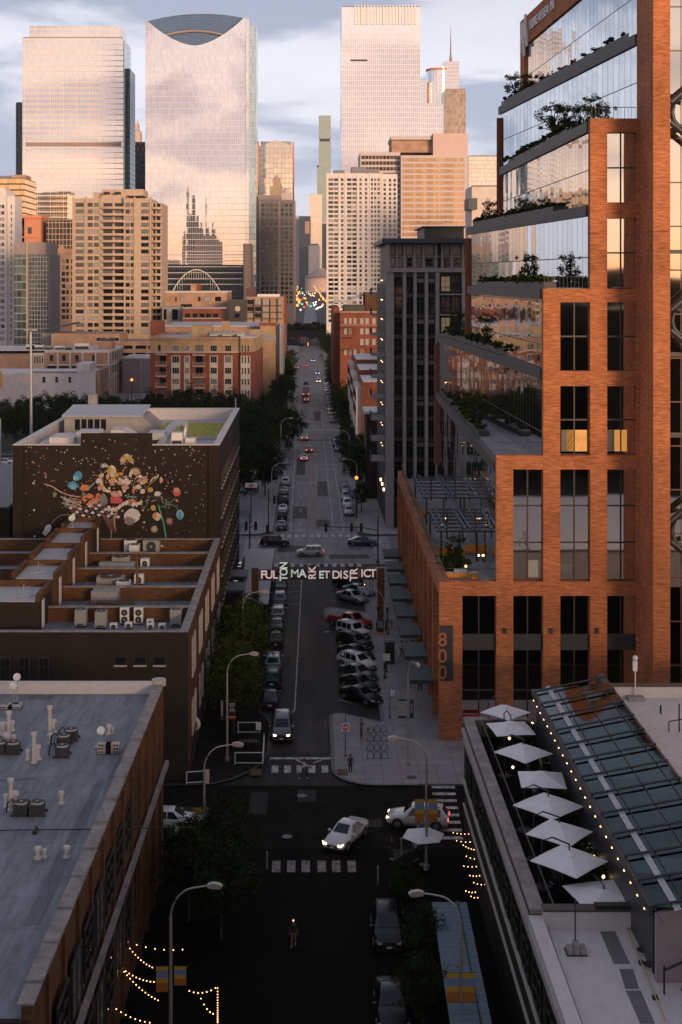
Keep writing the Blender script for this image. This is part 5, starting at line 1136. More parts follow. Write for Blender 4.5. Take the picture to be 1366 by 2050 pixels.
for (x0_,y0_,x1_,y1_,c) in ((203,942,207,985,'gold'),(262,970,290,962,'olive'),(285,985,318,955,'gold'),(205,960,190,950,'gold'),(300,966,280,972,'olive')): stem([(x0_,y0_),((x0_+x1_)/2+2,(y0_+y1_)/2-3),(x1_,y1_)],1.1,c)
for (x,y) in ((306,958),(311,955),(317,952),(322,960),(303,962),(323,957)): blob(x,y,1.6,4,'cream',7,.1,.3)
blob(324,962,3,6,'pink',8,.1,.4); blob(286,983,5,5,'cream',9,.08); blob(302,980,6,5,'gold',9,.08); blob(316,988,7,5.5,'white',10,.1)
# branch at left, cloth, chequer
stem([(90,968),(105,973),(122,984),(140,991),(158,994),(176,993)],2.4,'pink'); stem([(112,979),(106,990)],1,'olive'); blob(111,990,3,6,'olive',7,.1,.5)
for i in range(40): stem([(rn.uniform(120,158),rn.uniform(990,1010)),(rn.uniform(126,166),rn.uniform(1000,1020))],.8,rn.choice(['white','grey','cream','plum']))
for i in range(26): blob(rn.uniform(160,205),rn.uniform(990,1012),rn.uniform(3,8),rn.uniform(2,5),rn.choice(['orange','orange','plum','pink']),8,.25)
blob(208,1000,9,12,'grey',9,.15); blob(234,1000,13,9,'red',10,.2); blob(232,988,9,6,'pink',10,.12); blob(262,1005,12,7,'orange',10,.2)
for i in range(12): blob(252+i*1.9,994+rn.uniform(-3,3),1.6,1.2,'lblue',6,.1)
for j in range(4):
    for i in range(10):
        x = 138+i*9.5+j*3.0; y = 1016+j*6.5-i*.5+3*sin(i*.9)
        mpoly([(x,y),(x+5,y-3.4),(x+9.4,y+.2),(x+4.6,y+3.4)][::-1], 'white' if (i+j)%2 == 0 else 'plum')
for i in range(10):
    x = 215+i*7; y = 1018-i*1.6+4*sin(i); mpoly([(x,y),(x+6,y-6),(x+9,y-1),(x+3,y+6)][::-1], rn.choice(['white','cream','grey','white']))
blob(265,1032,17,13,'white',14,.18); blob(262,1042,11,8,'grey',10,.2)
for i in range(24): blob(rn.uniform(246,290),rn.uniform(1012,1045),rn.uniform(1,2.6),rn.uniform(1,2.6),rn.choice(['red','pink','white']),6,.2)
for i in range(40):
    a = R(180+i*4.3); r0_ = rn.uniform(20,33); stem([(312+cos(a)*r0_,1018+sin(a)*r0_*.8),(312+cos(a+.16)*r0_,1018+sin(a+.16)*r0_*.8)],.8,rn.choice(['white','grey','cream']))
stem([(318,1010),(323,1028),(329,1048),(333,1076)],2.6,'green'); stem([(323,1015),(338,1008),(352,996)],1.4,'green'); stem([(341,1008),(352,1012),(359,1022)],1.3,'green'); stem([(295,1021),(305,1016),(314,1022)],1.2,'green')
blob(355,984,8,9,'red',10,.08); blob(354,980,6,5,'pink',8,.1); blob(355,1001,2.8,2.8,'orange',8,.05); blob(361,1029,8,10,'lblue',10,.1); blob(360,1031,4,8,'blue',7,.2)
blob(315,1033,8,8,'cream',9,.15); blob(311,1031,4,6,'orange',8,.1); blob(308,1016,5,6,'gold',8,.1); burst(310,1058,1,8,18,.9,'cream'); burst(340,1042,1,8,16,.9,'pink')
blob(97,1058,6.5,10,'white',10,.06,.5); blob(92,1066,5,5,'white',8,.2); stem([(104,1047),(113,1037),(124,1030),(142,1029)],1.4,'olive')
for i in range(9): stem([(205+i*2,1030+i*4),(225+i,1040+i*3),(238-i,1020+i)],.7,'pink')
mq.build('mural', mats_, t)

# ================================================================ low building with five brick divisions
xR_, yF, yB, zL = -10.2, 113.3, 153.7, 12.5
t = thing('brick_terrace_building', 'long low dark brick building whose roof is split by orange parapet walls', 'building', (-20,133,0))
q = MB(); q.box(-60,xR_-.6,yF,yB,0,zL-1.3); q.build('roof', M['roof_grey'], t)
q = MB(); q.box(-60,xR_,yF-.4,yF-.01,0,zL); q.build('front_wall', M['brick_brown'], t)
q = MB(); q.box(xR_-.59,xR_,yF,yB,0,zL); q.build('street_wall', M['brick_rust'], t)
yd = [121.4,129.4,137.6,145.4]
q = MB()
for y in yd: q.box(-60,xR_-.6,y,y+.4,zL-1.29,zL-.02)
q.box(-60,xR_-.6,yB-.5,yB-.01,zL-1.29,zL-.02); q.build('parapet_walls', M['brick_rust'], t)
q = MB()
for y in yd: q.box(-40,xR_-.61,y-.06,y+.46,zL-.019,zL+.07)
q.box(-60,xR_+.05,yF-.46,yF+.05,zL+.001,zL+.09); q.box(xR_-.66,xR_+.05,yF+.06,yB,zL+.001,zL+.09); q.box(-40,xR_-.67,yB-.56,yB-.01,zL-.019,zL+.07)
q.build('coping', M['coping'], t)
for i,(y,xa_,xb_,zt) in enumerate(((119.0,-44,PX(79,117.5),14.3),(127.5,PX(22,125.5),PX(112,125.5),14.4),(135.6,PX(58,133.5),PX(140,133.5),14.5),(143.4,PX(92,141.5),PX(166,141.5),14.6),(151.0,PX(122,149),PX(190,149),14.7))):
    y0_, y1_ = y-1.6, y+4.2
    q = MB(); q.box(xa_,xb_,y0_,min(y1_,153.6),zL-1.28,zt-.35); q.build('roof_hut_wall', M['brick_rust' if i in (1,2,3) else 'brick_brown'], t)
    q = MB(); q.box(xa_-.05,xa_+.35,y0_+.1,min(y1_,153.6)+.05,zt-.349,zt+.25,0); q.box(xb_-.35,xb_+.05,y0_+.1,min(y1_,153.6)+.05,zt-.349,zt+.25,0); q.box(xa_+.351,xb_-.351,min(y1_,153.6)-.35,min(y1_,153.6)+.05,zt-.349,zt+.25,0); q.build('roof_hut_parapet', M['brick_rust'], t)
    q = MB(); q.box(xa_+.36,xb_-.36,y0_-.04,min(y1_,153.6)-.36,zt-.349,zt-.25); q.build('roof_hut_deck', M['roof_pale'], t)
    q = MB(); q.box(xb_+.001,xb_+.06,y0_+1.2,y0_+2.2,zL-1.2,zt-.5); q.build('roof_hut_door', M['white_metal'], t)
# street-side windows with pale frames and the three openings of the dark front
windows(t, [(y,y+3.2,z,z+3.4) for z in (7.6,) for y in (116.5,124,132,140,147.5)]+[(y,y+1.4,2.6,5.6) for y in (116.5,119,124,127,132,135,140,143,148,151)], 'R', xR_, 'pale', (('blind',2),('curtain_grey',1),('glass_dark2',2)))
windows(t, [(PX(a,yF),PX(a+24,yF),PZ(1328,yF),PZ(1311,yF)) for a in (231,270,309)], 'F', yF-.4, 'none', (('glass_dark2',1),))
q = MB()
for a in (231,270,309): q.box(PX(a-1,yF),PX(a+25,yF),yF-.62,yF-.405,PZ(1331,yF),PZ(1328.3,yF))
q.build('stone_sill', M['stone_trim'], t)
windows(t, [(PX(a,yF),PX(a+22,yF),PZ(1375,yF),PZ(1312,yF)) for a in (2,40,79)], 'F', yF-.4, 'big', (('glass_dark2',1),))
windows(t, [(-18.5,-13,.4,3.2),(-25,-20,.4,3.2)], 'F', yF-.4, 'big', (('glass_dark2',2),), name='shopfront')
windows(t, [(y,y+4.6,.5,2.3) for y in (116,122.5,129,136,143)], 'R', xR_, 'big', (('glass_dark2',1),), name='shopfront')
# rooftop plant in each bay
zrf = zL-1.3
U = [(163,1243,'tall'),(203,1247,'tall'),(250,1240,'twin'),(278,1240,'twin'),(353,1243,'tall'),(228,1251,'small'),(258,1249,'small'),(302,1251,'small'),(325,1252,'small'),(301,1243,'small')]
labsU = ['tall grey condenser at the left end of the front bay','tall pale condenser second from left in the front bay','pale twin fan condenser left of its pair','pale twin fan condenser right of its pair','tall grey condenser at the right end of the front bay','tiny grey box between the tall units of the front bay','low square box below the twin fan condensers','small white unit right of the twin fan condensers','small box unit near the right parapet','small grey box behind the white unit']
def unit(x,y,z,w,d,h,lab,mat,fans='front',grp=None):
    b = MB(); b.box(-w/2,w/2,-d/2,d/2,.15,h,0)
    for sx in (-1,1): b.box(sx*w*.36-.05,sx*w*.36+.05,-d/2,d/2,0,.149,1)
    o = single('condenser', b, [M[mat],M['frame_dark']], lab, 'condenser', (x,y,z), grp)
    def disc(cx,cz,r,front=True):
        b = MB(); b.cyl(0,0,0,.05,r,14,0); b.cyl(0,0,.051,.07,r*.25,8,1)
        if front: b.v = [(a+cx,-d/2-c,b_+cz) for a,b_,c in b.v]
        else: b.v = [(a+cx,b_,c+cz) for a,b_,c in b.v]
        g = bpy.data.objects.new('fan_grille', b.mesh('fan_grille', [M['frame_dark'],M['grey_metal']])); COL.objects.link(g); g.parent = o
    if fans == 'twin': disc(0,h*.32,w*.36); disc(0,h*.74,w*.36)
    elif fans == 'top': disc(0,h,w*.4,False)
    elif fans == 'front': disc(0,h*.55,w*.3)
    b = MB(); b.box(-w/2-.004,-w/2+.02,-d/2+.1,d/2-.1,.25,h-.12); b.box(-w*.3,w*.3,-d/2-.02,-d/2-.004,.2,.32)
    g = bpy.data.objects.new('service_panel', b.mesh('service_panel', M['frame_dark'])); COL.objects.link(g); g.parent = o
    return o
for (px,py,kd),lb in zip(U,labsU):
    Y = (H-zrf)*F/(py+10-VY); x = PX(px,Y)
    w_,d_,h_ = {'tall':(1.0,1.0,1.5),'twin':(.8,.45,1.5),'small':(.62,.5,.6)}[kd]
    unit(x,Y,zrf,w_,d_,h_,lb,'white_metal' if kd!='tall' else 'grey_metal','top' if kd=='tall' else ('twin' if kd=='twin' else 'front'),'condensers in the front bay of the low roof')
Lb = ['slatted timber screened unit in the second bay','condenser bank in the middle of the third bay','pale condenser beside the third bay bank','lone pale cabinet in the third bay','long low grey duct unit in the fourth bay','condenser stack in the middle of the fourth bay','small square unit right in the fourth bay','grey condenser group in the farthest bay','round drum unit in the farthest bay','square pale unit right in the farthest bay']
for (px,py,w_,d_,h_,fan_),lb in zip(((212,1200,3.0,2.0,1.6,'none'),(222,1166,3.2,1.4,1.3,'top'),(248,1172,1.6,1.2,1.1,'top'),(279,1162,1.1,.9,1.3,'front'),(235,1134,4.4,1.3,1.1,'none'),(243,1128,2.2,1.2,1.5,'top'),(291,1128,1.1,1.0,1.2,'front'),(262,1098,1.6,1.2,1.8,'top'),(270,1103,1.3,1.3,1.5,'top'),(304,1098,2.2,1.4,1.8,'front')),Lb):
    Y = (H-zrf)*F/(py+8-VY); unit(PX(px,Y),Y,zrf,w_*.85,d_*.85,h_*.8,lb,'grey_metal' if w_>2 else 'white_metal',fan_,'plant in the rear bays of the low roof')
tt = thing('timber_screen', 'weathered timber slat screen around the plant in the second bay', 'screen', (PX(217,124.5),124.5,zrf))
q = MB()
for i in range(18): q.box(PX(178,124)+i*.24,PX(178,124)+i*.24+.16,123.3,123.36,zrf+.02,zrf+1.5)
for i in range(9): q.box(PX(255,124)-.06+.3,PX(255,124)+.3,123.5+i*.24,123.66+i*.24,zrf+.02,zrf+1.5)
q.build('slats', M['bark'], tt)
def pipe(px,py,z,h,r,lab,mat='chimney_white',grp='vent pipes',hook=False,nm='vent_pipe'):
    Y = (H-z)*F/(py-VY); x = PX(px,Y)
    b = MB(); 
    if hook: b.tube([(0,0,0),(0,0,h*.8),(r*1.5,0,h),(r*3.4,0,h*.92),(r*3.6,0,h*.75)],r,8)
    else: b.cyl(0,0,0,h,r,10); b.cyl(0,0,0,.08,r*1.9,10); b.cyl(0,0,h-.02,h+.14,r*1.7,10)
    return single(nm, b, M[mat], lab, 'vent pipe', (x,Y,z), grp)
pipe(207,1233,zrf,.7,.1,'white pipe against the parapet left of the twin condensers')
pipe(223,1233,zrf,.7,.07,'thin white pipe against the parapet between tall and twin units')
pipe(297,1236,zrf,.6,.08,'short white pipe right of the twin fan condensers')
pipe(330,1236,zrf,.6,.08,'short white pipe nearest the right end of the front bay')
pipe(262,1198,zrf,.7,.1,'hooked white pipe beside the timber screen',hook=True); pipe(335,1199,zrf,1.1,.07,'thin steel pipe alone at the right of the second bay')
pipe(275,1192,zrf,3.6,.14,'tall rusty brown flue standing in the second bay','corten'); pipe(262,1120,zrf,.6,.1,'hooked white pipe pair in the fourth bay',hook=True)
pipe(318,1103,zrf,.6,.12,'hooked white pipe in the farthest bay',hook=True); pipe(223,1100,zrf,2.0,.04,'thin aerial pole at the left of the farthest bay','galv')
def dish(x,y,z,h,r,lab,tilt=40,rz=0):
    t_ = thing('satellite_dish', lab, 'satellite dish', (x,y,z), 'satellite dishes', rz, True)
    b = MB(); b.tube([(0,0,0),(0,0,h)],.035,6); b.box(-.35,.35,-.25,.25,0,.1); g = bpy.data.objects.new('mast', b.mesh('mast', M['galv'])); COL.objects.link(g); g.parent = t_
    b = MB(); k=14; 
    ring = [(r*cos(2*pi*i/k), r*sin(2*pi*i/k), .12*r/.4) for i in range(k)]; mid=[(r*.5*cos(2*pi*i/k), r*.5*sin(2*pi*i/k), .03) for i in range(k)]
    v = [(0,0,0)]+mid+ring; v2 = [(a,b_,c-.02) for a,b_,c in v]; f=[]
    for i in range(k): f += [(0,1+i,1+(i+1)%k),(1+i,1+k+i,1+k+(i+1)%k,1+(i+1)%k)]
    b.add(v, f); b.add(v2, [tuple(reversed(q_)) for q_ in f]); b.tube([(0,-r*.9,.1),(0,-.1,.55)],.015,4)
    b.xf(Matrix.Translation((0,-.08,h)) @ Matrix.Rotation(R(90-tilt),4,'X')); g = bpy.data.objects.new('reflector', b.mesh('reflector', M['white_metal'])); COL.objects.link(g); g.parent = t_
    return t_
dish(PX(145,150),150,14.45,1.0,.38,'round dish on the farthest brick hut in front of the mural')
for i,(px,yy,zz,lb) in enumerate(((75,128,14.15,'aerial frame on the second nearest brick hut'),(46,119,14.05,'aerial frame on the nearest dark brick hut'))):
    b = MB(); b.tube([(0,0,0),(.1,0,1.1)],.04,5); b.tube([(-.6,-.3,.05),(.8,.3,.05)],.05,5); b.tube([(-.6,.4,.05),(.8,-.2,.05)],.05,5); b.tube([(-.5,0,.5),(.6,0,.9)],.03,5)
    single('aerial', b, M['galv'], lb, 'aerial', (PX(px,yy),yy,zz), 'roof aerials')

# ================================================================ foreground left roof
zF = 13.2; c0 = (-10.4,96.0); c1 = (-11.0,53.5)
t = thing('corner_brick_building', 'foreground orange brick building with a big streaked grey roof at lower left', 'building', (-22,75,0))
q = MB(); q.prism([(c0[0]-.45,c0[1]-.45),(c1[0]-.45,c1[1]),(-45,c1[1]),(-45,c0[1]-.45)], zF-1.2, zF-.55); q.build('roof', M['roof_grey'], t)
q = MB(); q.prism([c0,(c0[0]-.44,c0[1]),(c1[0]-.44,c1[1]),c1], 0, zF-.001); q.build('street_wall', M['brick_rust'], t)
q = MB(); q.prism([(c0[0]-.441,c0[1]),(-45,c0[1]),(-45,c0[1]-.44),(c0[0]-.441,c0[1]-.44)], 0, zF+.25); q.build('rear_parapet', M['roof_white'], t)
q = MB(); N=26
for i in range(N):
    y = c1[1]+(c0[1]-.5-c1[1])*i/N; y2 = y+(c0[1]-.5-c1[1])/N*.97; f_ = lambda yy: c1[0]+(c0[0]-c1[0])*(yy-c1[1])/(c0[1]-c1[1])
    dz = (.08,.17,.12,.2)[i%4]
    q.prism([(f_(y)-.62,y),(f_(y)+.07,y),(f_(y2)+.07,y2),(f_(y2)-.62,y2)], zF+.001, zF+dz)
q.build('coping_stones', M['coping'], t)
q = MB(); q.cyl(c0[0]-.3,c0[1]-.2,zF+.0,zF+.42,.5,16); q.build('corner_cap', M['stone_trim'], t)
q = MB()
for i in range(12):
    y = 56+i*3.4; xx = f_(y); q.box(xx+.002,xx+.16,y,y+.5,0,zF-.02)
q.build('pilasters', M['brick_rust'], t)
q = MB(); q.prism([(f_(54)+.17,54),(f_(54)+.42,54),(c0[0]+.42,95.6),(c0[0]+.17,95.6)], 7.6, 7.95); q.build('stone_ledge', M['coping'], t)
windows(t, [(y,y+2.6,8.9,11.4) for y in [56.6+i*3.4 for i in range(12)]]+[(y,y+2.6,3.2,6.4) for y in [56.6+i*3.4 for i in range(12)]], 'R', f_(75)+.05, 'big', (('glass_dark2',3),('curtain_grey',1)))
q = MB(); q.box(-45,c1[0],40,c1[1]-.01,0,zF-2.2,0); q.box(-45,c1[0]+.01-.5,c1[1]-.3,c1[1]-.011,zF-2.19,zF-.5,1); q.build('lower_wing', [M['roof_pale'], M['brick_brown']], t)
q = MB(); q.box(-45,-11.1,50.5,50.9,zF-2.19,zF-1.7); q.build('flashing', M['galv'], t)
zr = zF-.55
def onroof(px,py,z=zr): Y = (H-z)*F/(py-VY); return PX(px,Y), Y
for pts in (((250,1492),(268,1492),(238,1560),(214,1562)),((196,1560),(212,1560),(150,1690),(128,1694)),((214,1562),(238,1560),(230,1590),(206,1590)),((120,1700),(150,1694),(80,1850),(46,1852)),((60,1392),(110,1391),(104,1400),(54,1401)),((0,1560),(70,1556),(66,1560),(0,1565))):
    q = MB(); q.prism([onroof(a,c,zr+.012) for a,c in pts], zr+.002, zr+.012); q.build('membrane_patch', M['roof_patch'], t)
def pipe2(px,py,h,r,lab,mat='chimney_white'): return pipe(px,py,zr,h,r,lab,mat,'vent pipes on the grey roof')
for (px,py,h,r,lab) in ((100,1472,1.75,.11,'tall capped pipe nearest the back of the grey roof'),(106,1467,.7,.15,'short fat vent beside the tall capped pipe at the back'),(68,1527,1.7,.11,'tall capped pipe left of the condenser cluster'),(75,1520,.7,.14,'short fat vent beside the tall pipe left of the cluster'),(56,1521,.5,.09,'short white pipe left of the middle tall pipe'),(22,1622,1.6,.11,'tall capped pipe beside the nearest pair of fan drums'),(29,1612,.6,.16,'stubby vent behind the nearest pair of fan drums'),(12,1615,.55,.09,'short white pipe left of the nearest tall pipe'),(123,1609,.55,.1,'lone white pipe right of the nearest fan drums'),(76,1719,.45,.11,'left one of three small pipes low on the grey roof'),(89,1717,.3,.07,'smallest pipe between two low on the grey roof'),(134,1717,.45,.1,'right one of three small pipes low on the grey roof'),(101,1488,.5,.09,'short pipe in front of the tall capped pipe at the back'),(18,1478,1.6,.12,'tall capped pipe near the left frame edge'),(6,1470,.6,.18,'fat vent near the left frame edge'),(25,1463,.5,.1,'short pipe right of the tall left pipe'),(14,1492,.6,.16,'fat vent above the left fan drums'),(28,1490,.45,.09,'short pipe above the left fan drums'),(218,1470,.5,.1,'short pipe behind the concrete block stacks'),(226,1469,.3,.06,'tiny pipe behind the right concrete block stack')):
    pipe2(px,py,h,r,lab)
def drum(px,py,lab,mat='corten',rr=.36,h=.6):
    x,y = onroof(px,py); b = MB(); b.box(-rr-.02,rr+.02,-rr-.02,rr+.02,.1,h,0); b.cyl(0,0,h,h+.10,rr*.98,16,1,None,2); b.cyl(0,0,h+.101,h+.13,rr*.2,8,1)
    b.box(-rr-.15,rr+.15,-rr-.1,-rr+.05,0,.099,3); b.box(-rr-.15,rr+.15,rr-.05,rr+.1,0,.099,3)
    o = single('fan_condenser', b, [M['steel_dark'],M['stone_trim'],M['dark'],M['bark']], lab, 'condenser', (x,y,zr), 'fan condensers on the grey roof')
    q = MB(); q.tube([(-rr-.5,.2,.0),(-rr-.45,.2,.5),(-rr-.2,.1,.75),(-rr+.05,.1,.5)],.045,6); g = bpy.data.objects.new('hose', q.mesh('hose', M['dark'])); COL.objects.link(g); g.parent = o
for (px,py,lab) in ((43,1629,'left drum of the nearest fan condenser pair'),(75,1629,'right drum of the nearest fan condenser pair'),(125,1513,'nearest box condenser of the clustered three'),(128,1492,'dark drum in the middle of the clustered three'),(143,1480,'rearmost box condenser of the clustered three'),(27,1507,'fan condenser close to the left frame edge'),(0,1506,'fan condenser cut by the left frame edge')): drum(px,py,lab)
def blocks(px,py,lab,kx=2,kz=3):
    x,y = onroof(px,py); b = MB()
    for k in range(kz):
        for i in range(kx):
            x0_ = -kx*.21+i*.42; b.box(x0_+.01,x0_+.40,-.2,.2,k*.21+.01,k*.21+.2,0)
            for dx in (.07,.24): b.box(x0_+dx,x0_+dx+.11,-.215,-.201,k*.21+.05,k*.21+.16,1)
    b.box(-kx*.21-.1,kx*.21+.1,-.3,.3,0,.009,1)
    single('concrete_block_stack', b, [M['stone_trim'],M['dark']], lab, 'block stack', (x,y,zr), 'concrete ballast blocks')
blocks(210,1507,'left stack of hollow concrete blocks on the grey roof'); blocks(226,1507,'right stack of hollow concrete blocks on the grey roof')
blocks(13,1418,'concrete block ballast at the foot of the double dish mast',2,1); blocks(30,1418,'second concrete block ballast right of the double dish mast',2,1)
x,y = onroof(203,1497); dish(x,y,zr,1.1,.26,'small round dish behind the concrete block stacks',30)
x,y = onroof(35,1410); dish(x,y,zr,1.9,.26,'upper dish on the tall mast by the white parapet',30); dish(x-.22,y-.1,zr,1.35,.26,'lower dish beside the tall mast by the white parapet',30)
b = MB(); x,y = onroof(70,1668); b.tube([(-8,-.3,.12),(-1.5,.1,.12),(5,.3,.12),(8.5,.5,.12)],.03,5)
for xx in (0,7.5): b.box(xx-.08,xx+.08,-.2,.5,0,.18)
single('roof_cable', b, M['dark'], 'long black cable on little feet crossing the grey roof', 'cable', (x,y,zr))

# ================================================================ restaurant roof at lower right
t = thing('restaurant_building', 'lower right brick building carrying a roof terrace behind a thick pale parapet', 'building', (25,75,0))
q = MB(); q.box(12.0,55,63,99,0,8.5); q.build('terrace_deck', M['night_pave'], t)
q = MB(); q.box(11.4,11.99,69,99.4,0,9.55); q.build('street_wall', M['brick_brown'], t)
q = MB(); q.box(11.3,12.05,69,99.5,9.551,9.75); q.box(12.051,16.0,98.8,99.5,8.51,9.75); q.build('parapet_coping', M['coping'], t)
q = MB()
for z,o_ in ((8.9,.25),(8.2,.14),(5.2,.2),(3.4,.14)): q.box(11.4-o_,11.399,45,99.2,z,z+.13)
q.build('ledges', M['stone_trim'], t)
windows(t, [(y,y+2.2,5.6,8.0) for y in [48+i*3.6 for i in range(14)]], 'L', 11.4, 'big', (('glass_dark2',1),))
q = MB(); q.tube([(12.6,69.5,9.75),(12.6,98.5,9.75)],.05,5)
for i in range(20): q.box(12.57,12.63,69.6+i*1.5,69.66+i*1.5,8.5,9.75)
q.build('guard_rail', M['steel_dark'], t)
q = MB(); q.box(11.4,55,40,62.99,0,9.0); q.box(11.4,12.0-.001,63,68.9,0,9.0); q.build('near_wing', M['brick_brown'], t)
q = MB(); q.box(12.1,55,40,68.4,9.001,9.06); q.build('near_roof', M['roof_white'], t)
q = MB(); q.box(11.9,22.0,68.41,69.0,8.51,9.95); q.box(11.2,11.899,45,69.0,9.01,9.5); q.build('near_parapet', M['roof_white'], t)
q = MB(); q.box(11.85,22.0,68.35,69.06,9.951,10.05); q.build('parapet_cap', M['bronze'], t)
zR = 11.4
q = MB(); q.box(21.4,60,57,98.4,8.51,zR); q.build('rear_block', M['taupe'], t)
q = MB(); q.box(21.4,60,57,98.4,zR+.001,zR+.06); q.build('rear_roof', M['roof_white'], t)
q = MB(); q.box(21.4,60,98.41,98.8,8.6,12.3); q.build('rear_parapet', M['roof_white'], t)
q = MB(); q.box(21.3,60,98.35,98.95,12.301,12.42); q.box(20.9,21.39,60,98.3,8.52,13.3); q.build('rear_coping', M['bronze'], t)
# skylight
GM['sky'] = curtain('skylight_glass', 2.1, 60, (.03,.055,.055), (.03,.04,.04), lw=.06, metal=1.0, rough=.06, tilt=.02, var=.3)
ts = thing('sloping_skylight', 'long sloping blue green glass roof with dark ribs beside the umbrellas', 'skylight', (18.5,80,8.5))
E1,R1_,R2_,E2 = Vector((16.2,97.4,12.4)),Vector((20.8,94.0,13.9)),Vector((20.8,60,13.9)),Vector((16.2,63.7,12.4))
q = MB(); nz_ = Vector((-.31,0,.95))
q.add([E1,R1_,R2_,E2]+[p-nz_*.12 for p in (E1,R1_,R2_,E2)],[(3,2,1,0),(4,5,6,7),(0,1,5,4),(1,2,6,5),(2,3,7,6),(3,0,4,7)]); q.build('glass_roof', GM['sky'], ts)
q = MB()
for i in range(13):
    y = 96.5-i*2.75; yr = y-1.6
    if yr < 60.3: continue
    q.tube([(16.1,y,12.53),(20.85,yr,14.08)],.07,4)
for i in range(4): x = 16.2+4.6*(i/3.4); q.tube([(x,97.2-(x-16.2)*.7,12.47+(x-16.2)*.326),(x,62,12.47+(x-16.2)*.326)],.03,4)
q.build('rib', M['steel_dark'], ts)
q = MB(); q.add([(16.95,97,12.73),(17.25,97,12.83),(17.25,62.5,12.83),(16.95,62.5,12.73)],[(0,1,2,3)]); q.build('pale_strip', M['galv'], ts)
q = MB(); q.box(16.0,16.2,63.6,97.4,12.0,12.45); q.box(16.3,16.5,64,97,8.51,12.0); q.build('eave', M['steel_dark'], ts)
q = MB(); q.xz([(16.25,8.52),(16.25,12.2),(20.8,13.7),(20.8,8.52)],63.2,63.5); q.build('end_wall', M['taupe'], ts)
# umbrellas
def umbrella_proto():
    t_ = thing('patio_umbrella', 'x', 'umbrella', (0,0,0), 'square cantilever umbrellas on the restaurant terrace', 0, True)
    b = MB(); w=1.62; h0, h1 = 2.05, 2.48
    c = [(-w,-w,h0),(w,-w,h0),(w,w,h0),(-w,w,h0)]; i_ = .28; tp = [(-i_,-i_,h1),(i_,-i_,h1),(i_,i_,h1),(-i_,i_,h1)]
    m4 = [(0,-w*1.0,h0+.04),(w*1.0,0,h0+.04),(0,w*1.0,h0+.04),(-w*1.0,0,h0+.04)]
    for k in range(4): b.add([c[k],m4[k],c[(k+1)%4],tp[(k+1)%4],tp[k]],[(0,1,4),(1,2,3),(1,3,4)])
    vv=list(b.v); b.v += [(x,y,z-.025) for x,y,z in vv]; b.f += [tuple(reversed([i+len(vv) for i in f])) for f in list(b.f)]; b.m*=2; b.sm*=2
    g = bpy.data.objects.new('canopy', b.mesh('canopy', M['canvas'])); COL.objects.link(g); g.parent = t_
    b = MB(); b.add([(-.42,-.42,h1-.02),(.42,-.42,h1-.02),(.42,.42,h1-.02),(-.42,.42,h1-.02),(0,0,h1+.16)],[(0,1,4),(1,2,4),(2,3,4),(3,0,4),(3,2,1,0)]); g = bpy.data.objects.new('vent_cap', b.mesh('vent_cap', M['canvas'])); COL.objects.link(g); g.parent = t_
    b = MB(); b.tube([(0,1.95,0),(0,1.95,2.6),(0,1.2,3.0),(0,0,2.95)],.05,6); b.tube([(0,0,2.95),(0,0,2.0)],.05,6); b.box(-.45,.45,1.5,2.4,0,.1); g = bpy.data.objects.new('mast', b.mesh('mast', M['steel_dark'])); COL.objects.link(g); g.parent = t_
    b = MB()
    for k in range(4): b.tube([(tp[k][0]*.4,tp[k][1]*.4,h1-.1),(c[k][0]*.97,c[k][1]*.97,h0-.03)],.015,4)
    g = bpy.data.objects.new('ribs', b.mesh('ribs', M['steel_dark'])); COL.objects.link(g); g.parent = t_
    return t_
um = umbrella_proto(); first = True
UL = ['farthest square umbrella, a diamond with a crank arm on top','second farthest umbrella, with a dark bar across its top','third umbrella from the back, a flat diamond crossed by a bar','fourth umbrella, nearly square with branches over its corner','fifth umbrella, a long diamond left of the skylight','sixth umbrella, a diamond with a black crank arm','seventh umbrella, the near diamond beside the last terrace bulbs','nearest and largest umbrella, half behind the roof parapet']
for i,((px,py,rz,sc_),lb) in enumerate(zip(((1012,1425,45,.80),(1023,1458,8,.86),(1048,1506,40,.86),(1085,1560,-4,.86),(1098,1612,42,.93),(1120,1666,50,.86),(1140,1722,44,.93),(1209,1800,14,1.0)),UL)):
    z = 10.6 if i < 7 else 9.6; Y = (H-z)*F/(py-VY); x = PX(px,Y); zz_ = 8.51+(2.4-2.4*sc_)*(i<7)-(1.35 if i==7 else 0)
    if i == 0: o = um; tree(um); o.location = (x,Y,8.51); o.rotation_euler = (0,0,R(rz)); o.scale = (sc_,sc_,1); o['label'] = lb
    else: dup(um, (x,Y,8.51), R(rz), lb, scale=(sc_,sc_,1 if i < 7 else .62))
def table_set(px, py, lab, z=8.51, mat='white_metal'):
    Y = (H-z-.7)*F/(py-VY); x = PX(px,Y); t_ = thing('patio_table', lab, 'table', (x,Y,z), 'terrace tables', 0, True)
    b = MB(); b.cyl(0,0,.70,.74,.46,16); g = bpy.data.objects.new('table_top', b.mesh('table_top', M[mat])); COL.objects.link(g); g.parent = t_
    b = MB(); b.cyl(0,0,0,.69,.04,8); b.cyl(0,0,0,.03,.25,12); g = bpy.data.objects.new('pedestal', b.mesh('pedestal', M['steel_dark'])); COL.objects.link(g); g.parent = t_
for px,py,lb in ((1100,1480,'round white table beside the second umbrella'),(1098,1524,'round white table beside the third umbrella'),(1167,1661,'round white table right of the sixth umbrella'),(1135,1535,'round white table near the bulbs by the skylight'),(1180,1695,'round white table among plants near the seventh umbrella')): table_set(px,py,lb)
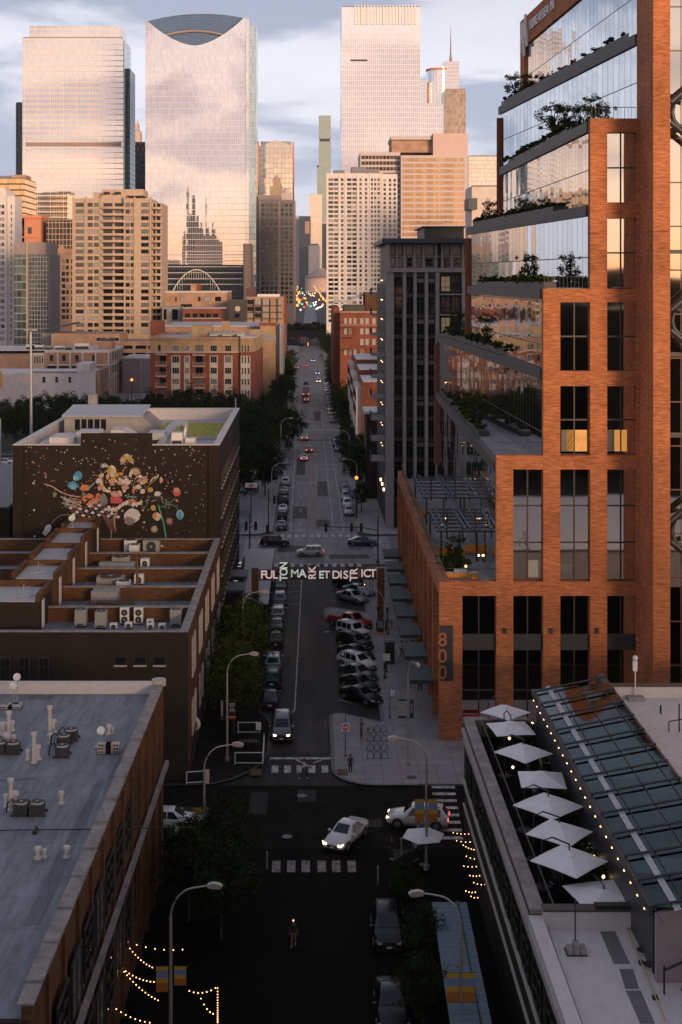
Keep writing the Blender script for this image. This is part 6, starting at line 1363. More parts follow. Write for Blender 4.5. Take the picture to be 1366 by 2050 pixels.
# near roof details
zn = 9.06
def onz(px,py,z=zn): Y=(H-z)*F/(py-VY); return PX(px,Y),Y
x,y = onz(1152,1905); b = MB(); b.box(-.5,.5,-.5,.3,0,.06,0); b.tube([(0,0,.06),(0,0,2.6)],.04,6,0)
for i in range(3): b.box(-.45+i*.32,-.17+i*.32,-.45,.1,.061,.34+.2*(i==1),1)
single('antenna_mast', b, [M['steel_dark'],M['concrete']], 'short antenna mast held by concrete blocks on the near white roof', 'antenna', (x,y,zn))
tt = thing('gas_pipe', 'thin yellow gas pipe on little feet running across the near white roof', 'pipe', (17.5,62,zn))
q = MB(); a_,b_,c_,d_ = [(*onz(*p),zn+.18) for p in ((1256,1866),(1366,1864),(1262,1880),(1332,2050))]; q.tube([b_,a_,c_,d_],.035,6); q.build('pipe', M['gold_pipe'] if 'gold_pipe' in M else M.setdefault('gold_pipe', plain('yellow_pipe',(.45,.28,.10),.5)), tt)
q = MB()
for p in ((1283,1869),(1360,1868),(1284,1930),(1312,2000)): x,y = onz(*p); q.box(x-.12,x+.12,y-.12,y+.12,zn+.001,zn+.14)
q.build('pipe_feet', M['dark'], tt)
q = MB(); 
def qd(pts, z): q.quad(*[(*onz(a,c),z) for a,c in pts])
qd([(1201,1865),(1232,1865),(1262,1930),(1229,1930)],zn+.006); qd([(1240,1940),(1268,1940),(1280,1980),(1252,1980)],zn+.006); qd([(1253,1983),(1283,1983),(1312,2050),(1282,2050)],zn+.006)
q.build('roof_patches', M['roof_dark'], t)
for (px,py,lb) in ((1291,1908,'upper black round vent opening on the near white roof'),(1304,1937,'lower black round vent opening on the near white roof')):
    x,y = onz(px,py); b = MB(); b.cyl(0,0,0,.16,.38,18,0,None,1); single('round_vent', b, [M['galv'],M['dark']], lb, 'vent', (x,y,zn), 'round vents of the near roof')
for i,px in enumerate((1338,1347,1356)):
    x,y = onz(px,1922); b = MB(); b.tube([(0,0,0),(0,0,.85),(.05,-.1,.98),(.05,-.28,.98),(.05,-.3,.85)],.075,8); b.cyl(0,0,0,.05,.14,10)
    single('gooseneck_vent', b, M['chimney_white'], ['left','middle','right'][i]+' white gooseneck pipe of the three near the frame edge', 'vent pipe', (x,y,zn), 'gooseneck pipes')
x,y = onz(1330,1990); b = MB(); b.tube([(0,0,0),(0,0,1.3)],.05,6); b.tube([(0,0,1.1),(1.8,.6,1.5)],.06,6); b.tube([(.9,.3,0),(1.5,.5,1.4)],.06,6); b.tube([(1.8,.6,0),(2.3,.2,.7),(2.6,0,1.2)],.1,6)
single('pipe_rack', b, M['dark_metal'], 'black pipe and bracket cluster at the lower right corner of the frame', 'pipework', (x,y,zn))
x,y = onz(1272,1400,zR+.06); b = MB(); b.box(-.6,.6,-.5,.3,0,.25,1); b.tube([(0,0,.25),(0,0,2.6)],.045,6,0); b.box(-.18,.12,-.2,.1,2.1,2.8,0); b.ball((0,0,3.0),.2,8,0)
single('antenna_mast', b, [M['white_metal'],M['concrete']], 'white antenna mast on concrete blocks behind the skylight', 'antenna', (x,y,zR+.06))
x,y = onz(1323,1428,zR+.06); b = MB(); b.cyl(0,0,0,.55,.07,8); single('vent_pipe', b, M['dark'], 'small black pipe on the white roof behind the skylight', 'vent pipe', (x,y,zR+.06))
x,y = onz(1360,1465,zR+.06); b = MB(); b.tube([(0,0,0),(0,0,1.9)],.05,6); b.tube([(-.7,0,.7),(.5,0,.9)],.04,6); b.tube([(-.7,0,0),(-.7,0,.7)],.04,6); single('pipe_stand', b, M['dark_metal'], 'black pipe stand on the white roof at the frame edge', 'pipework', (x,y,zR+.06))
x,y = onz(1236,1832,10.05); b = MB(); b.box(-.95,.95,-.22,.22,0,.16); single('planter_tray', b, M['dark_metal'], 'dark tray lying on the parapet below the nearest umbrella', 'tray', (x,68.7,10.05))
# ================================================================ blocks and towers added unseen behind the camera, for street shade and mirrored skylines
wf_mat = plain('reflection_dark_wall', (.02,.017,.015), .9, spec=.04)  # walls coloured near black so the windows mirror them as dark
westL = [(-95,-48,-75,-34,33),(-40,-12,-78,-34,31),(16,52,-80,-32,35),(58,96,-82,-34,36),(102,150,-90,-36,37),(154,236,-92,-40,37),(242,330,-110,-50,33),(-150,-100,-90,-45,24),
         (-80,-30,-190,-140,34),(20,75,-200,-150,38),(82,150,-210,-150,36),(155,230,-220,-150,41),(236,330,-230,-150,43),(340,470,-240,-150,46),(-170,-90,-210,-150,37),(-60,-15,-420,-360,44),(25,110,-430,-360,50),(120,230,-440,-370,46),(240,400,-460,-380,55),(-260,-80,-450,-380,52)]
dirs = ['shade block A','shade block B','shade block C','shade block D','shade block E','shade block F','shade block G','shade block H']
for i,(xa_,xb_,ya_,yb_,h_) in enumerate(westL):
    t_ = thing('west_shade_block', '%s added unseen behind the viewpoint, about %d metres tall and %d metres wide' % (dirs[i%8], h_, xb_-xa_), 'building', ((xa_+xb_)/2,(ya_+yb_)/2,0), 'unseen shade blocks added in the west')
    q = MB(); q.box(xa_,xb_,ya_,yb_,0,h_); q.build('wall', wf_mat, t_)
    q = MB(); q.box(xa_+.5,xb_-.5,ya_+.5,yb_-.5,h_,h_+.3,0); q.box(xa_+4,xa_+12,ya_+6,ya_+14,h_+.301,h_+3.5,1); q.build('roof', [M['asphalt_dark'],M['brick_brown']], t_)
for (px,wd,top,lb) in ((356,13,372,'slimmest dark tower far behind the viewpoint'),(381,18,392,'wider dark tower far behind the viewpoint'),(421,22,447,'shorter stepped dark tower far behind the viewpoint'),(443,10,383,'needle thin dark tower far behind the viewpoint'),(452,24,455,'squat dark tower far behind the viewpoint'),(338,16,462,'boxy dark tower left of the slim ones far behind the viewpoint'),(367,9,428,'dark tower between the slimmest and the wider one far behind'),(400,12,432,'lone narrow dark tower far behind the viewpoint'),(476,16,448,'dark tower at the right of the far western row'),(466,8,480,'lowest dark tower of the far western row')):
    D = 930+930+900; xx = PX(px,D); zz = PZ(top,D)
    t_ = thing('west_reflection_tower', lb, 'tower', (xx,-900,0), 'unseen towers added for reflections')  # unseen tower added for its dark silhouette in the bowed glass
    q = MB(); q.box(xx-wd/2,xx+wd/2,-915,-900,0,zz-12); q.box(xx-wd*.3,xx+wd*.3,-914,-901,zz-11.99,zz); q.build('facade', GM['dark'], t_)

# ================================================================ vehicles
def loft(b, st, mi=0):
    """st: stations (y, zb, zbelt, ztop, halfwidth, halftop)"""
    rings = []
    for (y,zb,zs,zt,w_,wt) in st:
        zm = (zb+zs)/2
        rings.append([(-w_*.90,y,zb),(-w_,y,zm),(-w_*.975,y,zs),(-wt,y,zt-.03),(-wt*.86,y,zt),(0,y,zt+.015),(wt*.86,y,zt),(wt,y,zt-.03),(w_*.975,y,zs),(w_,y,zm),(w_*.90,y,zb)])
    n_ = len(rings[0]); v = [p for r_ in rings for p in r_]; f = []
    for i in range(len(rings)-1):
        for j in range(n_): f.append((i*n_+j, i*n_+(j+1)%n_, (i+1)*n_+(j+1)%n_, (i+1)*n_+j))
    b.add(v, f, mi, True); b.add(rings[0], [tuple(range(n_-1,-1,-1))], mi); b.add(rings[-1], [tuple(range(n_))], mi)
def patch(b, A, B, C_, D_, ins=.12, out=.012, mi=0, thick=True):
    A,B,C_,D_ = map(Vector,(A,B,C_,D_)); c = (A+B+C_+D_)/4; nn = (B-A).cross(D_-A).normalized()
    if nn.dot(c-Vector((0,0,.7))) < 0: nn = -nn
    P_ = [p+(c-p)*ins+nn*out for p in (A,B,C_,D_)]
    b.add(P_, [(0,1,2,3)], mi)
def car_proto(kind, ck):
    S = dict(
     sedan=dict(L=4.75,W=.91,st=[(2.36,.34,.52,.60,.72,.60),(2.25,.22,.60,.72,.84,.70),(1.2,.20,.82,.92,.91,.76),(1.0,.20,.84,.96,.91,.74),(.25,.20,.88,1.40,.91,.60),(-.75,.20,.90,1.43,.91,.60),(-1.55,.20,.92,1.10,.91,.70),(-1.75,.20,.92,1.04,.90,.74),(-2.22,.24,.88,1.00,.86,.70),(-2.36,.36,.78,.86,.76,.62)],ws=3,rf=4,rb=5,rw=6),
     suv=dict(L=4.7,W=.95,st=[(2.36,.40,.62,.74,.76,.64),(2.25,.28,.74,.90,.88,.74),(1.3,.26,.96,1.07,.95,.80),(1.1,.26,.98,1.10,.95,.78),(.45,.26,1.02,1.62,.95,.66),(-1.2,.26,1.05,1.68,.95,.67),(-1.85,.26,1.05,1.60,.94,.64),(-2.25,.30,1.02,1.10,.90,.74),(-2.33,.42,.90,.96,.84,.68)],ws=3,rf=4,rb=6,rw=7),
     jeep=dict(L=4.5,W=.93,st=[(2.15,.50,.80,.96,.74,.70),(2.05,.48,.92,1.12,.80,.76),(.95,.44,1.05,1.18,.90,.80),(.85,.44,1.06,1.20,.93,.80),(.50,.44,1.10,1.82,.93,.78),(-1.7,.44,1.12,1.84,.93,.80),(-1.95,.44,1.12,1.80,.93,.80),(-2.02,.46,1.08,1.14,.92,.86),(-2.1,.50,1.0,1.05,.90,.80)],ws=3,rf=4,rb=6,rw=7),
     pickup=dict(L=5.8,W=.99,st=[(2.9,.46,.75,.92,.80,.70),(2.8,.36,.88,1.10,.92,.82),(1.6,.34,1.08,1.22,.99,.86),(1.45,.34,1.10,1.24,.99,.84),(.8,.34,1.12,1.82,.99,.72),(-.45,.34,1.14,1.84,.99,.73),(-.95,.34,1.14,1.26,.99,.90),(-1.0,.34,1.10,1.22,.98,.94),(-2.7,.36,1.10,1.22,.97,.93),(-2.88,.46,1.02,1.08,.94,.88)],ws=3,rf=4,rb=5,rw=6),
     van=dict(L=5.0,W=.98,st=[(2.5,.36,.62,.78,.78,.66),(2.4,.26,.76,.94,.90,.78),(1.6,.24,.96,1.08,.98,.82),(1.45,.24,.98,1.12,.98,.80),(.75,.24,1.02,1.70,.98,.72),(-1.9,.24,1.04,1.76,.98,.74),(-2.25,.24,1.02,1.66,.96,.72),(-2.45,.28,.98,1.10,.93,.82),(-2.5,.40,.86,.92,.90,.74)],ws=3,rf=4,rb=6,rw=7),
     hatch=dict(L=4.15,W=.90,st=[(2.06,.36,.60,.74,.74,.62),(1.98,.24,.72,.90,.84,.74),(1.2,.22,.92,1.02,.90,.78),(1.05,.22,.94,1.05,.90,.76),(.55,.22,.98,1.58,.90,.68),(-1.3,.22,1.0,1.60,.90,.70),(-1.75,.22,1.0,1.55,.90,.70),(-2.0,.26,.96,1.02,.88,.78),(-2.07,.38,.86,.90,.84,.70)],ws=3,rf=4,rb=6,rw=7))[kind]
    st = S['st']; W = S['W']; name = {'sedan':'car','suv':'sport_utility_car','jeep':'off_road_car','pickup':'pickup_truck','van':'minivan','hatch':'hatchback_car'}[kind]
    t_ = thing(name, 'x', 'car', (0,-400,0), None, 0, True)
    b = MB(); loft(b, st, 0)
    # wheel arches, grille, bumpers, plate, mirrors, roof rack
    fy, ry = st[0][0]-.85, st[-1][0]+.88
    wr = {'sedan':.33,'hatch':.33}.get(kind,.38)+(.04 if kind in ('jeep','pickup') else 0)
    for sx in (-1,1):
        for y in (fy,ry):
            k = 12; c_ = [(sx*(W+.006),y+(wr+.07)*cos(pi*i/k*1.0),wr+(wr+.07)*sin(pi*i/k)) for i in range(k+1)]+[(sx*(W+.006),y-(wr+.07),.2),(sx*(W+.006),y+(wr+.07),.2)]
            b.add(c_, [tuple(range(len(c_)))], 1)
        x_,y_,z_ = sx*(W+.10), st[3][0]-.28, st[3][2]+.08; b.box(x_-.10,x_+.10,y_-.07,y_+.07,z_-.05,z_+.09,0)
        if kind in ('suv','van','jeep'): b.box(sx*.60-.02,sx*.60+.02,st[6][0]+.1,st[4][0]-.15,st[5][3]+.0,st[5][3]+.045,1)
    y0_ = st[0][0]; b.box(-.42,.42,y0_-.02,y0_+.015,st[0][1]+.02,st[0][3]-.06,1); b.box(-.16,.16,y0_+.016,y0_+.03,st[0][1]+.02,st[0][1]+.13,2)
    y1_ = st[-1][0]; b.box(-.18,.18,y1_-.03,y1_+.01,st[-1][1]+.14,st[-1][1]+.27,2); b.box(-.8,.8,y0_-.14,y0_-.02,.22,.36,1); b.box(-.8,.8,y1_+.02,y1_+.14,.24,.38,1)
    if kind == 'pickup': b.box(-.86,.86,-2.66,-1.02,1.235,1.26,1)
    g = bpy.data.objects.new('body', b.mesh('body_'+kind, [M['car_white'],M['frame_dark'],M['sign_white']])); COL.objects.link(g); g.parent = t_
    g.material_slots[0].link = 'OBJECT'; g.material_slots[0].material = M['car_'+ck]
    # glass
    def ring(i,j): y,zb,zs,zt,w_,wt = st[i]; return [(-w_*.975,y,zs),(-wt,y,zt-.03),(-wt*.86,y,zt),(wt*.86,y,zt),(wt,y,zt-.03),(w_*.975,y,zs)][j]
    b = MB(); ws,rf,rb,rw = S['ws'],S['rf'],S['rb'],S['rw']
    patch(b, ring(ws,2),ring(ws,3),ring(rf,3),ring(rf,2),.07,.022); b2 = MB(); patch(b2, ring(rb,2),ring(rb,3),ring(rw,3),ring(rw,2),.08,.022)
    g = bpy.data.objects.new('windscreen', b.mesh('windscreen', M['car_glass'])); COL.objects.link(g); g.parent = t_
    g = bpy.data.objects.new('rear_window', b2.mesh('rear_window', M['car_glass'])); COL.objects.link(g); g.parent = t_
    for (ja,jb) in ((0,1),(5,4)):
        b = MB(); ya, yz_ = st[rf][0], st[rb][0]; nwin = 3 if kind in ('jeep','van','suv','hatch') else 2
        def sp_(y,top):
            for i in range(len(st)-1):
                if st[i][0] >= y >= st[i+1][0]:
                    u = (st[i][0]-y)/(st[i][0]-st[i+1][0]); a_ = Vector(ring(i,jb if top else ja)); c_ = Vector(ring(i+1,jb if top else ja)); return a_+(c_-a_)*u
        f0 = st[ws][0]-.25; r0 = (st[rw][0]+.25) if kind == 'sedan' else st[rb][0]+.02
        ys_b = [f0+(r0-f0)*k/nwin for k in range(nwin+1)]; ys_t = [ya-.06+(yz_+.06-ya+.06)*k/nwin for k in range(nwin+1)]
        for k in range(nwin): patch(b, sp_(ys_b[k],0),sp_(ys_b[k+1],0),sp_(ys_t[k+1],1),sp_(ys_t[k],1),.10,.016)
        g = bpy.data.objects.new('side_window', b.mesh('side_window', M['car_glass'])); COL.objects.link(g); g.parent = t_
    for sx in (-1,1):
        for y in (fy,ry):
            b = MB(); b.cyl(0,0,-.11,.11,wr,18); b.xf(Matrix.Translation((sx*(W-.10),y,wr))@Matrix.Rotation(pi/2,4,'Y')); g = bpy.data.objects.new('wheel', b.mesh('wheel', M['tyre'])); COL.objects.link(g); g.parent = t_
            b = MB(); b.cyl(0,0,.111,.125,wr*.62,12,0); 
            for a_ in range(5): b.tube([(0,0,.13),(wr*.58*cos(a_*1.2566),wr*.58*sin(a_*1.2566),.13)],.035,4,0)
            b.xf(Matrix.Translation((sx*(W-.10),y,wr))@Matrix.Rotation(sx*pi/2,4,'Y')); r_ = bpy.data.objects.new('rim', b.mesh('rim', M['rim'])); COL.objects.link(r_); r_.parent = g
        b = MB(); s0,s1 = st[0],st[1]; zc = (s0[3]+s0[2])/2+.06
        b.add([(sx*.46,s0[0]+.012,zc-.09),(sx*.72,s0[0]+.0,zc-.09),(sx*.86,s1[0]-.02,zc+.02),(sx*.84,s1[0]-.06,zc+.10),(sx*.68,s0[0]-.0,zc+.05),(sx*.46,s0[0]+.012,zc+.03)],[(0,1,2,3,4,5)]); b.box(sx*.60-.13,sx*.60+.13,s0[0]-.05,s0[0]+.03,zc-.09,zc+.03)
        g = bpy.data.objects.new('headlight', b.mesh('headlight', M['head_off'])); COL.objects.link(g); g.parent = t_; g.material_slots[0].link = 'OBJECT'; g.material_slots[0].material = M['head_off']
        s0 = st[-1]; b = MB(); b.box(sx*.68-.12,sx*.68+.12,s0[0]-.03,s0[0]+.08,s0[2]-.16,s0[2]+.02)
        g = bpy.data.objects.new('taillight', b.mesh('taillight', M['tail_off'])); COL.objects.link(g); g.parent = t_; g.material_slots[0].link = 'OBJECT'; g.material_slots[0].material = M['tail_off']
    tree(t_)
    return t_
for k,c in dict(white=(.62,.60,.60), black=(.010,.011,.013), silver=(.30,.31,.33), grey=(.09,.095,.10), red=(.30,.022,.018), blue=(.015,.05,.13), teal=(.015,.045,.05), navy=(.012,.018,.035), tan=(.22,.19,.15), pale_blue=(.20,.28,.36)).items():
    dk = k in ('black','navy'); M['car_'+k] = plain('car_paint_'+k, c, .34 if dk else .28, metal=.25 if k in ('silver','grey','blue','teal') else 0.0, spec=.35 if dk else .6, coat=.2 if dk else .7)
protos = {}; used = set()
def car(kind, color, x, y, rz, label, group=None, head=None, tail=None, z=0.004):
    """rz: heading in degrees, 0 drives away from the camera, 180 towards it"""
    if kind not in protos: protos[kind] = car_proto(kind, color)
    p = protos[kind]
    if kind not in used: o = p; used.add(kind); o.location = (x,y,z); o.rotation_euler = (0,0,R(rz)); o['label'] = label; 
    else: o = dup(p, (x,y,z), R(rz), label)
    if group: o['group'] = group
    elif 'group' in o: del o['group']
    cars_todo.append((o, color, head, tail)); return o
cars_todo = []
GP = 'cars parked nose-in along the right kerb'
for (kind,col,y,lb) in (('sedan','black',134.6,'black sedan nearest the corner bulb in the angled row'),('sedan','black',138.5,'black sedan second from the near end of the angled row'),('sedan','teal',142.2,'dark teal sedan directly before the white crossover'),
    ('suv','white',145.9,'white crossover in the middle of the angled row'),('sedan','black',149.8,'black sedan directly behind the white crossover'),('suv','black',154.0,'black crossover next to the white boxy off-roader'),('jeep','white',158.4,'white boxy off-roader beside the red pickup')):
    car(kind,col,5.15,y,-138+random.uniform(-2,2),lb,GP)
car('pickup','red',4.9,163.0,-132,'red pickup truck with black bed cover beside the island',GP)
car('sedan','silver',5.6,176.2,-136,'silver sedan just past the kerb island in the angled row',GP)
car('sedan','pale_blue',6.6,179.8,-136,'pale blue sedan half hidden behind the silver sedan',GP)
car('suv','black',5.3,183.6,-136,'black crossover with pale roof under the street sign',GP,head='head_on')
car('sedan','black',5.2,187.6,-136,'black sedan at the far end of the angled row',GP)
GL = 'cars parked along the left kerb of the near block'
for (kind,col,x,y,lb) in (('sedan','teal',-3.9,182.5,'teal sedan farthest along the left kerb'),('suv','pale_blue',-3.85,175.3,'blue grey crossover second from the sign'),('hatch','silver',-3.9,167.6,'silver hatchback left kerb, below the blue crossover'),('sedan','teal',-3.95,161.8,'teal sedan half under the street trees'),('sedan','black',-3.9,155.5,'black sedan mostly hidden beneath the street trees'),
    ('hatch','pale_blue',-3.9,146.2,'pale blue hatchback beside the dark tree crowns'),('suv','navy',-3.85,140.2,'navy crossover with pale roof beside the trees'),('sedan','navy',-3.9,133.6,'navy sedan nearest the left corner bulb')):
    car(kind,col,x,y,0+random.uniform(-1,1),lb,GL)
car('van','grey',-2.55,124.6,180,'dark grey minivan with lit headlights waiting at the stop line',None,'head_on')
car('sedan','white',PX(693,100.6),100.9,153,'white sedan with sunroof turning through the brick paved junction',None,'head_on')
car('suv','white',PX(838,103.6),103.8,80,'white crossover crossing at the right behind the banners',None,'head_on','tail_on')
car('sedan','white',PX(343,103.5),103.6,-90,'white coupe emerging from behind the left brick building')
car('suv','black',PX(551,215.0),213.0,-91,'black crossover crossing the far junction on the left',None,None,'tail_on')
car('hatch','white',PX(621,206.5),205.2,90,'white hatchback with coloured wrap crossing the far junction',None,None,'tail_on')
car('sedan','blue',PX(725,214),213.2,-90,'blue sedan crossing the far junction on the right')
GU='cars parked along the left kerb beyond the junction'
for (kind,col,px,py,lb) in (('sedan','grey',564,1058,'olive grey sedan nearest the junction on the left kerb'),('hatch','black',565,1040,'dark hatchback second in the left row beyond the junction'),('sedan','white',567,1025,'white sedan third in the left row beyond the junction'),('suv','black',568,1010,'black crossover fourth in the left row beyond the junction'),('sedan','silver',569,988,'silver sedan fifth in the left row beyond the junction'),('suv','white',572,970,'white crossover at the far end of the left row'),('suv','black',579,893,'black crossover parked alone near the yellow sign')):
    Y=(H)*F/(py-VY); car(kind,col,PX(px,Y),Y,0,lb,GU)
GR='cars parked along the right kerb beyond the junction'
for (kind,col,px,py,lb) in (('sedan','silver',699,1029,'silver sedan nearest the junction on the right kerb'),('hatch','white',696,1015,'white hatchback second in the right row beyond the junction'),('suv','pale_blue',693,1001,'pale blue crossover third in the right row'),('sedan','teal',692,985,'teal sedan with orange lamp glow in the right row'),('sedan','teal',677,903,'teal sedan in the right row of three near the crosswalk'),('suv','blue',674,894,'blue crossover between two cars near the crosswalk'),('sedan','grey',672,884,'grey sedan farthest of three near the crosswalk'),('sedan','blue',666,846,'bright blue sedan parked just past the crosswalk')):
    Y=(H)*F/(py-VY); car(kind,col,PX(px,Y),Y,180,lb,GR,None,None)
for k in range(12):
    Y = 420+k*12; car(random.choice(['sedan','suv','hatch']),random.choice(['silver','grey','white','pale_blue','black']),6.6,Y,180,['silver','small','dusty','shiny','boxy','low','tall','pale','dark','plain','wide','compact'][k]+' car number %d counting up the right kerb after the blue sedan' % (k+1),GR)
GT='cars driving along the street'
for (kind,col,px,py,rz,hd,tl,lb) in (('sedan','white',609,921,0,None,'tail_on','white sedan driving away, nearest of three'),('sedan','tan',619,904,0,None,'tail_on','beige sedan driving away, middle of three'),('sedan','white',610,880,0,None,'tail_on','white sedan driving away just before the crosswalk'),('sedan','white',614,803,0,None,'tail_on','white sedan following the box truck'),
    ('suv','white',638,766,180,'head_on',None,'white crossover approaching with glaring warm headlights'),('sedan','blue',636,749,180,'head_blue',None,'blue sedan approaching with violet headlights'),('suv','grey',627,724,180,'head_blue',None,'far grey crossover approaching with violet headlights'),('sedan','red',612,734,0,None,'tail_on','far red sedan with glowing tail lights'),('suv','black',613,772,0,None,None,'black crossover driving ahead of the box truck'),('suv','navy',643,716,180,None,None,'far navy crossover near the viaduct'),('sedan','silver',594,738,0,None,'tail_on','silver sedan waiting at the far red signal'),('sedan','black',604,693,90,None,None,'black car crossing just before the viaduct'),('sedan','white',587,757,0,None,None,'white sedan parked by the far left trees'),('suv','black',592,726,0,None,None,'black crossover beyond the far signal on the left')):
    Y=H*F/(py-VY); car(kind,col,PX(px,Y),Y,rz,lb,GT,hd,tl)
GX='parked cars in the lot left of the mural building'
for i,(px,py,kd,cl) in enumerate(((8,930,'sedan','white'),(3,912,'suv','black'),(16,915,'sedan','grey'),(492,950,'sedan','white'),(530,962,'suv','black'))):
    Y=H*F/(py-VY); car(kd,cl,PX(px,Y),Y,90,['white sedan cut by the left frame edge in the lot','black crossover behind the white sedan in the lot','grey sedan deeper in the left lot','white sedan in the side lot below the green trees','black crossover beside the white sedan in the side lot'][i],GX)
car('suv','black',PX(776,86),86.2,180,'dark crossover with a pale roof parked on the near right street'); car('sedan','black',PX(782,78),77.2,180,'black car at the bottom edge of the frame')
for o,c_,hd,tl in cars_todo:
    for g in o.children:
        if g.name.startswith('body'): g.material_slots[0].material = M['car_'+c_]
        elif hd and g.name.startswith('headlight'): g.material_slots[0].material = M[hd]
        elif tl and g.name.startswith('taillight'): g.material_slots[0].material = M[tl]
# box truck
Y=H*F/(792-VY); t_ = thing('box_truck','pale box truck driving away in the left lane','truck',(PX(613,Y),Y,0),GT,0,True)
b=MB(); b.box(-1.25,1.25,-3.6,2.2,.9,3.5); g=bpy.data.objects.new('cargo_box',b.mesh('cargo_box',M['cream'])); COL.objects.link(g); g.parent=t_
b=MB(); loft(b,[(4.3,.5,.9,1.3,.95,.85),(4.1,.4,1.2,1.5,1.05,.95),(3.5,.4,1.5,2.4,1.1,.95),(2.3,.4,1.5,2.5,1.1,.98)]); g=bpy.data.objects.new('cab',b.mesh('cab',M['car_white'])); COL.objects.link(g); g.parent=t_
for sx in (-1,1):
    for y in (-2.4,3.2): b=MB(); b.cyl(0,0,-.15,.15,.45,14); b.xf(Matrix.Translation((sx*1.0,y,.45))@Matrix.Rotation(pi/2,4,'Y')); g=bpy.data.objects.new('wheel',b.mesh('wheel',M['tyre'])); COL.objects.link(g); g.parent=t_
    b=MB(); b.box(sx*.95-.18,sx*.95+.18,-3.68,-3.6,.75,.95); g=bpy.data.objects.new('taillight',b.mesh('taillight',M['tail_on'])); COL.objects.link(g); g.parent=t_

# ================================================================ trees
def crown_mesh(seed, nclump, per, rx, rz, leaf, mats_):
    r_ = random.Random(seed); b = MB(); cl=[]
    for i in range(nclump):
        while True:
            p = Vector((r_.uniform(-1,1),r_.uniform(-1,1),r_.uniform(-1,1)))
            if .25 < p.length < 1: break
        s_ = 1+.25*sin(3*math.atan2(p.y,p.x)+seed)
        cl.append((Vector((p.x*rx*s_,p.y*rx*s_,p.z*rz)), r_.uniform(.16,.34)*rx))
    for c,cr in cl:
        for j in range(per):
            d = Vector((r_.gauss(0,1),r_.gauss(0,1),r_.gauss(0,.75))); d = d.normalized()*cr*(r_.random()**.4)
            p = c+d; a = r_.uniform(0,6.28); u = Vector((cos(a),sin(a),r_.uniform(-.6,.6))).normalized(); w_ = u.cross(Vector((r_.uniform(-1,1),r_.uniform(-1,1),r_.uniform(-.2,1)))).normalized()
            s2 = leaf*r_.uniform(.6,1.3)
            b.add([p-u*s2-w_*s2*.2,p-u*s2*.1-w_*s2*.55,p+u*s2,p+u*s2*.1+w_*s2*.55],[(0,1,2,3)],0 if r_.random()<.7 else 1)
    return b.mesh('crown', mats_), [c for c,_ in cl]
def tree_proto(nm, seed, ht, rx, rz, mats_, leaf=.16, nclump=70, per=75):
    t_ = thing(nm,'x','tree',(0,-600,0),None,0,True)
    me, cl = crown_mesh(seed,nclump,per,rx,rz,leaf,mats_); g=bpy.data.objects.new('crown',me); COL.objects.link(g); g.parent=t_; g.location=(0,0,ht-rz)
    b=MB(); b.tube([(0,0,0),(.05,0,ht*.3),(0,.08,ht*.62)],.17,7,0,.08)
    for c in cl[:9]: p=Vector((c.x,c.y,c.z+ht-rz)); b.tube([(0,.03,ht*.32),(p.x*.45,p.y*.45,ht*.32+(p.z-ht*.32)*.6),tuple(p)],.07,5,0,.02)
    g=bpy.data.objects.new('trunk',b.mesh('trunk',M['bark'])); COL.objects.link(g); g.parent=t_
    tree(t_); return t_
TP = [tree_proto('street_tree',1,9.5,3.3,3.6,[M['leaf_green'],M['leaf_dark']]), tree_proto('street_tree',2,8.6,3.0,3.0,[M['leaf_dark'],M['leaf_green']]), tree_proto('street_tree',3,10.5,3.8,4.0,[M['leaf_dark'],M['leaf_dark']],.2,80,70), tree_proto('street_tree',4,8,3.1,2.9,[M['leaf_green'],M['leaf_olive']])]
tcount = [0]; tused = set()
def plant(k, x, y, s, label, group, z=.14, rz=None):
    sc = s if isinstance(s,tuple) else (s,s,s); p = TP[k]; rz = random.uniform(0,6.28) if rz is None else rz
    if k not in tused: tused.add(k); p.location=(x,y,z); p.rotation_euler=(0,0,rz); p.scale=sc; p['label']=label; p['group']=group; return p
    return dup(p,(x,y,z),rz,label,group,scale=sc)
ordn = ['first','second','third','fourth','fifth','sixth','seventh','eighth','ninth','tenth','eleventh','twelfth','thirteenth','fourteenth','fifteenth','sixteenth','seventeenth','eighteenth','nineteenth','twentieth','twenty-first','twenty-second','twenty-third','twenty-fourth','twenty-fifth','twenty-sixth','twenty-seventh','twenty-eighth','twenty-ninth','thirtieth']
for i,(x,y,s) in enumerate(((-7.0,124.5,.78),(-7.3,131,.85),(-6.6,137.5,.9),(-7.3,144,.92),(-6.9,149.5,.68),(-7.4,155.5,.58),(-7.2,160.5,.5))):
    plant([0,3][i%2],x,y,s,ordn[i]+' street tree from the near corner on the left pavement','trees on the near left pavement')
for i in range(24):
    y = 262+i*15.5; plant([1,0,2,3][i%4],9.9+random.uniform(-.5,1.2),y,random.uniform(.85,1.12),ordn[i]+' tree up the right pavement beyond the grey tower','trees along the right pavement')
plant(1,PX(724,243),243,.62,'small lone tree by the orange street lamp before the grey tower','trees along the right pavement')
for i in range(8): plant([1,2,0][i%3],13+random.uniform(0,4),275+i*13,random.uniform(.9,1.2),ordn[i]+' tree in the second rank behind the right pavement','yard trees on the right')
for i in range(16):
    y = 250+i*24; plant([2,1,0,2][i%4],-8.6-random.uniform(0,1.5),y if i else 262,random.uniform(.9,1.15),ordn[i]+' tree up the left pavement beyond the mural building','trees along the left pavement')
k_=0
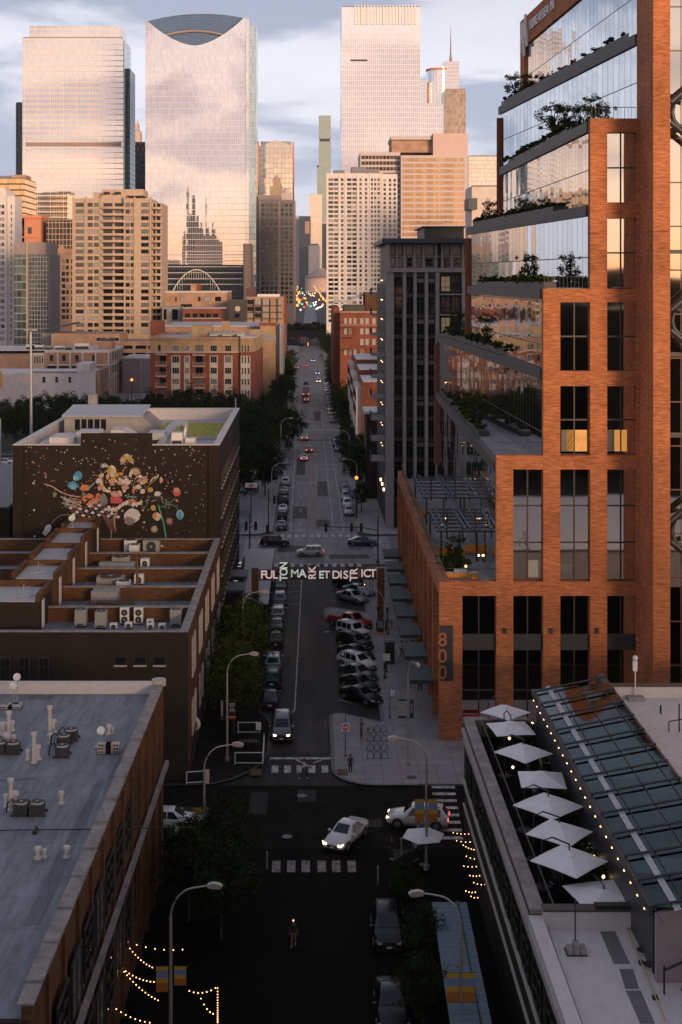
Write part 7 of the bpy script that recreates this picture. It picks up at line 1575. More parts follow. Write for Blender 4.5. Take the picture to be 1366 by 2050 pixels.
for (x,y,s) in ((-13,246,1.0),(-17,252,1.15),(-22,262,1.2),(-14,268,1.25),(-27,275,1.2),(-20,285,1.3),(-12,290,1.2),(-30,300,1.2),(-23,312,1.25),(-15,318,1.2),(-26,330,1.2),(-12,338,1.1),(-19,346,1.1),(-33,318,1.1),(-36,338,1.15),(-25,352,1.1)):
    plant([2,1][k_%2],x,y,s,ordn[k_]+' dense tree of the grove between mural building and brick apartments','grove left of the street'); k_+=1
k_=0
for i in range(22):
    x=-84+i*3.6; y = 352+7*((i*7)%3)-3*(i%2); plant([2,1][i%2],x,y,random.uniform(1.0,1.3),ordn[i]+' tree from the left in the dark belt before the white brick building','tree belt on the left')
for i in range(14): plant([2,2,1][i%3],-78+i*5.6,326+5*(i%3),random.uniform(1.0,1.25),ordn[i]+' tree from the left in the front rank of the belt','front rank of the tree belt')
for i in range(9): plant([1,2][i%2],-15+i*5.4,895+6*(i%3),random.uniform(.9,1.2),ordn[i]+' small tree on the embankment beyond the viaduct','embankment trees')
for i in range(7): plant([1,2][i%2],-14+i*6,930+6*(i%3),random.uniform(1.1,1.4),ordn[i]+' tree behind the embankment wall','embankment trees')
for i,(x,y) in enumerate(((11,700),(10,730),(12,760),(9,790),(13,815))): plant(2,x,y,1.15,ordn[i]+' tree before the viaduct on the right','trees before the viaduct')
# dark trees below the camera on the left
for i,(x,y,s) in enumerate(((-5.8,92.5,.72),(-7.9,88,.75),(-5.6,85.5,.7))):
    plant(1,x,y,s,ordn[i]+' dark tree of the unlit near left pavement','dark trees on the near left pavement')
for i,(x,y,s) in enumerate(((6.2,88,.42),(7.0,80.5,.5),(6.3,75,.5))): plant(1,x,y,s,['small dark tree beside the umbrella table','small dark tree near the stage of the near right patio','small dark tree at the bottom edge patio'][i],'small patio trees')
# planted terraces of the brick office
def shrub_mesh(seed, rx, rz, leaf=.12, n_=16, per=60, mats_=None): return crown_mesh(seed,n_,per,rx,rz,leaf,mats_ or [M['leaf_green'],M['leaf_olive']])[0]
SH = [shrub_mesh(21,.8,.55),shrub_mesh(22,.7,.5,mats_=[M['leaf_dark'],M['leaf_green']]),shrub_mesh(23,.9,.4,mats_=[M['leaf_olive'],M['leaf_green']])]
GT_ = tree_proto('terrace_tree',31,3.6,1.35,1.35,[M['leaf_green'],M['leaf_olive']],.11,30,50)
gfirst=[True]
def gtree(x,y,z,s,label):
    if gfirst[0]: gfirst[0]=False; GT_.location=(x,y,z); GT_.scale=(s,)*3; GT_['label']=label; GT_['group']='terrace trees'; return
    dup(GT_,(x,y,z),random.uniform(0,6),label,'terrace trees',scale=s)
def edge_pt(xn,far,u,off): x=xn+(far[0]-xn)*u+off; return x, 123.5+(far[1]-123.5)*u
def hedge(xn,far,z,u0,u1,nn,name,off=.9,k0=0,s=1.0):
    a=edge_pt(xn,far,u0,off-.55); b_=edge_pt(xn,far,u1,off-.55)
    q=MB(); q.prism([a,b_,(b_[0]+1.1,b_[1]),(a[0]+1.1,a[1])],z,z+.55); tag(q.build('planter',M['frame_dark']), 'long dark planter trough on the '+name, 'planter', 'terrace planters')
    for i in range(nn):
        u=u0+(u1-u0)*(i+.5)/nn; x,y=edge_pt(xn,far,u,off)
        o=bpy.data.objects.new('shrub',SH[(i+k0)%3]); COL.objects.link(o); sc_=s*random.uniform(.8,1.2); o.location=(x,y,z+.55+.3*sc_); o.scale=(sc_,sc_*1.5,sc_); o.rotation_euler=(0,0,random.uniform(0,6)); tag(o,ordn[i]+' shrub from the near end on the '+name,'shrub','terrace shrubs')
hedge(25.6,P1,bz(267)+1.27,.18,.98,13,'second highest terrace',s=.9)
hedge(25.5,P2,bz(410)+.07,.25,.98,12,'terrace right of the grey tower roof',s=.8)
hedge(21.3,P3,bz(739)+.07,.15,.95,14,'terrace beside the lower mirrored storey',s=1.0)
hedge(21.3,P2,bz(578)+.07,.02,.9,11,'terrace at mid height',s=.85)
hedge(17.1,P3,bz(926)+.07,.25,.95,10,'lowest slanted terrace',s=.8)
hedge(30.0,P1,64.57,.05,1.0,12,'highest terrace',s=.75,off=.7)
for (xn,far,z,u,s,lb) in ((25.6,P1,bz(267)+1.3,.42,1.5,'bushy tree in the middle of the second highest terrace'),(25.6,P1,bz(267)+1.3,.30,1.2,'smaller tree beside the bushy one on the second highest terrace'),(25.6,P1,bz(267)+1.3,.05,.9,'tree by the railing of the second highest terrace'),(30,P1,64.6,.93,1.25,'tree at the far tip of the highest terrace'),(30,P1,64.6,.80,.9,'small tree near the far tip of the highest terrace'),
    (25.5,P2,bz(410)+.1,.85,1.0,'tree at the far end above the grey tower roof'),(25.5,P2,bz(410)+.1,.55,.8,'tree halfway along that same upper terrace'),(21.3,P3,bz(739)+.1,.80,1.3,'tree at the far end of the lower planted terrace'),(21.3,P3,bz(739)+.1,.45,1.35,'round tree midway on the lower planted terrace'),(21.3,P2,bz(578)+.1,.25,1.15,'tree near the railing of the mid height terrace'),(17.1,P3,bz(926)+.1,.35,1.35,'round tree beside the white bench on the lowest slanted terrace'),(17.1,P3,bz(926)+.1,.60,.9,'small tree farther along the lowest slanted terrace')):
    x,y=edge_pt(xn,far,u,1.0); gtree(x,y,z,s*.82,lb)
# glass and metal railings at the near edges
for (xa_,xb_,z,lb) in ((17.3,21.2,bz(912),'railing across the near edge of the lowest slanted terrace'),(21.5,25.3,bz(578),'railing across the near edge of the mid height terrace'),(25.8,29.8,bz(237),'railing across the near edge of the second highest terrace'),(12.2,17.0,14.5,'railing across the near edge of the pergola terrace')):
    q=MB(); q.tube([(xa_,123.3,z+1.1),(xb_,123.3,z+1.1)],.035,4); k=int((xb_-xa_)/.32)
    for i in range(k+1): x=xa_+(xb_-xa_)*i/k; q.box(x-.012,x+.012,123.29,123.31,z,z+1.08)
    tag(q.build('railing',M['steel_dark']),lb,'railing','terrace railings')
q=MB()
for i in range(60): y=124+i*1.15; q.box(onG(y)+.45,onG(y)+.48,y,y+.03,14.5,15.6)
q.tube([(onG(124)+.46,124,15.6),(onG(192.5)+.46,192.5,15.6)],.035,4); tag(q.build('railing',M['steel_dark']),'long railing on the brick parapet above the entrance canopies','railing','terrace railings')
# pergolas, planters and furniture on the base terrace
zd=13.36
def pergola(x0_,x1_,y0_,y1_,label):
    t_=thing('pergola',label,'pergola',((x0_+x1_)/2,(y0_+y1_)/2,zd),'terrace pergolas')
    q=MB()
    for i in range(7): y=y0_+(y1_-y0_)*i/6; q.box(x0_,x1_,y-.05,y+.05,zd+3.0,zd+3.16)
    for i in range(26): x=x0_+(x1_-x0_)*i/25; q.box(x-.02,x+.02,y0_,y1_,zd+3.17,zd+3.22)
    q.build('slats',M['steel_dark'],t_)
    q=MB()
    for x in (x0_+.3,x0_+.95,(x0_+x1_)/2+.6,(x0_+x1_)/2+1.1): q.box(x-.07,x+.07,y0_,y1_,zd+3.23,zd+3.42)
    q.build('beam',plain('blue_steel',(.10,.13,.16),.4,metal=.4),t_)
    for (x,y) in ((x0_+.5,y0_+.2),((x0_+x1_)/2,y0_+.2),(x1_-.6,y0_+.2),(x0_+.5,y1_-.2),((x0_+x1_)/2,y1_-.2),(x1_-.6,y1_-.2)): q=MB(); q.box(x-.1,x+.1,y-.1,y+.1,zd,zd+2.99); q.build('post',M['steel_dark'],t_)
pergola(12.9,17.6,137,150,'nearer dark slatted pergola over the orange seats'); pergola(13.2,18.3,158,175,'farther dark slatted pergola on the base terrace')
def box_thing(name,label,cat,x,y,z,parts,group=None):
    t_=thing(name,label,cat,(x,y,z),group,0,True)
    for nm,mt,bxs in parts:
        b=MB()
        for c in bxs: b.box(*c)
        g=bpy.data.objects.new(nm,b.mesh(nm,M[mt])); COL.objects.link(g); g.parent=t_
    return t_
x,y=PX(922,127.8),127.8
box_thing('outdoor_kitchen','orange outdoor kitchen counter with a steel grill on top','kitchen counter',x,y,zd,[('cabinet','orange_paint',[(-1.6,1.6,-.35,.35,.1,.85)]),('grill','galv',[(-.6,.6,-.3,.3,.86,1.25)]),('worktop','stone_trim',[(-1.65,-.65,-.4,.4,.86,.92),(.65,1.65,-.4,.4,.86,.92)])])
box_thing('dining_table','long dark outdoor dining table in front of the orange kitchen','table',PX(935,125.6),125.5,zd,[('table_top','steel_dark',[(-1.3,1.3,-.4,.4,.72,.78)]),('leg','steel_dark',[(-1.2,-1.1,-.3,.3,0,.719)]),('leg','steel_dark',[(1.1,1.2,-.3,.3,0,.719)])])
for i,(px,yy,lb) in enumerate(((893,127.3,'orange chair left of the outdoor kitchen'),(952,125.3,'orange chair at the right end of the dining table'))):
    box_thing('patio_chair',lb,'chair',PX(px,yy),yy,zd,[('seat','orange_paint',[(-.3,.3,-.3,.3,.38,.46)]),('backrest','orange_paint',[(-.3,.3,.24,.3,.46,.95)]),('leg','orange_paint',[(-.3,-.25,-.3,-.25,0,.379)]),('leg','orange_paint',[(.25,.3,-.3,-.25,0,.379)]),('leg','orange_paint',[(-.3,-.25,.25,.3,0,.379)]),('leg','orange_paint',[(.25,.3,.25,.3,0,.379)])],'orange patio chairs')
for i,(xx,yy,lb) in enumerate(((13.6,139.5,'left orange lounge sofa under the nearer pergola'),(15.3,139.5,'middle orange lounge sofa under the nearer pergola'),(17.0,141,'right orange lounge sofa by the mirrored wall'),(13.4,163,'orange lounge sofa under the farther pergola'))):
    box_thing('lounge_sofa',lb,'sofa',xx,yy,zd,[('seat','orange_paint',[(-.7,.7,-.35,.35,.12,.45)]),('backrest','orange_paint',[(-.7,.7,.3,.45,.12,.85)])],'orange lounge sofas')
q=MB(); q.box(12.5,15.2,129.5,135,zd,zd+.5); tag(q.build('planter',M['frame_dark']),'large square planter full of green between kitchen and pergola','planter','terrace planters')
for i,(xx,yy) in enumerate(((13,130.5),(14,131.5),(14.8,133),(13.2,133.5),(14.2,134.4))):
    o=bpy.data.objects.new('shrub',SH[i%3]); COL.objects.link(o); o.location=(xx,yy,zd+.9); o.scale=(1.1,1.1,1.3); tag(o,ordn[i]+' shrub in the large square planter by the kitchen','shrub','terrace shrubs')
gtree(14.4,133.8,zd+.4,.8,'leafy little tree in the square planter by the kitchen')
for i,(xx,yy,lb) in enumerate(((15.6,128.5,'low glowing terrace lamp beside the grill'),(15.3,132,'low glowing terrace lamp beside the square planter'),(12.7,128,'low glowing terrace lamp near the railing corner'),(17.2,137.2,'glowing lamp on the nearer pergola corner'),(12.6,143,'low glowing terrace lamp left of the sofas'),(16.0,158.3,'glowing lamp on the farther pergola corner'),(15.2,155,'low glowing terrace lamp between the pergolas'))):
    b=MB(); b.cyl(0,0,0,.5,.05,6,0); b.ball((0,0,.6),.13,8,1); single('terrace_lamp',b,[M['steel_dark'],M['bulb_soft']],lb,'lamp',(xx,yy,zd),'small terrace lamps')
# ================================================================ street lamps, banners, signals, signs
def lamp_proto():
    t_=thing('street_lamp','x','street lamp',(0,-300,0),'tall curved street lamps',0,True)
    b=MB(); b.cyl(0,0,0,.35,.2,10); b.tube([(0,0,0),(0,0,7.6)],.115,8,0,.08); g=bpy.data.objects.new('pole',b.mesh('pole',M['pole_metal'])); COL.objects.link(g); g.parent=t_
    b=MB(); pts=[(0,0,7.6)]+[(1.35-1.35*cos(R(a)),0,7.6+1.62*sin(R(a))) for a in range(10,81,10)]+[(1.45,0,9.25),(2.0,0,9.33)]; b.tube(pts,.06,7,0,.045); g=bpy.data.objects.new('arm',b.mesh('arm',M['pole_metal'])); COL.objects.link(g); g.parent=t_
    b=MB(); b.xz([(1.98,9.27),(1.98,9.42),(2.25,9.5),(2.62,9.44),(2.78,9.33),(2.7,9.24),(2.2,9.22)],-.15,.15); g=bpy.data.objects.new('lamp_head',b.mesh('lamp_head',M['pole_metal'])); COL.objects.link(g); g.parent=t_
    b=MB(); b.box(2.25,2.68,-.11,.11,9.17,9.225); h=bpy.data.objects.new('lens',b.mesh('lens',M['galv'])); COL.objects.link(h); h.parent=g
    tree(t_); return t_
LP=lamp_proto()
LD=[(PX(455,117.3),117.3,0,'curved lamp with black text banners beside the left corner pavement'),(PX(409,94.4),94.4,0,'curved lamp reaching over the left side of the brick paved junction'),(PX(342,72.4),72.4,0,'nearest left curved lamp above the dark trees and string lights'),(PX(486,140.8),140.8,0,'curved lamp with white and red banners above the left trees'),
    (PX(770,142.2),142.2,pi,'curved lamp beside the angled parking with a green notice on it'),(PX(854,95.7),95.7,pi,'curved lamp carrying striped banners before the white crossover'),(PX(923,71.5),71.5,pi,'nearest right curved lamp over the corrugated blue roof'),(PX(817,116.3),116.3,R(-75),'lamp with its arm turned towards the viewer on the right plaza')]
for i,(x,y,rz,lb) in enumerate(LD):
    if i==0: LP.location=(x,y,.14); LP['label']=lb
    else: dup(LP,(x,y,.14),rz,lb)
for i,(px,py,lb) in enumerate(((692,1000,'darker lamp on the right kerb beyond the junction'),(560,1010,'darker lamp on the left kerb beyond the junction'),(556,900,'darker lamp on the left, near the grove'),(711,930,'darker lamp on the right, farther up the street'))):
    Y=H*F/(py-VY)*.95; o=dup(LP,((8.6 if px>620 else -6.7),Y,.14),pi if px>620 else 0,lb,'dark lamps beyond the junction')
def mesh_obj(nm,b,mats_,par): g=bpy.data.objects.new(nm,b.mesh(nm,mats_)); COL.objects.link(g); g.parent=par; return g
def banner(x,y,z0,w_,h_,cols,label,grp,txt=None,vert=False):
    t_=thing('banner',label,'banner',(x,y,z0),grp,0,True); b=MB(); n_=len(cols); 
    tot=sum(c[1] for c in cols); z=h_; ms=[]
    for c,fr in cols:
        hh=h_*fr/tot; 
        if M[c] not in ms: ms.append(M[c])
        b.box(-w_/2,w_/2,-.015,.015,z-hh+.0005,z,ms.index(M[c])); z-=hh
    mesh_obj('cloth',b,ms,t_)
    b=MB(); b.tube([(-w_/2-.05,0,h_+.02),(w_/2+.15,0,h_+.02)],.018,4); b.tube([(-w_/2-.05,0,-.02),(w_/2+.15,0,-.02)],.018,4); mesh_obj('bracket',b,M['steel_dark'],t_)
    if txt:
        for (s,sz,zz,m_) in txt:
            o=text(s,sz,M[m_],(0,-.03,zz),(pi/2,-pi/2 if vert else 0,0),None,.004,'lettering'); o.parent=t_; o.location=(0,-.03,zz)
    return t_
def zat(py,Y): return PZ(py,Y)
stripes_=[('cloth_yellow',1.0),('cloth_blue',1.6),('cloth_yellow',1.1),('cloth_orange',2.0)]
Y=95.6; banner(PX(840,Y),Y,zat(1645,Y),.66,zat(1600,Y)-zat(1645,Y),stripes_,'striped yellow blue orange banner left of the lamp pole before the white crossover','striped banners')
banner(PX(867,Y),Y,zat(1645,Y),.66,zat(1600,Y)-zat(1645,Y),stripes_,'striped yellow blue orange banner right of the lamp pole before the white crossover','striped banners')
Y=71.4; banner(PX(907,Y),Y,zat(2006,Y),.66,zat(1948,Y)-zat(2006,Y),stripes_,'striped banner left of the pole over the corrugated blue roof','striped banners'); banner(PX(938,Y),Y,zat(2006,Y),.66,zat(1948,Y)-zat(2006,Y),stripes_,'striped banner right of the pole over the corrugated blue roof','striped banners')
Y=72.3; banner(PX(325,Y),Y,zat(1985,Y),.64,zat(1935,Y)-zat(1985,Y),stripes_,'dim striped banner left of the nearest left lamp pole','striped banners'); banner(PX(361,Y),Y,zat(1972,Y),.64,zat(1935,Y)-zat(1972,Y),stripes_,'dim striped banner right of the nearest left lamp pole','striped banners')
Y=94.3; banner(PX(396,Y),Y,zat(1655,Y),.62,zat(1617,Y)-zat(1655,Y),[('cloth_yellow',1),('sign_white',1.6),('cloth_blue',1)],'yellow and white banner behind the dark tree at the junction corner','striped banners'); banner(PX(423,Y),Y,zat(1640,Y),.62,zat(1617,Y)-zat(1640,Y),[('cloth_yellow',1),('cloth_blue',1)],'small yellow edged banner right of the junction corner lamp','striped banners')
Y=117.2; banner(PX(465,Y),Y,zat(1440,Y),.62,zat(1403,Y)-zat(1440,Y),[('sign_black',4),('sign_orange',.5),('sign_black',.3)],'black banner with white lines of text right of the left corner lamp','text banners',[('HARVEST',.13,1.35,'sign_white'),('MARKET',.13,1.2,'sign_white'),('&',.12,1.05,'sign_white'),('WALK',.13,.9,'sign_white'),('CHICAGO',.13,.75,'sign_white')])
banner(PX(445,Y),Y,zat(1440,Y),.34,zat(1403,Y)-zat(1440,Y),[('sign_black',1)],'narrow black banner with sideways text left of the left corner lamp','text banners',[('FULTON MARKET',.17,.95,'sign_white')],True)
Y=140.7; banner(PX(476,Y),Y,zat(1275,Y),.66,zat(1255,Y)-zat(1275,Y),[('sign_white',1)],'white banner with two dots above the left trees','upper left banners',[(':',.6,.5,'sign_black')]); banner(PX(494,Y),Y,zat(1275,Y),.66,zat(1255,Y)-zat(1275,Y),[('sign_orange',1)],'orange red banner above the left trees','upper left banners',[('CITY',.2,.7,'sign_white'),('WEST',.2,.4,'sign_white')])
Y=142.1; banner(PX(762,Y),Y,zat(1270,Y),.66,zat(1241,Y)-zat(1270,Y),[('sign_black',4),('sign_orange',.7)],'black and orange text banner beside the angled parking lamp','text banners',[('HARVEST',.14,1.3,'sign_white'),('MARKET',.14,1.12,'sign_white'),('& WALK',.14,.94,'sign_white'),('CHICAGO',.14,.76,'sign_white')]); banner(PX(777,Y),Y,zat(1270,Y),.3,zat(1241,Y)-zat(1270,Y),[('sign_black',1)],'narrow black banner right of the angled parking lamp','text banners',[('FULTON MARKET',.15,.8,'sign_white')],True)
Y=116.2; banner(PX(805.5,Y),Y,zat(1437,Y),.64,zat(1401,Y)-zat(1437,Y),[('sign_black',.25),('blind',3),('sign_black',.4)],'black framed pale patterned banner on the right plaza lamp','plaza banners',[('* *',.25,1.2,'sign_black'),('* *',.25,.8,'sign_black'),('* *',.25,.45,'sign_black')]); banner(PX(824.5,Y),Y,zat(1437,Y),.3,zat(1401,Y)-zat(1437,Y),[('sign_black',1)],'narrow black banner with upright text on the right plaza lamp','plaza banners',[('FULTON',.2,.85,'sign_white')],True)
# arch sign over the street
Y=166.5; t=thing('street_arch_sign','district name arch of raised letters spanning the street between rusted posts','sign',(1,Y,0))
for (a,c) in ((504,518),(756,770)): q=MB(); q.box(PX(a,Y),PX(c,Y),Y-.25,Y+.25,.14,PZ(1137.5,Y)); q.build('post',M['corten'],t)
q=MB(); xa_,xb_=PX(518,Y),PX(756,Y)
for py in (1141,1160): q.tube([(xa_,Y+.12,PZ(py,Y)),(xb_,Y+.12,PZ(py,Y))],.05,6)
q.build('crossbar',M['steel_dark'],t)
fr=MB()
for (a,c,u,v) in ((519,558.5,1140,1162),(560,578.5,1124,1163),(582,614,1138,1159),(616,635.5,1132,1161),(637,660,1141,1160),(665,698,1141,1160),(699.5,718,1134,1162),(720,754,1136,1159)):
    x0_,x1_,z0_,z1_=PX(a,Y),PX(c,Y),PZ(v,Y),PZ(u,Y); fr.box(x0_,x1_,Y+.0,Y+.05,z0_,z1_)
fr.build('letter_backing',M['maroon'],t)
def let(ch,px,py,hpx,m_,rot=False,sx=1.0):
    s=hpx/F*Y/.70; text(ch,s,M[m_],(PX(px,Y),Y-.09,PZ(py,Y)),(pi/2,-pi/2 if rot else 0,0),t,.045,'letter',sx=sx)
for ch,px,m_ in (('F',527,'letter_p'),('U',539,'letter_p'),('L',551.5,'letter')): let(ch,px,1151,16,m_)
for ch,py in (('T',1157,),('O',1144.5),('N',1131.5)): let(ch,569,py,15.5,'letter_g',True,.85)
for ch,px in (('M',590.5),('A',606)): let(ch,px,1148.5,16,'letter_g')
for ch,py in (('R',1153.5),('K',1140)): let(ch,626,py,15,'letter',True,.95)
for ch,px in (('E',643.5),('T',654.5)): let(ch,px,1151,15,'letter_g' if ch=='E' else 'letter')
for ch,px,sx in (('D',673,1),('I',683,1),('S',692.5,1)): let(ch,px,1151,15.5,'letter')
for ch,py in (('T',1156.5),('R',1144)): let(ch,709,py,15,'letter_p',True,.95)
for ch,px,m_ in (('I',725,'letter'),('C',735,'letter'),('T',747,'letter_p')): let(ch,px,1148,15.5,m_)
# traffic signals
def signal(x,y,arm,z,heads,label,lit=None):
    t_=thing('traffic_signal',label,'traffic signal',(x,y,.14),'traffic signals',0,True)
    b=MB(); b.cyl(0,0,0,.4,.22,10); b.tube([(0,0,0),(0,0,z+1.6)],.12,8,0,.08); mesh_obj('pole',b,M['dark_metal'],t_)
    b=MB(); b.tube([(0,0,z-.5),(arm*.3,0,z-.1),(arm,0,z)],.07,6); mesh_obj('arm',b,M['dark_metal'],t_)
    for hx in heads:
        b=MB(); b.box(hx-.2,hx+.2,-.18,.18,z-.75,z+.55); g=mesh_obj('signal_head',b,M['dark'],t_)
        for k in range(3): b=MB(); b.cyl(0,0,0,.1,.13,10); b.v=[(a+hx,-.181-c,z-.5+k*.4+b_) for a,b_,c in b.v]; mesh_obj('lens',b,M['far_red'] if (lit and k==2) else M['frame_dark'],g)
    return t_
signal(PX(757,199),199.2,PX(652,199)-PX(757,199),PZ(1057,199),[PX(653,199)-PX(757,199),PX(704,199)-PX(757,199),PX(723.5,199)-PX(757,199)],'black traffic signal with three heads on a long arm at the far junction')
signal(PX(500,199),199.2,1.2,5.6,[.9,-.5],'black traffic signal on the left side of the far junction')
signal(-6.8,223,1.8,5.6,[1.6,1.0],'black traffic signal beyond the junction on the left pavement')
signal(-6.9,640,4.5,6,[4.2],'distant traffic signal with red light on the left',True)
signal(8.6,360,-1.5,5.5,[-1.2],'dark traffic signal at the crosswalk on the right')
# smaller signs and furniture
def post_sign(x,y,h,label,face,txt=None,off=0,name='street_sign',grp=None,wid=.75,hh=.9,z=.14):
    t_=thing(name,label,'sign',(x,y,z),grp,0,True)
    b=MB(); b.cyl(0,0,0,.06,.16,8); b.tube([(0,0,0),(0,0,h)],.04,6); mesh_obj('post',b,M['dark_metal'],t_)
    b=MB(); b.box(off-wid/2,off+wid/2,-.07,-.045,h-.1-hh,h-.1); mesh_obj('panel',b,M[face],t_)
    for (s,sz,zz,m_) in (txt or []): o=text(s,sz,M[m_],(off,-.085,zz),(pi/2,0,0),None,.004,'lettering'); o.parent=t_; o.location=(off,-.085,zz)
    return t_
x,y=G(692,1513,.14); tt=post_sign(x,y,3.55,'square white no entry sign with a red disc on the right plaza','sign_white',None,wid=.72,hh=.72); 
for c in tt.children:
    if c.name.startswith('panel'): c.location=(0,0,-.55)
b=MB(); b.cyl(0,0,0,.012,.31,22); b.v=[(a,-.071-c,2.54+b_) for a,b_,c in b.v]; g=mesh_obj('red_disc',b,M['sign_red'],tt)
b=MB(); b.box(-.25,.25,-.088,-.084,2.49,2.59); mesh_obj('white_bar',b,M['sign_white'],g)
for s,zz in (('DO NOT',2.68),('ENTER',2.40)): o=text(s,.11,M['sign_white'],(0,-.092,zz),(pi/2,0,0),None,.003,'lettering'); o.parent=tt; o.location=(0,-.09,zz)
x,y=G(781,1436,.14); post_sign(x,y,2.7,'pale green notice on a thin black post between kerb and plaza lamp','sign_white',[('P',.3,2.2,'awning')],.22,wid=.42,hh=.55)
x,y=G(746,1180,.14); post_sign(x,y,2.5,'thin black sign post with tiny panel nearest the arch','frame_dark',None,wid=.3,hh=.5)
x,y=G(741,1183,.14); post_sign(x,y,2.9,'thin black pole left of the arch foot','frame_dark',None,wid=.12,hh=.3)
Y=141.6; q=MB(); q.box(PX(767,Y),PX(781,Y),Y-.16,Y-.13,PZ(1322,Y),PZ(1308,Y)); tag(q.build('notice_board',M['sign_white']),'white and green notice fixed to the angled parking lamp','notice')
x,y=G(518,1522,.14); post_sign(x,y,3.4,'small white regulation sign on a post by the left corner barrier','sign_white',[('NO',.16,3.1,'sign_black'),('TURN',.16,2.85,'sign_black')],0,wid=.45,hh=.62)
Y=330; post_sign(-7.0,352,4.2,'yellow pedestrian warning sign by the left grove','orange_paint',None,wid=1.3,hh=1.3)
x,y=G(500,1035,.14)
Y=232; t_=thing('billboard','small white billboard with an orange emblem near the side parking lot','billboard',(PX(503,Y),Y,.14)); q=MB(); q.box(PX(491,Y),PX(515,Y),Y-.1,Y,PZ(976,Y),PZ(967,Y)); q.build('panel',M['sign_white'],t_); q=MB(); q.box(PX(499,Y),PX(507,Y),Y-.14,Y-.11,PZ(974.5,Y),PZ(969,Y)); q.build('emblem',M['sign_orange'],t_); q=MB(); q.tube([(PX(503,Y),Y+.06,.14),(PX(503,Y),Y+.06,PZ(970,Y))],.1,6); q.build('post',M['dark_metal'],t_)
# signs hanging on the left facades
for (px,py,Y,lb) in ((480,1137,186,'farther glowing white shop sign sticking out of the mural building'),(472.5,1166,176,'nearer glowing white shop sign sticking out of the mural building')):
    t_=thing('shop_sign',lb,'sign',(PX(px,Y),Y,PZ(py,Y)),'projecting letter signs'); 
    for k,ch in enumerate('elle'[::-1]): text(ch,.72,M['letter'],(PX(px,Y),Y,PZ(py,Y)-.75+k*.48),(pi/2,-pi/2,0),t_,.05,'letter')
    q=MB(); q.box(XM+.01,PX(px,Y)-.5,Y,Y+.05,PZ(py,Y)-.6,PZ(py,Y)-.5); q.box(XM+.01,PX(px,Y)-.5,Y,Y+.05,PZ(py,Y)+.5,PZ(py,Y)+.6); q.build('bracket',M['steel_dark'],t_)
Y=119.5; t_=thing('round_sign','round white rimmed drum sign with a dark face on the left brick wall','sign',(PX(388,Y),Y,PZ(1449,Y)))
q=MB(); q.cyl(0,0,-.16,.16,.62,26); q.xf(Matrix.Translation((PX(388,Y),Y,PZ(1449,Y)))@Matrix.Rotation(R(-28),4,'Z')@Matrix.Rotation(R(90),4,'X')); q.build('rim',M['white_metal'],t_)
q=MB(); q.cyl(0,0,.161,.175,.44,26); q.xf(Matrix.Translation((PX(388,Y),Y,PZ(1449,Y)))@Matrix.Rotation(R(-28),4,'Z')@Matrix.Rotation(R(90),4,'X')); q.build('face',plain('navy_face',(.015,.025,.045),.4),t_)
q=MB(); q.box(xR_+.01,PX(388,Y)-.5,Y-.05,Y+.05,PZ(1447,Y)-.2,PZ(1447,Y)+.35); q.build('bracket',M['white_metal'],t_)
t_=thing('wall_banner','red white and yellow lettered panel at the foot of the brick office','sign',(PX(950,122.5),122.3,3))
for (z_,m_,s) in ((PZ(1435,122.4),'sign_red',None),(PZ(1445,122.4),'sign_red','MOXY'),(PZ(1452,122.4),'cloth_orange',None),(PZ(1462,122.4),'cloth_yellow',None)):
    q=MB(); q.box(PX(931,122.4),PX(962,122.4),122.32,122.38,z_-.16,z_+.16); q.build('stripe',M[m_] if s is None else M['sign_black'],t_)
text('MOVE',.34,M['sign_white'],(PX(944,122.3),122.28,PZ(1445,122.4)),parent=t_)
# white sidewalk tent beyond the left arch post
t=thing('dining_shelter','long white flat roofed street dining shelter behind the left arch post','shelter',(-7,180,.14))
q=MB(); q.add([(PX(492,196),196,2.9),(PX(549,196),196,2.9),(PX(538,163),163,2.9),(PX(484,163),163,2.9)]+[(PX(492,196),196,2.75),(PX(549,196),196,2.75),(PX(538,163),163,2.75),(PX(484,163),163,2.75)],[(3,2,1,0),(4,5,6,7),(0,1,5,4),(1,2,6,5),(2,3,7,6),(3,0,4,7)]); q.build('roof',M['roof_pale'],t)
for (x,y) in ((-9.0,195.5),(-5.3,195.5),(-8.1,163.6),(-5.2,163.6),(-8.5,179),(-5.3,179)): q=MB(); q.box(x-.06,x+.06,y-.06,y+.06,.14,2.74); q.build('post',M['frame_dark'],t)
# awnings on the left facade
for (y,lb) in ((166.5,'dark green awning on the mural building nearest the shop signs'),(174,'dark green awning between the two shop signs')):
    q=MB(); q.box(XM+.02,XM+2.2,y,y+4.4,3.4,3.7); tag(q.build('awning',M['awning']),lb,'awning','left facade awnings')
# fenced dining corner, barriers
def barrier(pts,label,z=.14):
    t_=thing('pavement_barrier',label,'barrier',(*pts[0],z)); 
    for (a,c) in zip(pts[:-1],pts[1:]):
        q=MB(); q.tube([(*a,z+1.0),(*c,z+1.0)],.045,6); q.tube([(*a,z+.12),(*c,z+.12)],.045,6); q.tube([(*a,z),(*a,z+1.02)],.05,6); q.tube([(*c,z),(*c,z+1.02)],.05,6); q.build('frame',M['white_metal'],t_)
        q=MB(); q.quad((*a,z+.15),(*c,z+.15),(*c,z+.96),(*a,z+.96)); q.build('panel',M['sign_black'],t_)
    return t_
g_=lambda px,py:G(px,py,.14)
barrier([g_(471,1530),g_(526,1530)],'near white framed black barrier of the corner dining pen'); barrier([g_(527,1527),g_(529,1492)],'side barrier of the corner dining pen by the kerb'); barrier([g_(477,1468),g_(520,1468)],'far white framed barrier of the corner dining pen')
barrier([(-10.2,103.0+8.9),(-8.6,112.2)],'small white barrier at the corner of the lower left brick building')
q=MB(); x,y=g_(497,1500); 
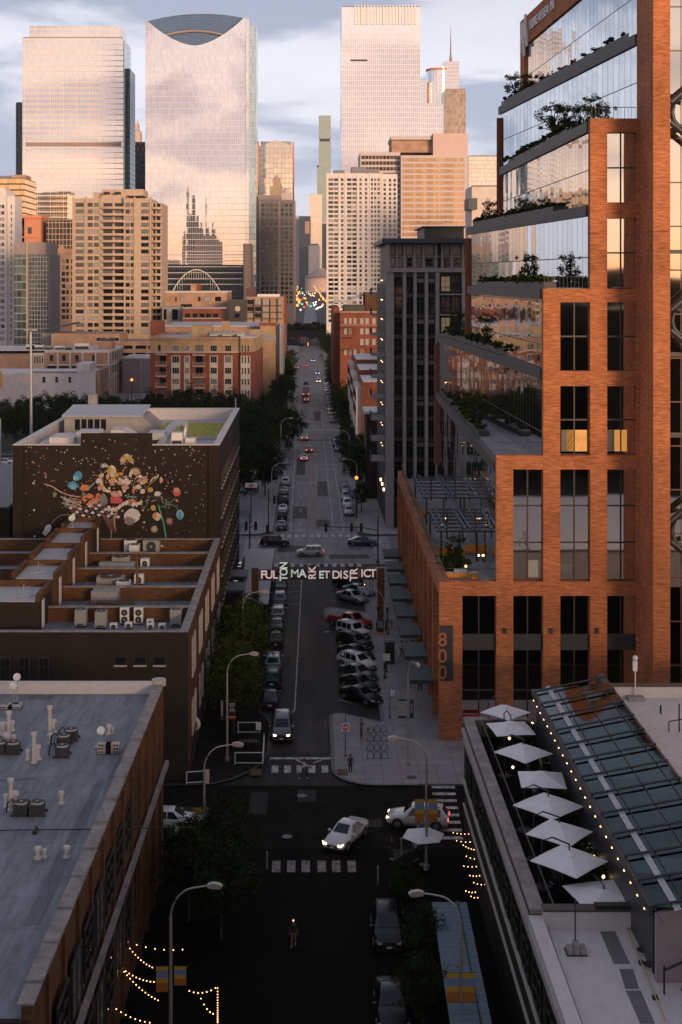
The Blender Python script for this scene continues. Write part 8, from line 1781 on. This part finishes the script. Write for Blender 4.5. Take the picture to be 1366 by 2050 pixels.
q.box(x-.9,x+.9,y-.4,y+.4,.85,.9); q.box(x-.05,x+.05,y-.05,y+.05,.14,.85); tag(q.build('patio_table',M['frame_dark']),'dark table inside the corner dining pen','table')
Y=107.5; q=MB(); q.box(PX(409,94.4)+.1,PX(409,94.4)+.36,94.3,94.36,PZ(1568,94.4),PZ(1540,94.4)); tag(q.build('notice_board',M['stone_trim']),'cream vertical panel on the left junction lamp','notice')
# bins, boxes, parking meters, bollards
def bin_(px,py,lab,w_=.6,h_=1.2,mt='dark_metal',cat='bin'):
    x,y=g_(px,py); b=MB(); b.cyl(0,0,.03,h_,w_*.45,12,0,w_*.5); b.cyl(0,0,h_,h_+.1,w_*.52,12,0,w_*.3); single('litter_bin',b,M[mt],lab,cat,(x,y,.14),'litter bins')
bin_(536,1066,'black litter bin on the left pavement beyond the junction'); bin_(757,1263,'black bin beside the rusted arch post',.5,1.0); bin_(774,1263,'black bin right of the rusted arch post',.5,1.0)
x,y=g_(780,1328); b=MB(); b.box(-.55,.55,-.4,.4,0,2.3,0); b.box(-.6,.6,-.45,.45,2.3,2.4,1); b.box(-.45,.45,-.42,-.405,.5,2.1,1); single('utility_cabinet',b,[M['steel_dark'],M['dark_metal']],'tall dark kiosk cabinet behind the angled parking lamp','cabinet',(x,y,.14))
for i,(px,py) in enumerate(((757,1192),(757,1240),(776,1242),(771,1358),(774,1345))):
    x,y=g_(px,py); b=MB(); b.cyl(0,0,0,1.1,.07,8); b.box(-.15,.15,-.1,.1,1.1,1.6); b.cyl(0,0,0,.08,.18,8); single('parking_meter',b,M['dark_metal'],ordn[i]+' slim black parking post from the arch towards the viewer','parking meter',(x,y,.14),'parking posts')
for i,(px,py) in enumerate(((535,1740),(757,1770),(804,1712))):
    x,y=G(px,py,.14); b=MB(); b.cyl(0,0,0,1.15,.06,8); b.ball((0,0,1.18),.09,6); single('bollard',b,M['pole_metal'],['thin grey bollard left of the near crosswalk','thin grey bollard at the right kerb bend','thin grey bollard closest to the white crossover'][i],'bollard',(x,y,.14),'thin bollards')
# bike racks and bicycles
for i,py in enumerate((1466,1484,1502,1518)):
    x,y=g_(752,py); t_=thing('bike_rack',['rear','second','third','front'][i]+' wavy black bike rack of the four on the plaza','bike rack',(x,y,.14),'wavy bike racks',0,True)
    b=MB(); 
    for k in range(3): b.tube([(-.75+k*.62+.3*(1-cos(R(a))),0,.6*sin(R(a))+.02) for a in range(0,181,20)],.03,6)
    mesh_obj('hoops',b,M['dark_metal'],t_); b=MB(); b.box(-.85,1.2,-.05,.05,0,.02); mesh_obj('base_rail',b,M['dark_metal'],t_)
def bicycle(x,y,rz,label,mt='steel_dark'):
    t_=thing('bicycle',label,'bicycle',(x,y,.14),'bicycles',R(rz),True)
    for sx in (-.52,.52):
        b=MB(); b.tube([(sx+.33*cos(2*pi*k/20),0,.34+.33*sin(2*pi*k/20)) for k in range(21)],.02,6,cap=False)
        for k in range(8): b.tube([(sx,0,.34),(sx+.32*cos(2*pi*k/8),0,.34+.32*sin(2*pi*k/8))],.005,3)
        mesh_obj('wheel',b,M['galv' if sx>0 else 'orange_paint'],t_)
    b=MB(); A,B_,C_,D_,E_=(-.52,0,.34),(-.08,0,.32),(-.2,0,.78),(.36,0,.82),(.52,0,.34)
    for p,q_ in ((A,B_),(B_,C_),(A,C_),(C_,D_),(B_,D_),(D_,E_)): b.tube([p,q_],.02,5)
    mesh_obj('frame',b,M[mt],t_); b=MB(); b.tube([(.36,0,.82),(.34,0,.98),(.36,-.24,1.0)],.015,5); b.tube([(.34,0,.98),(.36,.24,1.0)],.015,5); mesh_obj('handlebar',b,M['dark'],t_)
    b=MB(); b.box(-.34,-.10,-.07,.07,.88,.93); b.tube([(-.2,0,.78),(-.22,0,.9)],.015,5); mesh_obj('saddle',b,M['dark'],t_)
x,y=g_(742,1478); bicycle(x,y,4,'bicycle with a bright rear wheel parked at the rear bike rack')
x,y=g_(797,1322); 
for k in range(1): bicycle(x-.6,y,20,'teal bicycle beside the dark kiosk cabinet','awning')
x,y=g_(784,1258); bicycle(x,y,80,'dark bicycle leaning by the right arch post')
# ================================================================ people
def person(x,y,rz,label,shirt,trousers,shoes=(.5,.5,.5),skin=(.25,.13,.085),hair=(.015,.011,.009),stride=.0,arms=(0.0,0.0),long_hair=False,h=1.74,sleeves='short',skirt=False,z=.14,name='person'):
    s=h/1.74; t_=thing(name,label,'person',(x,y,z),'people on the street',R(rz),True)
    J=[];E_=[];Rd=[];tg=[]
    def nd(p,r_,par,g): J.append(Vector(p)*s); Rd.append(r_*s); tg.append(g); i=len(J)-1; 
    def nd(p,r_,par,g):
        J.append(Vector(p)*s); Rd.append(r_*s); tg.append(g); i=len(J)-1
        if par is not None: E_.append((par,i))
        return i
    pel=nd((0,0,.95),.145,None,'t'); wa=nd((0,0,1.10),.125,pel,'s'); ch=nd((0,.01,1.32),.15,wa,'s'); nk=nd((0,0,1.48),.06,ch,'k'); hd=nd((0,-.01,1.58),.085,nk,'k'); h2=nd((0,-.015,1.66),.088,hd,'k')
    for sg,st_ in ((-1,stride),(1,-stride)):
        hp=nd((sg*.095,0,.90),.10,pel,'t'); kn=nd((sg*.10,-st_*.45-.01,.49),.068,hp,'t' if not skirt else 'k'); an=nd((sg*.10,-st_*.9+(.06 if st_<0 else 0),.09+(.05 if st_<0 else 0)),.042,kn,'t' if not skirt else 'k'); nd((sg*.115,-st_*.9-.15+(.06 if st_<0 else 0),.045+(.02 if st_<0 else 0)),.04,an,'h')
    for k,sg in enumerate((-1,1)):
        sw=-stride*sg*.55+arms[k]; sh=nd((sg*.185,0,1.40),.062,ch,'s'); el_=nd((sg*.235,-sw*.12-.0,1.13+abs(arms[k])*.02),.044,sh,'s' if sleeves=='long' else 'k'); wr=nd((sg*.25,-.05-sw*.35,.90+abs(arms[k])*.16),.028,el_,'s' if sleeves=='long' else 'k')
        pm_=nd((sg*.25,-.065-sw*.38,.83+abs(arms[k])*.18),.032,wr,'k')
        for f_ in range(4): 
            a=nd((sg*.25,-.095-sw*.38+f_*.022,.775+abs(arms[k])*.18),.010,pm_,'k'); nd((sg*.24,-.10-sw*.38+f_*.022,.735+abs(arms[k])*.18+(.006 if f_ in (0,3) else 0)),.009,a,'k')
        a=nd((sg*.235,-.115-sw*.38,.815+abs(arms[k])*.18),.011,pm_,'k'); nd((sg*.23,-.13-sw*.38,.785+abs(arms[k])*.18),.010,a,'k')
    me=bpy.data.meshes.new('p'); me.from_pydata(J,E_,[]); o=bpy.data.objects.new('body',me); COL.objects.link(o)
    md=o.modifiers.new('s','SKIN'); me.skin_vertices[0].data[0].use_root=True
    for i,r_ in enumerate(Rd): me.skin_vertices[0].data[i].radius=(r_,r_*(.78 if tg[i]=='s' and i<3 else 1))
    o.modifiers.new('u','SUBSURF').levels=1; o.modifiers['u'].render_levels=1
    dg=bpy.context.evaluated_depsgraph_get(); ne=bpy.data.meshes.new_from_object(o.evaluated_get(dg)); bpy.data.objects.remove(o)
    mats_=[plain('skin',skin,.6),plain('shirt',shirt,.85),plain('trousers',trousers,.85),plain('shoes',shoes,.6)]; ne.materials.clear()
    for m_ in mats_: ne.materials.append(m_)
    key={'k':0,'s':1,'t':2,'h':3}; segs=[(J[a],J[c],tg[c]) for a,c in E_]
    for p in ne.polygons:
        c=p.center; best=min(segs,key=lambda q_:(lambda ab,u:(c-(q_[0]+ab*u)).length)(q_[1]-q_[0],max(0,min(1,(c-q_[0]).dot(q_[1]-q_[0])/max(1e-6,(q_[1]-q_[0]).length_squared))))); g=best[2]
        if g=='k' and c.z>1.15*s and abs(c.x)>.15*s: g='s'
        p.material_index=key[g]; p.use_smooth=True
    g=bpy.data.objects.new('body',ne); COL.objects.link(g); g.parent=t_
    b=MB(); b.ball((0,.018*s,1.665*s),.108*s,12,0,1.08)
    b.v=[(a,max(c,-.045*s) if d<1.67*s else c,d) for a,c,d in b.v]; 
    if long_hair: b.tube([(0,.06*s,1.66*s),(0,.09*s,1.5*s),(0,.10*s,1.36*s)],.09*s,8,0,.05*s)
    mesh_obj('hair',b,plain('hair',hair,.7),t_)
    b=MB(); b.add([(0,-.125*s,1.60*s),(-.014*s,-.098*s,1.585*s),(.014*s,-.098*s,1.585*s),(0,-.098*s,1.635*s)],[(0,2,1),(0,3,2),(0,1,3)]); 
    for sg in (-1,1): b.ball((sg*.034*s,-.098*s,1.635*s),.011*s,6,1); b.ball((sg*.092*s,0,1.61*s),.022*s,6,0,1.4)
    b.box(-.025*s,.025*s,-.1*s,-.09*s,1.555*s,1.563*s,2); mesh_obj('face',b,[mats_[0],M['dark'],M['maroon']],t_)
    return t_
W_=(.55,.53,.53); Dk=(.02,.02,.025)
x,y=G(609,1560); person(x,y,-75,'person in a white top and dark trousers crossing at the stop line',W_,Dk,(.6,.6,.6),stride=.32,z=.004)
x,y=G(702,1553); person(x,y,10,'person with long hair, dark top and white shoes standing on the right corner',Dk,(.02,.015,.03),(.8,.78,.76),long_hair=True,arms=(.3,.5),sleeves='long',h=1.68)
x,y=G(724,1481); person(x,y,60,'person in dark clothes standing beside the parked bicycle',(.03,.035,.035),(.025,.03,.035),(.05,.05,.05),arms=(.3,.9),h=1.76)
x,y=G(804,1317); t_=person(x,y,170,'person in a white shirt walking away with a white bag',W_,(.06,.08,.11),stride=.15,h=1.78)
b=MB(); b.box(-.14,.14,-.07,.07,0,.38); b.tube([(-.08,0,.38),(0,0,.56),(.08,0,.38)],.012,4); o=single('shopping_bag',b,M['sign_white'],'white bag held by the person in the white shirt','bag',(x-.27,y-.02,.38))
x,y=G(815,1317); person(x,y,175,'person in all black between two people in white tops',Dk,Dk,(.03,.03,.03),long_hair=True,h=1.66,sleeves='long')
x,y=G(826,1314); person(x,y,190,'person in a white top and black trousers nearest the canopies',W_,Dk,stride=.12,h=1.7)
x,y=G(841,1388); person(x,y,150,'person in a white shirt walking alone along the canopies',W_,Dk,stride=.22,h=1.78)
x,y=G(833,1728); person(x,y,5,'person in a white shirt standing on the near right pavement',(.62,.60,.58),Dk,(.4,.4,.4),stride=.1,h=1.78)
x,y=G(838,1690); person(x,y,100,'person in a blue shirt beside the white crossover and umbrella',(.12,.17,.28),Dk,h=1.74,z=.004)
x,y=G(785,1725); person(x,y,-60,'person in dark clothes with an orange collar at the kerb bend',(.03,.02,.02),Dk,h=1.7,sleeves='long')
x,y=G(808,1830); person(x,y,20,'person in a pale striped top near the patio planters',(.22,.18,.18),(.14,.10,.03),h=1.7,stride=.1)
x,y=G(862,1970); person(x,y,-20,'person in a grey top walking below the corrugated roof',(.10,.10,.11),Dk,(.5,.5,.5),stride=.15,h=1.74)
x,y=G(588,1895); t_=person(x,y,-5,'person in black shorts and headlamp walking towards the viewer on the dark street',(.02,.02,.02),(.015,.015,.015),skirt=True,stride=.12,z=.004,h=1.76)
b=MB(); b.ball((0,-.13,1.70),.05,6); g=bpy.data.objects.new('headlamp',b.mesh('headlamp',M['bulb'])); COL.objects.link(g); g.parent=t_
x,y=G(489,1138,.14); person(x,y,0,'person in dark clothes by the far left shop entrance',Dk,Dk,h=1.74)
# hexagonal umbrella on the near right patio
x,y=G(862,1752,.14); Y=y; zc=2.6; Yc=(H-zc)*F/(1664-VY)
t_=thing('patio_umbrella','small six sided white umbrella beside the striped banners','umbrella',(PX(848,Yc),Yc,.14),None,0,True)
b=MB(); k=6; rim_=[(1.55*cos(R(60*i+12)),1.55*sin(R(60*i+12)),2.15) for i in range(k)]; b.add([(0,0,2.65)]+rim_,[(0,i+1,(i+1)%k+1) for i in range(k)]); b.add([(0,0,2.62)]+[(a,c,d-.03) for a,c,d in rim_],[(0,(i+1)%k+1,i+1) for i in range(k)]); mesh_obj('canopy',b,M['canvas'],t_)
b=MB(); b.tube([(0,0,0),(0,0,2.6)],.035,6); b.cyl(0,0,0,.1,.3,10); mesh_obj('pole',b,M['steel_dark'],t_)
# corrugated blue roof and patio furniture, near right
t=thing('corrugated_shelter','long corrugated blue roofed shelter at the bottom right of the street','shelter',(8.5,72,.14))
zq=3.5; cs=[(*G(865,1806,zq),zq),(*G(934,1806,zq),zq),(*G(990,2075,zq),zq),(*G(905,2075,zq),zq)]
q=MB(); nseg=28
def lerp(a,c,u): return tuple(a[i]+(c[i]-a[i])*u for i in range(3))
for i in range(nseg):
    u0,u1=i/nseg,(i+1)/nseg; a,c_=lerp(cs[0],cs[3],u0),lerp(cs[1],cs[2],u0); d_,e_=lerp(cs[0],cs[3],u1),lerp(cs[1],cs[2],u1); m1,m2=lerp(a,d_,.5),lerp(c_,e_,.5); dz=.07
    q.quad(d_,e_,(m2[0],m2[1],m2[2]+dz),(m1[0],m1[1],m1[2]+dz)); q.quad((m1[0],m1[1],m1[2]+dz),(m2[0],m2[1],m2[2]+dz),c_,a)
q.build('roof',M['blue_roof'],t)
for c_ in cs: q=MB(); q.box(c_[0]-.06,c_[0]+.06,c_[1]-.06,c_[1]+.06,.14,3.45); q.build('post',M['steel_dark'],t)
q=MB(); a,c_=lerp(cs[0],cs[1],.74),lerp(cs[3],cs[2],.74); q.tube([(a[0],a[1],a[2]+.1),(c_[0],c_[1],c_[2]+.1)],.05,4); q.build('ridge_cap',M['steel_dark'],t)
# string lights: a strand is a thing, each bulb a part
bulb_me=None
def strand(pts,n_,label,grp='warm string lights',sag=.5,r_=.036):
    global bulb_me
    if bulb_me is None: b=MB(); b.ball((0,0,0),1,6); bulb_me=b.mesh('bulb',M['bulb'])
    P_=[Vector(p) for p in pts]; t_=thing('string_lights',label,'string lights',tuple(P_[0]),grp); L=[]
    tot=sum((P_[i+1]-P_[i]).length for i in range(len(P_)-1))
    for i in range(len(P_)-1):
        k=max(2,round(n_*(P_[i+1]-P_[i]).length/tot)); 
        for j in range(k): u=(j+.5)/k; p=P_[i].lerp(P_[i+1],u); p.z-=sag*4*u*(1-u); L.append(p)
    q=MB(); q.tube([tuple(P_[0])]+[tuple(p+Vector((0,0,.06))) for p in L]+[tuple(P_[-1])],.012,3); q.build('wire',M['dark'],t_)
    for p in L: o=bpy.data.objects.new('bulb',bulb_me); COL.objects.link(o); o.parent=t_; o.location=p-P_[0]; o.scale=(r_,)*3
def at(px,py,z): Y=(H-z)*F/(py-VY); return (PX(px,Y),Y,z)
for i,(a,c_,n_,z) in enumerate((((247,1880),(308,1938),11,3.4),((247,1882),(375,1900),7,3.4),((235,1930),(312,1966),11,3.2),((240,1934),(320,2004),13,3.2),((210,2002),(305,2048),10,3.0),((208,2044),(260,2052),6,3.0),((375,1982),(436,1975),7,3.2),((436,1975),(436,2048),16,3.2),((400,1992),(430,2030),5,3.0))):
    strand([at(*a,z),at(*c_,z)],n_,['upper strand of string lights running down beside the left wall','short level strand of string lights left of the nearest lamp pole','middle left strand of string lights, upper line','middle left strand of string lights, lower line','low left strand of string lights at the bottom edge','shortest strand of string lights in the bottom left corner','level strand of string lights above the bright corner','upright looking strand of string lights at the bottom middle','faint inner strand of string lights by the upright one'][i],sag=.25)
k_=0
for (a,c_,n_) in (((904,1666),(950,1668),6),((910,1682),(955,1684),5),((925,1690),(957,1702),6),((930,1712),(962,1720),4),((925,1733),(966,1732),5),((938,1752),(970,1750),5),((945,1765),(975,1770),4),((930,1782),(955,1785),4),((940,1792),(960,1796),3),((952,1672),(972,1765),9)):
    strand([at(*a,2.7),at(*c_,2.7)],n_,ordn[k_]+' short strand of string lights over the narrow patio left of the restaurant wall','patio string lights',.1); k_+=1
strand([(16.05,97.2,11.9),(16.05,63.9,11.9)],24,'long line of warm bulbs under the eave of the sloping skylight','terrace string lights',.02,.06)
for i,(px,py) in enumerate(((1066,1452),(1027,1540),(1145,1552),(1148,1622),(1189,1720),(1208,1760),(1020,1482))):
    b=MB(); b.cyl(0,0,0,.02,.1,8,0); b.ball((0,0,.14),.10,6,1); x_,y_,z_=at(px,py,9.3); single('table_lamp',b,[M['steel_dark'],M['bulb_soft']],ordn[i]+' small amber lamp from the back of the umbrella terrace','lamp',(x_,y_,z_),'amber terrace lamps')
# potted plants on the restaurant terrace
for i,(x,y,s) in enumerate(((15.6,97.6,1.2),(15.4,94.5,1.0),(15.5,92,.8),(15.6,85,.9),(15.4,82,1.1),(15.6,76.5,1.1),(15.3,74.2,1.2),(15.7,79.5,.8),(13.6,98.0,.8),(15.7,70,.7))):
    o=bpy.data.objects.new('potted_shrub',SH[i%3]); COL.objects.link(o); o.location=(x,y,9.3); o.scale=(s,s,s*1.5); tag(o,ordn[i]+' leafy potted shrub along the skylight wall, counted from the back','shrub','terrace potted shrubs')
for i,(px,py) in enumerate(((1030,1478),(1052,1530),(1058,1545),(1071,1592),(1150,1640),(1107,1745),(1117,1762))):
    x_,y_,z_=at(px,py,9.2); person(x_,y_,random.uniform(0,360),['guest in a pale shirt behind the second umbrella','guest in a white shirt below the third umbrella','guest in a grey shirt beside the third umbrella','guest in a blue grey top below the fourth umbrella','guest in dark clothes near the sixth umbrella','guest in a white top under the seventh umbrella','guest in dark clothes under the seventh umbrella'][i],[(.35,.33,.33),W_,(.2,.2,.22),(.2,.25,.32),Dk,W_,Dk][i],Dk,h=1.7,z=8.51)
# ================================================================ far street lights
def lampset(pts,mat,label,grp,r_,nm='street_lamp',post=True):
    for i,(x,y,z) in enumerate(pts):
        t_=thing(nm,label,'street lamp' if 'lamp' in nm else 'signal',(x,y,0),grp,0,True)
        if post: b=MB(); b.tube([(0,0,0),(0,0,z)],.14,4); mesh_obj('pole',b,M['dark_metal'],t_)
        b=MB(); b.ball((0,0,z),r_,6); mesh_obj('light',b,M[mat],t_)
r5=random.Random(4)
def gl(px,py,z=9): Y=min(4400,(H-z)*F/(py-VY)); z=H-(py-VY)/F*Y; return (PX(px,Y),Y,z)
lampset([gl(597+r5.uniform(-3.5,3.5),p+r5.uniform(-1,1)) for p in (574,577,580,583,586,589,593,597,601,606,611)],'far_lamp','one of the amber lamps in the distant left-hand row up the street','distant amber lamps, left row',2.0)
lampset([gl(628+i*2.35+r5.uniform(-1.5,1.5),573+i*2.9) for i in range(12)],'far_lamp','one of the amber lamps in the distant slanting right-hand row','distant amber lamps, right row',1.9)
lampset([gl(r5.uniform(592,654),r5.uniform(575,616)) for i in range(18)],'far_lamp','one of the scattered amber lamps far up the street','scattered distant amber lamps',1.5)
def cl(px,py): Y=(H-1)*F/(max(py,587+(px*7)%6)-VY); return (PX(px,Y),Y,1.6)
lampset([cl(px,py) for px,py in ((606,578),(610,580),(622,592),(618,588),(626,587),(630,588),(627,592),(632,610),(628,607),(633,605),(629,612),(641,616),(645,614),(634,619),(585,612),(602,621),(637,617),(620,578))],'far_white','one of the white headlight glows far up the street','distant headlight glows',1.2,'traffic_light_glow',False)
lampset([cl(px,py) for px,py in ((604,600),(608,596),(612,597),(616,611),(609,616),(618,583),(601,584),(598,598),(593,671),(597,672),(604,672),(609,672),(644,594))],'far_red','one of the red tail light glows far up the street','distant tail light glows',1.2,'tail_light_glow',False)
lampset([gl(px,py,6) for px,py in ((605,584),(607,588),(614,586),(605,609),(622,613),(604,578))],'far_green','one of the green signals far up the street','distant green signals',1.5,'traffic_signal')
b=MB(); b.cyl(0,0,0,7,.15,6,0); b.ball((0,0,7.2),.32,8,1); single('street_lamp',b,[M['dark_metal'],M['far_lamp']],'orange globe lamp glowing beside the small tree before the grey tower','street lamp',(PX(714,236),236,.14))
b=MB(); b.cyl(0,0,0,9,.15,6,0); b.ball((0,0,9.2),.5,8,1); single('street_lamp',b,[M['dark_metal'],M['far_lamp']],'orange lamp glowing among trees between factory and brick apartments','street lamp',(PX(264,440),440,.14))
b=MB(); b.box(-.9,.9,-.3,.3,0,2.6,0); b.box(-.25,.25,-.32,-.301,.3,2.4,1); single('beacon',b,[M['dark_metal'],M['far_lamp']],'amber barrier beacon on the centre line under the viaduct','beacon',(PX(617,850),850,.0))
# tall stadium light mast at left and thin poles
Y=225; t_=thing('light_mast','very tall thin light mast rising left of the mural building','light mast',(PX(64,Y),Y,0)); q=MB(); q.tube([(PX(64,Y),Y,0),(PX(62,Y),Y,PZ(664,Y))],.28,8,0,.2); q.build('pole',M['galv'],t_)
q=MB(); z=PZ(662,Y); x=PX(62,Y)
for k in range(6): a=2*pi*k/6; q.tube([(x,Y,z),(x+.9*cos(a),Y+.9*sin(a),z+.1)],.07,4); q.box(x+.9*cos(a)-.22,x+.9*cos(a)+.22,Y+.9*sin(a)-.2,Y+.9*sin(a)+.2,z,z+.25)
q.build('lamp_ring',M['galv'],t_)
Y=240; b=MB(); b.tube([(0,0,0),(0,0,PZ(838,Y))],.2,8,0,.15); single('mast',b,M['galv'],'thin pale mast at the left frame edge beside the lot','mast',(PX(1,Y),Y,0))
Y=200; b=MB(); b.tube([(0,0,0),(0,0,1.6)],.08,6); single('roof_post',b,M['galv'],'short pale post on the rear right corner of the mural building','post',(XM-.5,197.2,zM))
# terrain in the side lots
q=MB(); q.box(-90,-36,222.5,330,.15,.16); struct('parking_lot',q,M['asphalt'])
q=MB(); q.box(-90,-34,332,420,.15,.17); struct('lawn',q,M['soil'])
q=MB(); q.box(-30,-10.5,224,245,.15,.16); struct('parking_lot',q,M['asphalt'])
# low dark building at left edge beside the mural building
t=thing('side_building','low dark building at the left frame edge beside the mural building','building',(-45,190,0)); q=MB(); q.box(-75,PX(20,165),165,205,0,14); q.build('wall',M['brick_brown'],t); q=MB(); q.box(-74.5,PX(20,165)-.4,165.5,204.5,14.01,14.1); q.build('roof',M['roof_dark'],t)
# hide nothing: tidy prototypes that were never placed
for k,p in enumerate(TP):
    if k not in tused: bpy.data.objects.remove(p, do_unlink=True)
# fonts to real meshes
dg=bpy.context.evaluated_depsgraph_get()
for o in [o for o in COL.objects if o.type=='FONT']:
    me=bpy.data.meshes.new_from_object(o.evaluated_get(dg)); me.name=o.name
    k=bpy.data.objects.new(o.name,me); COL.objects.link(k); k.parent=o.parent; k.location=o.location; k.rotation_euler=o.rotation_euler; k.scale=o.scale
    nm=o.name; bpy.data.objects.remove(o,do_unlink=True); k.name=nm
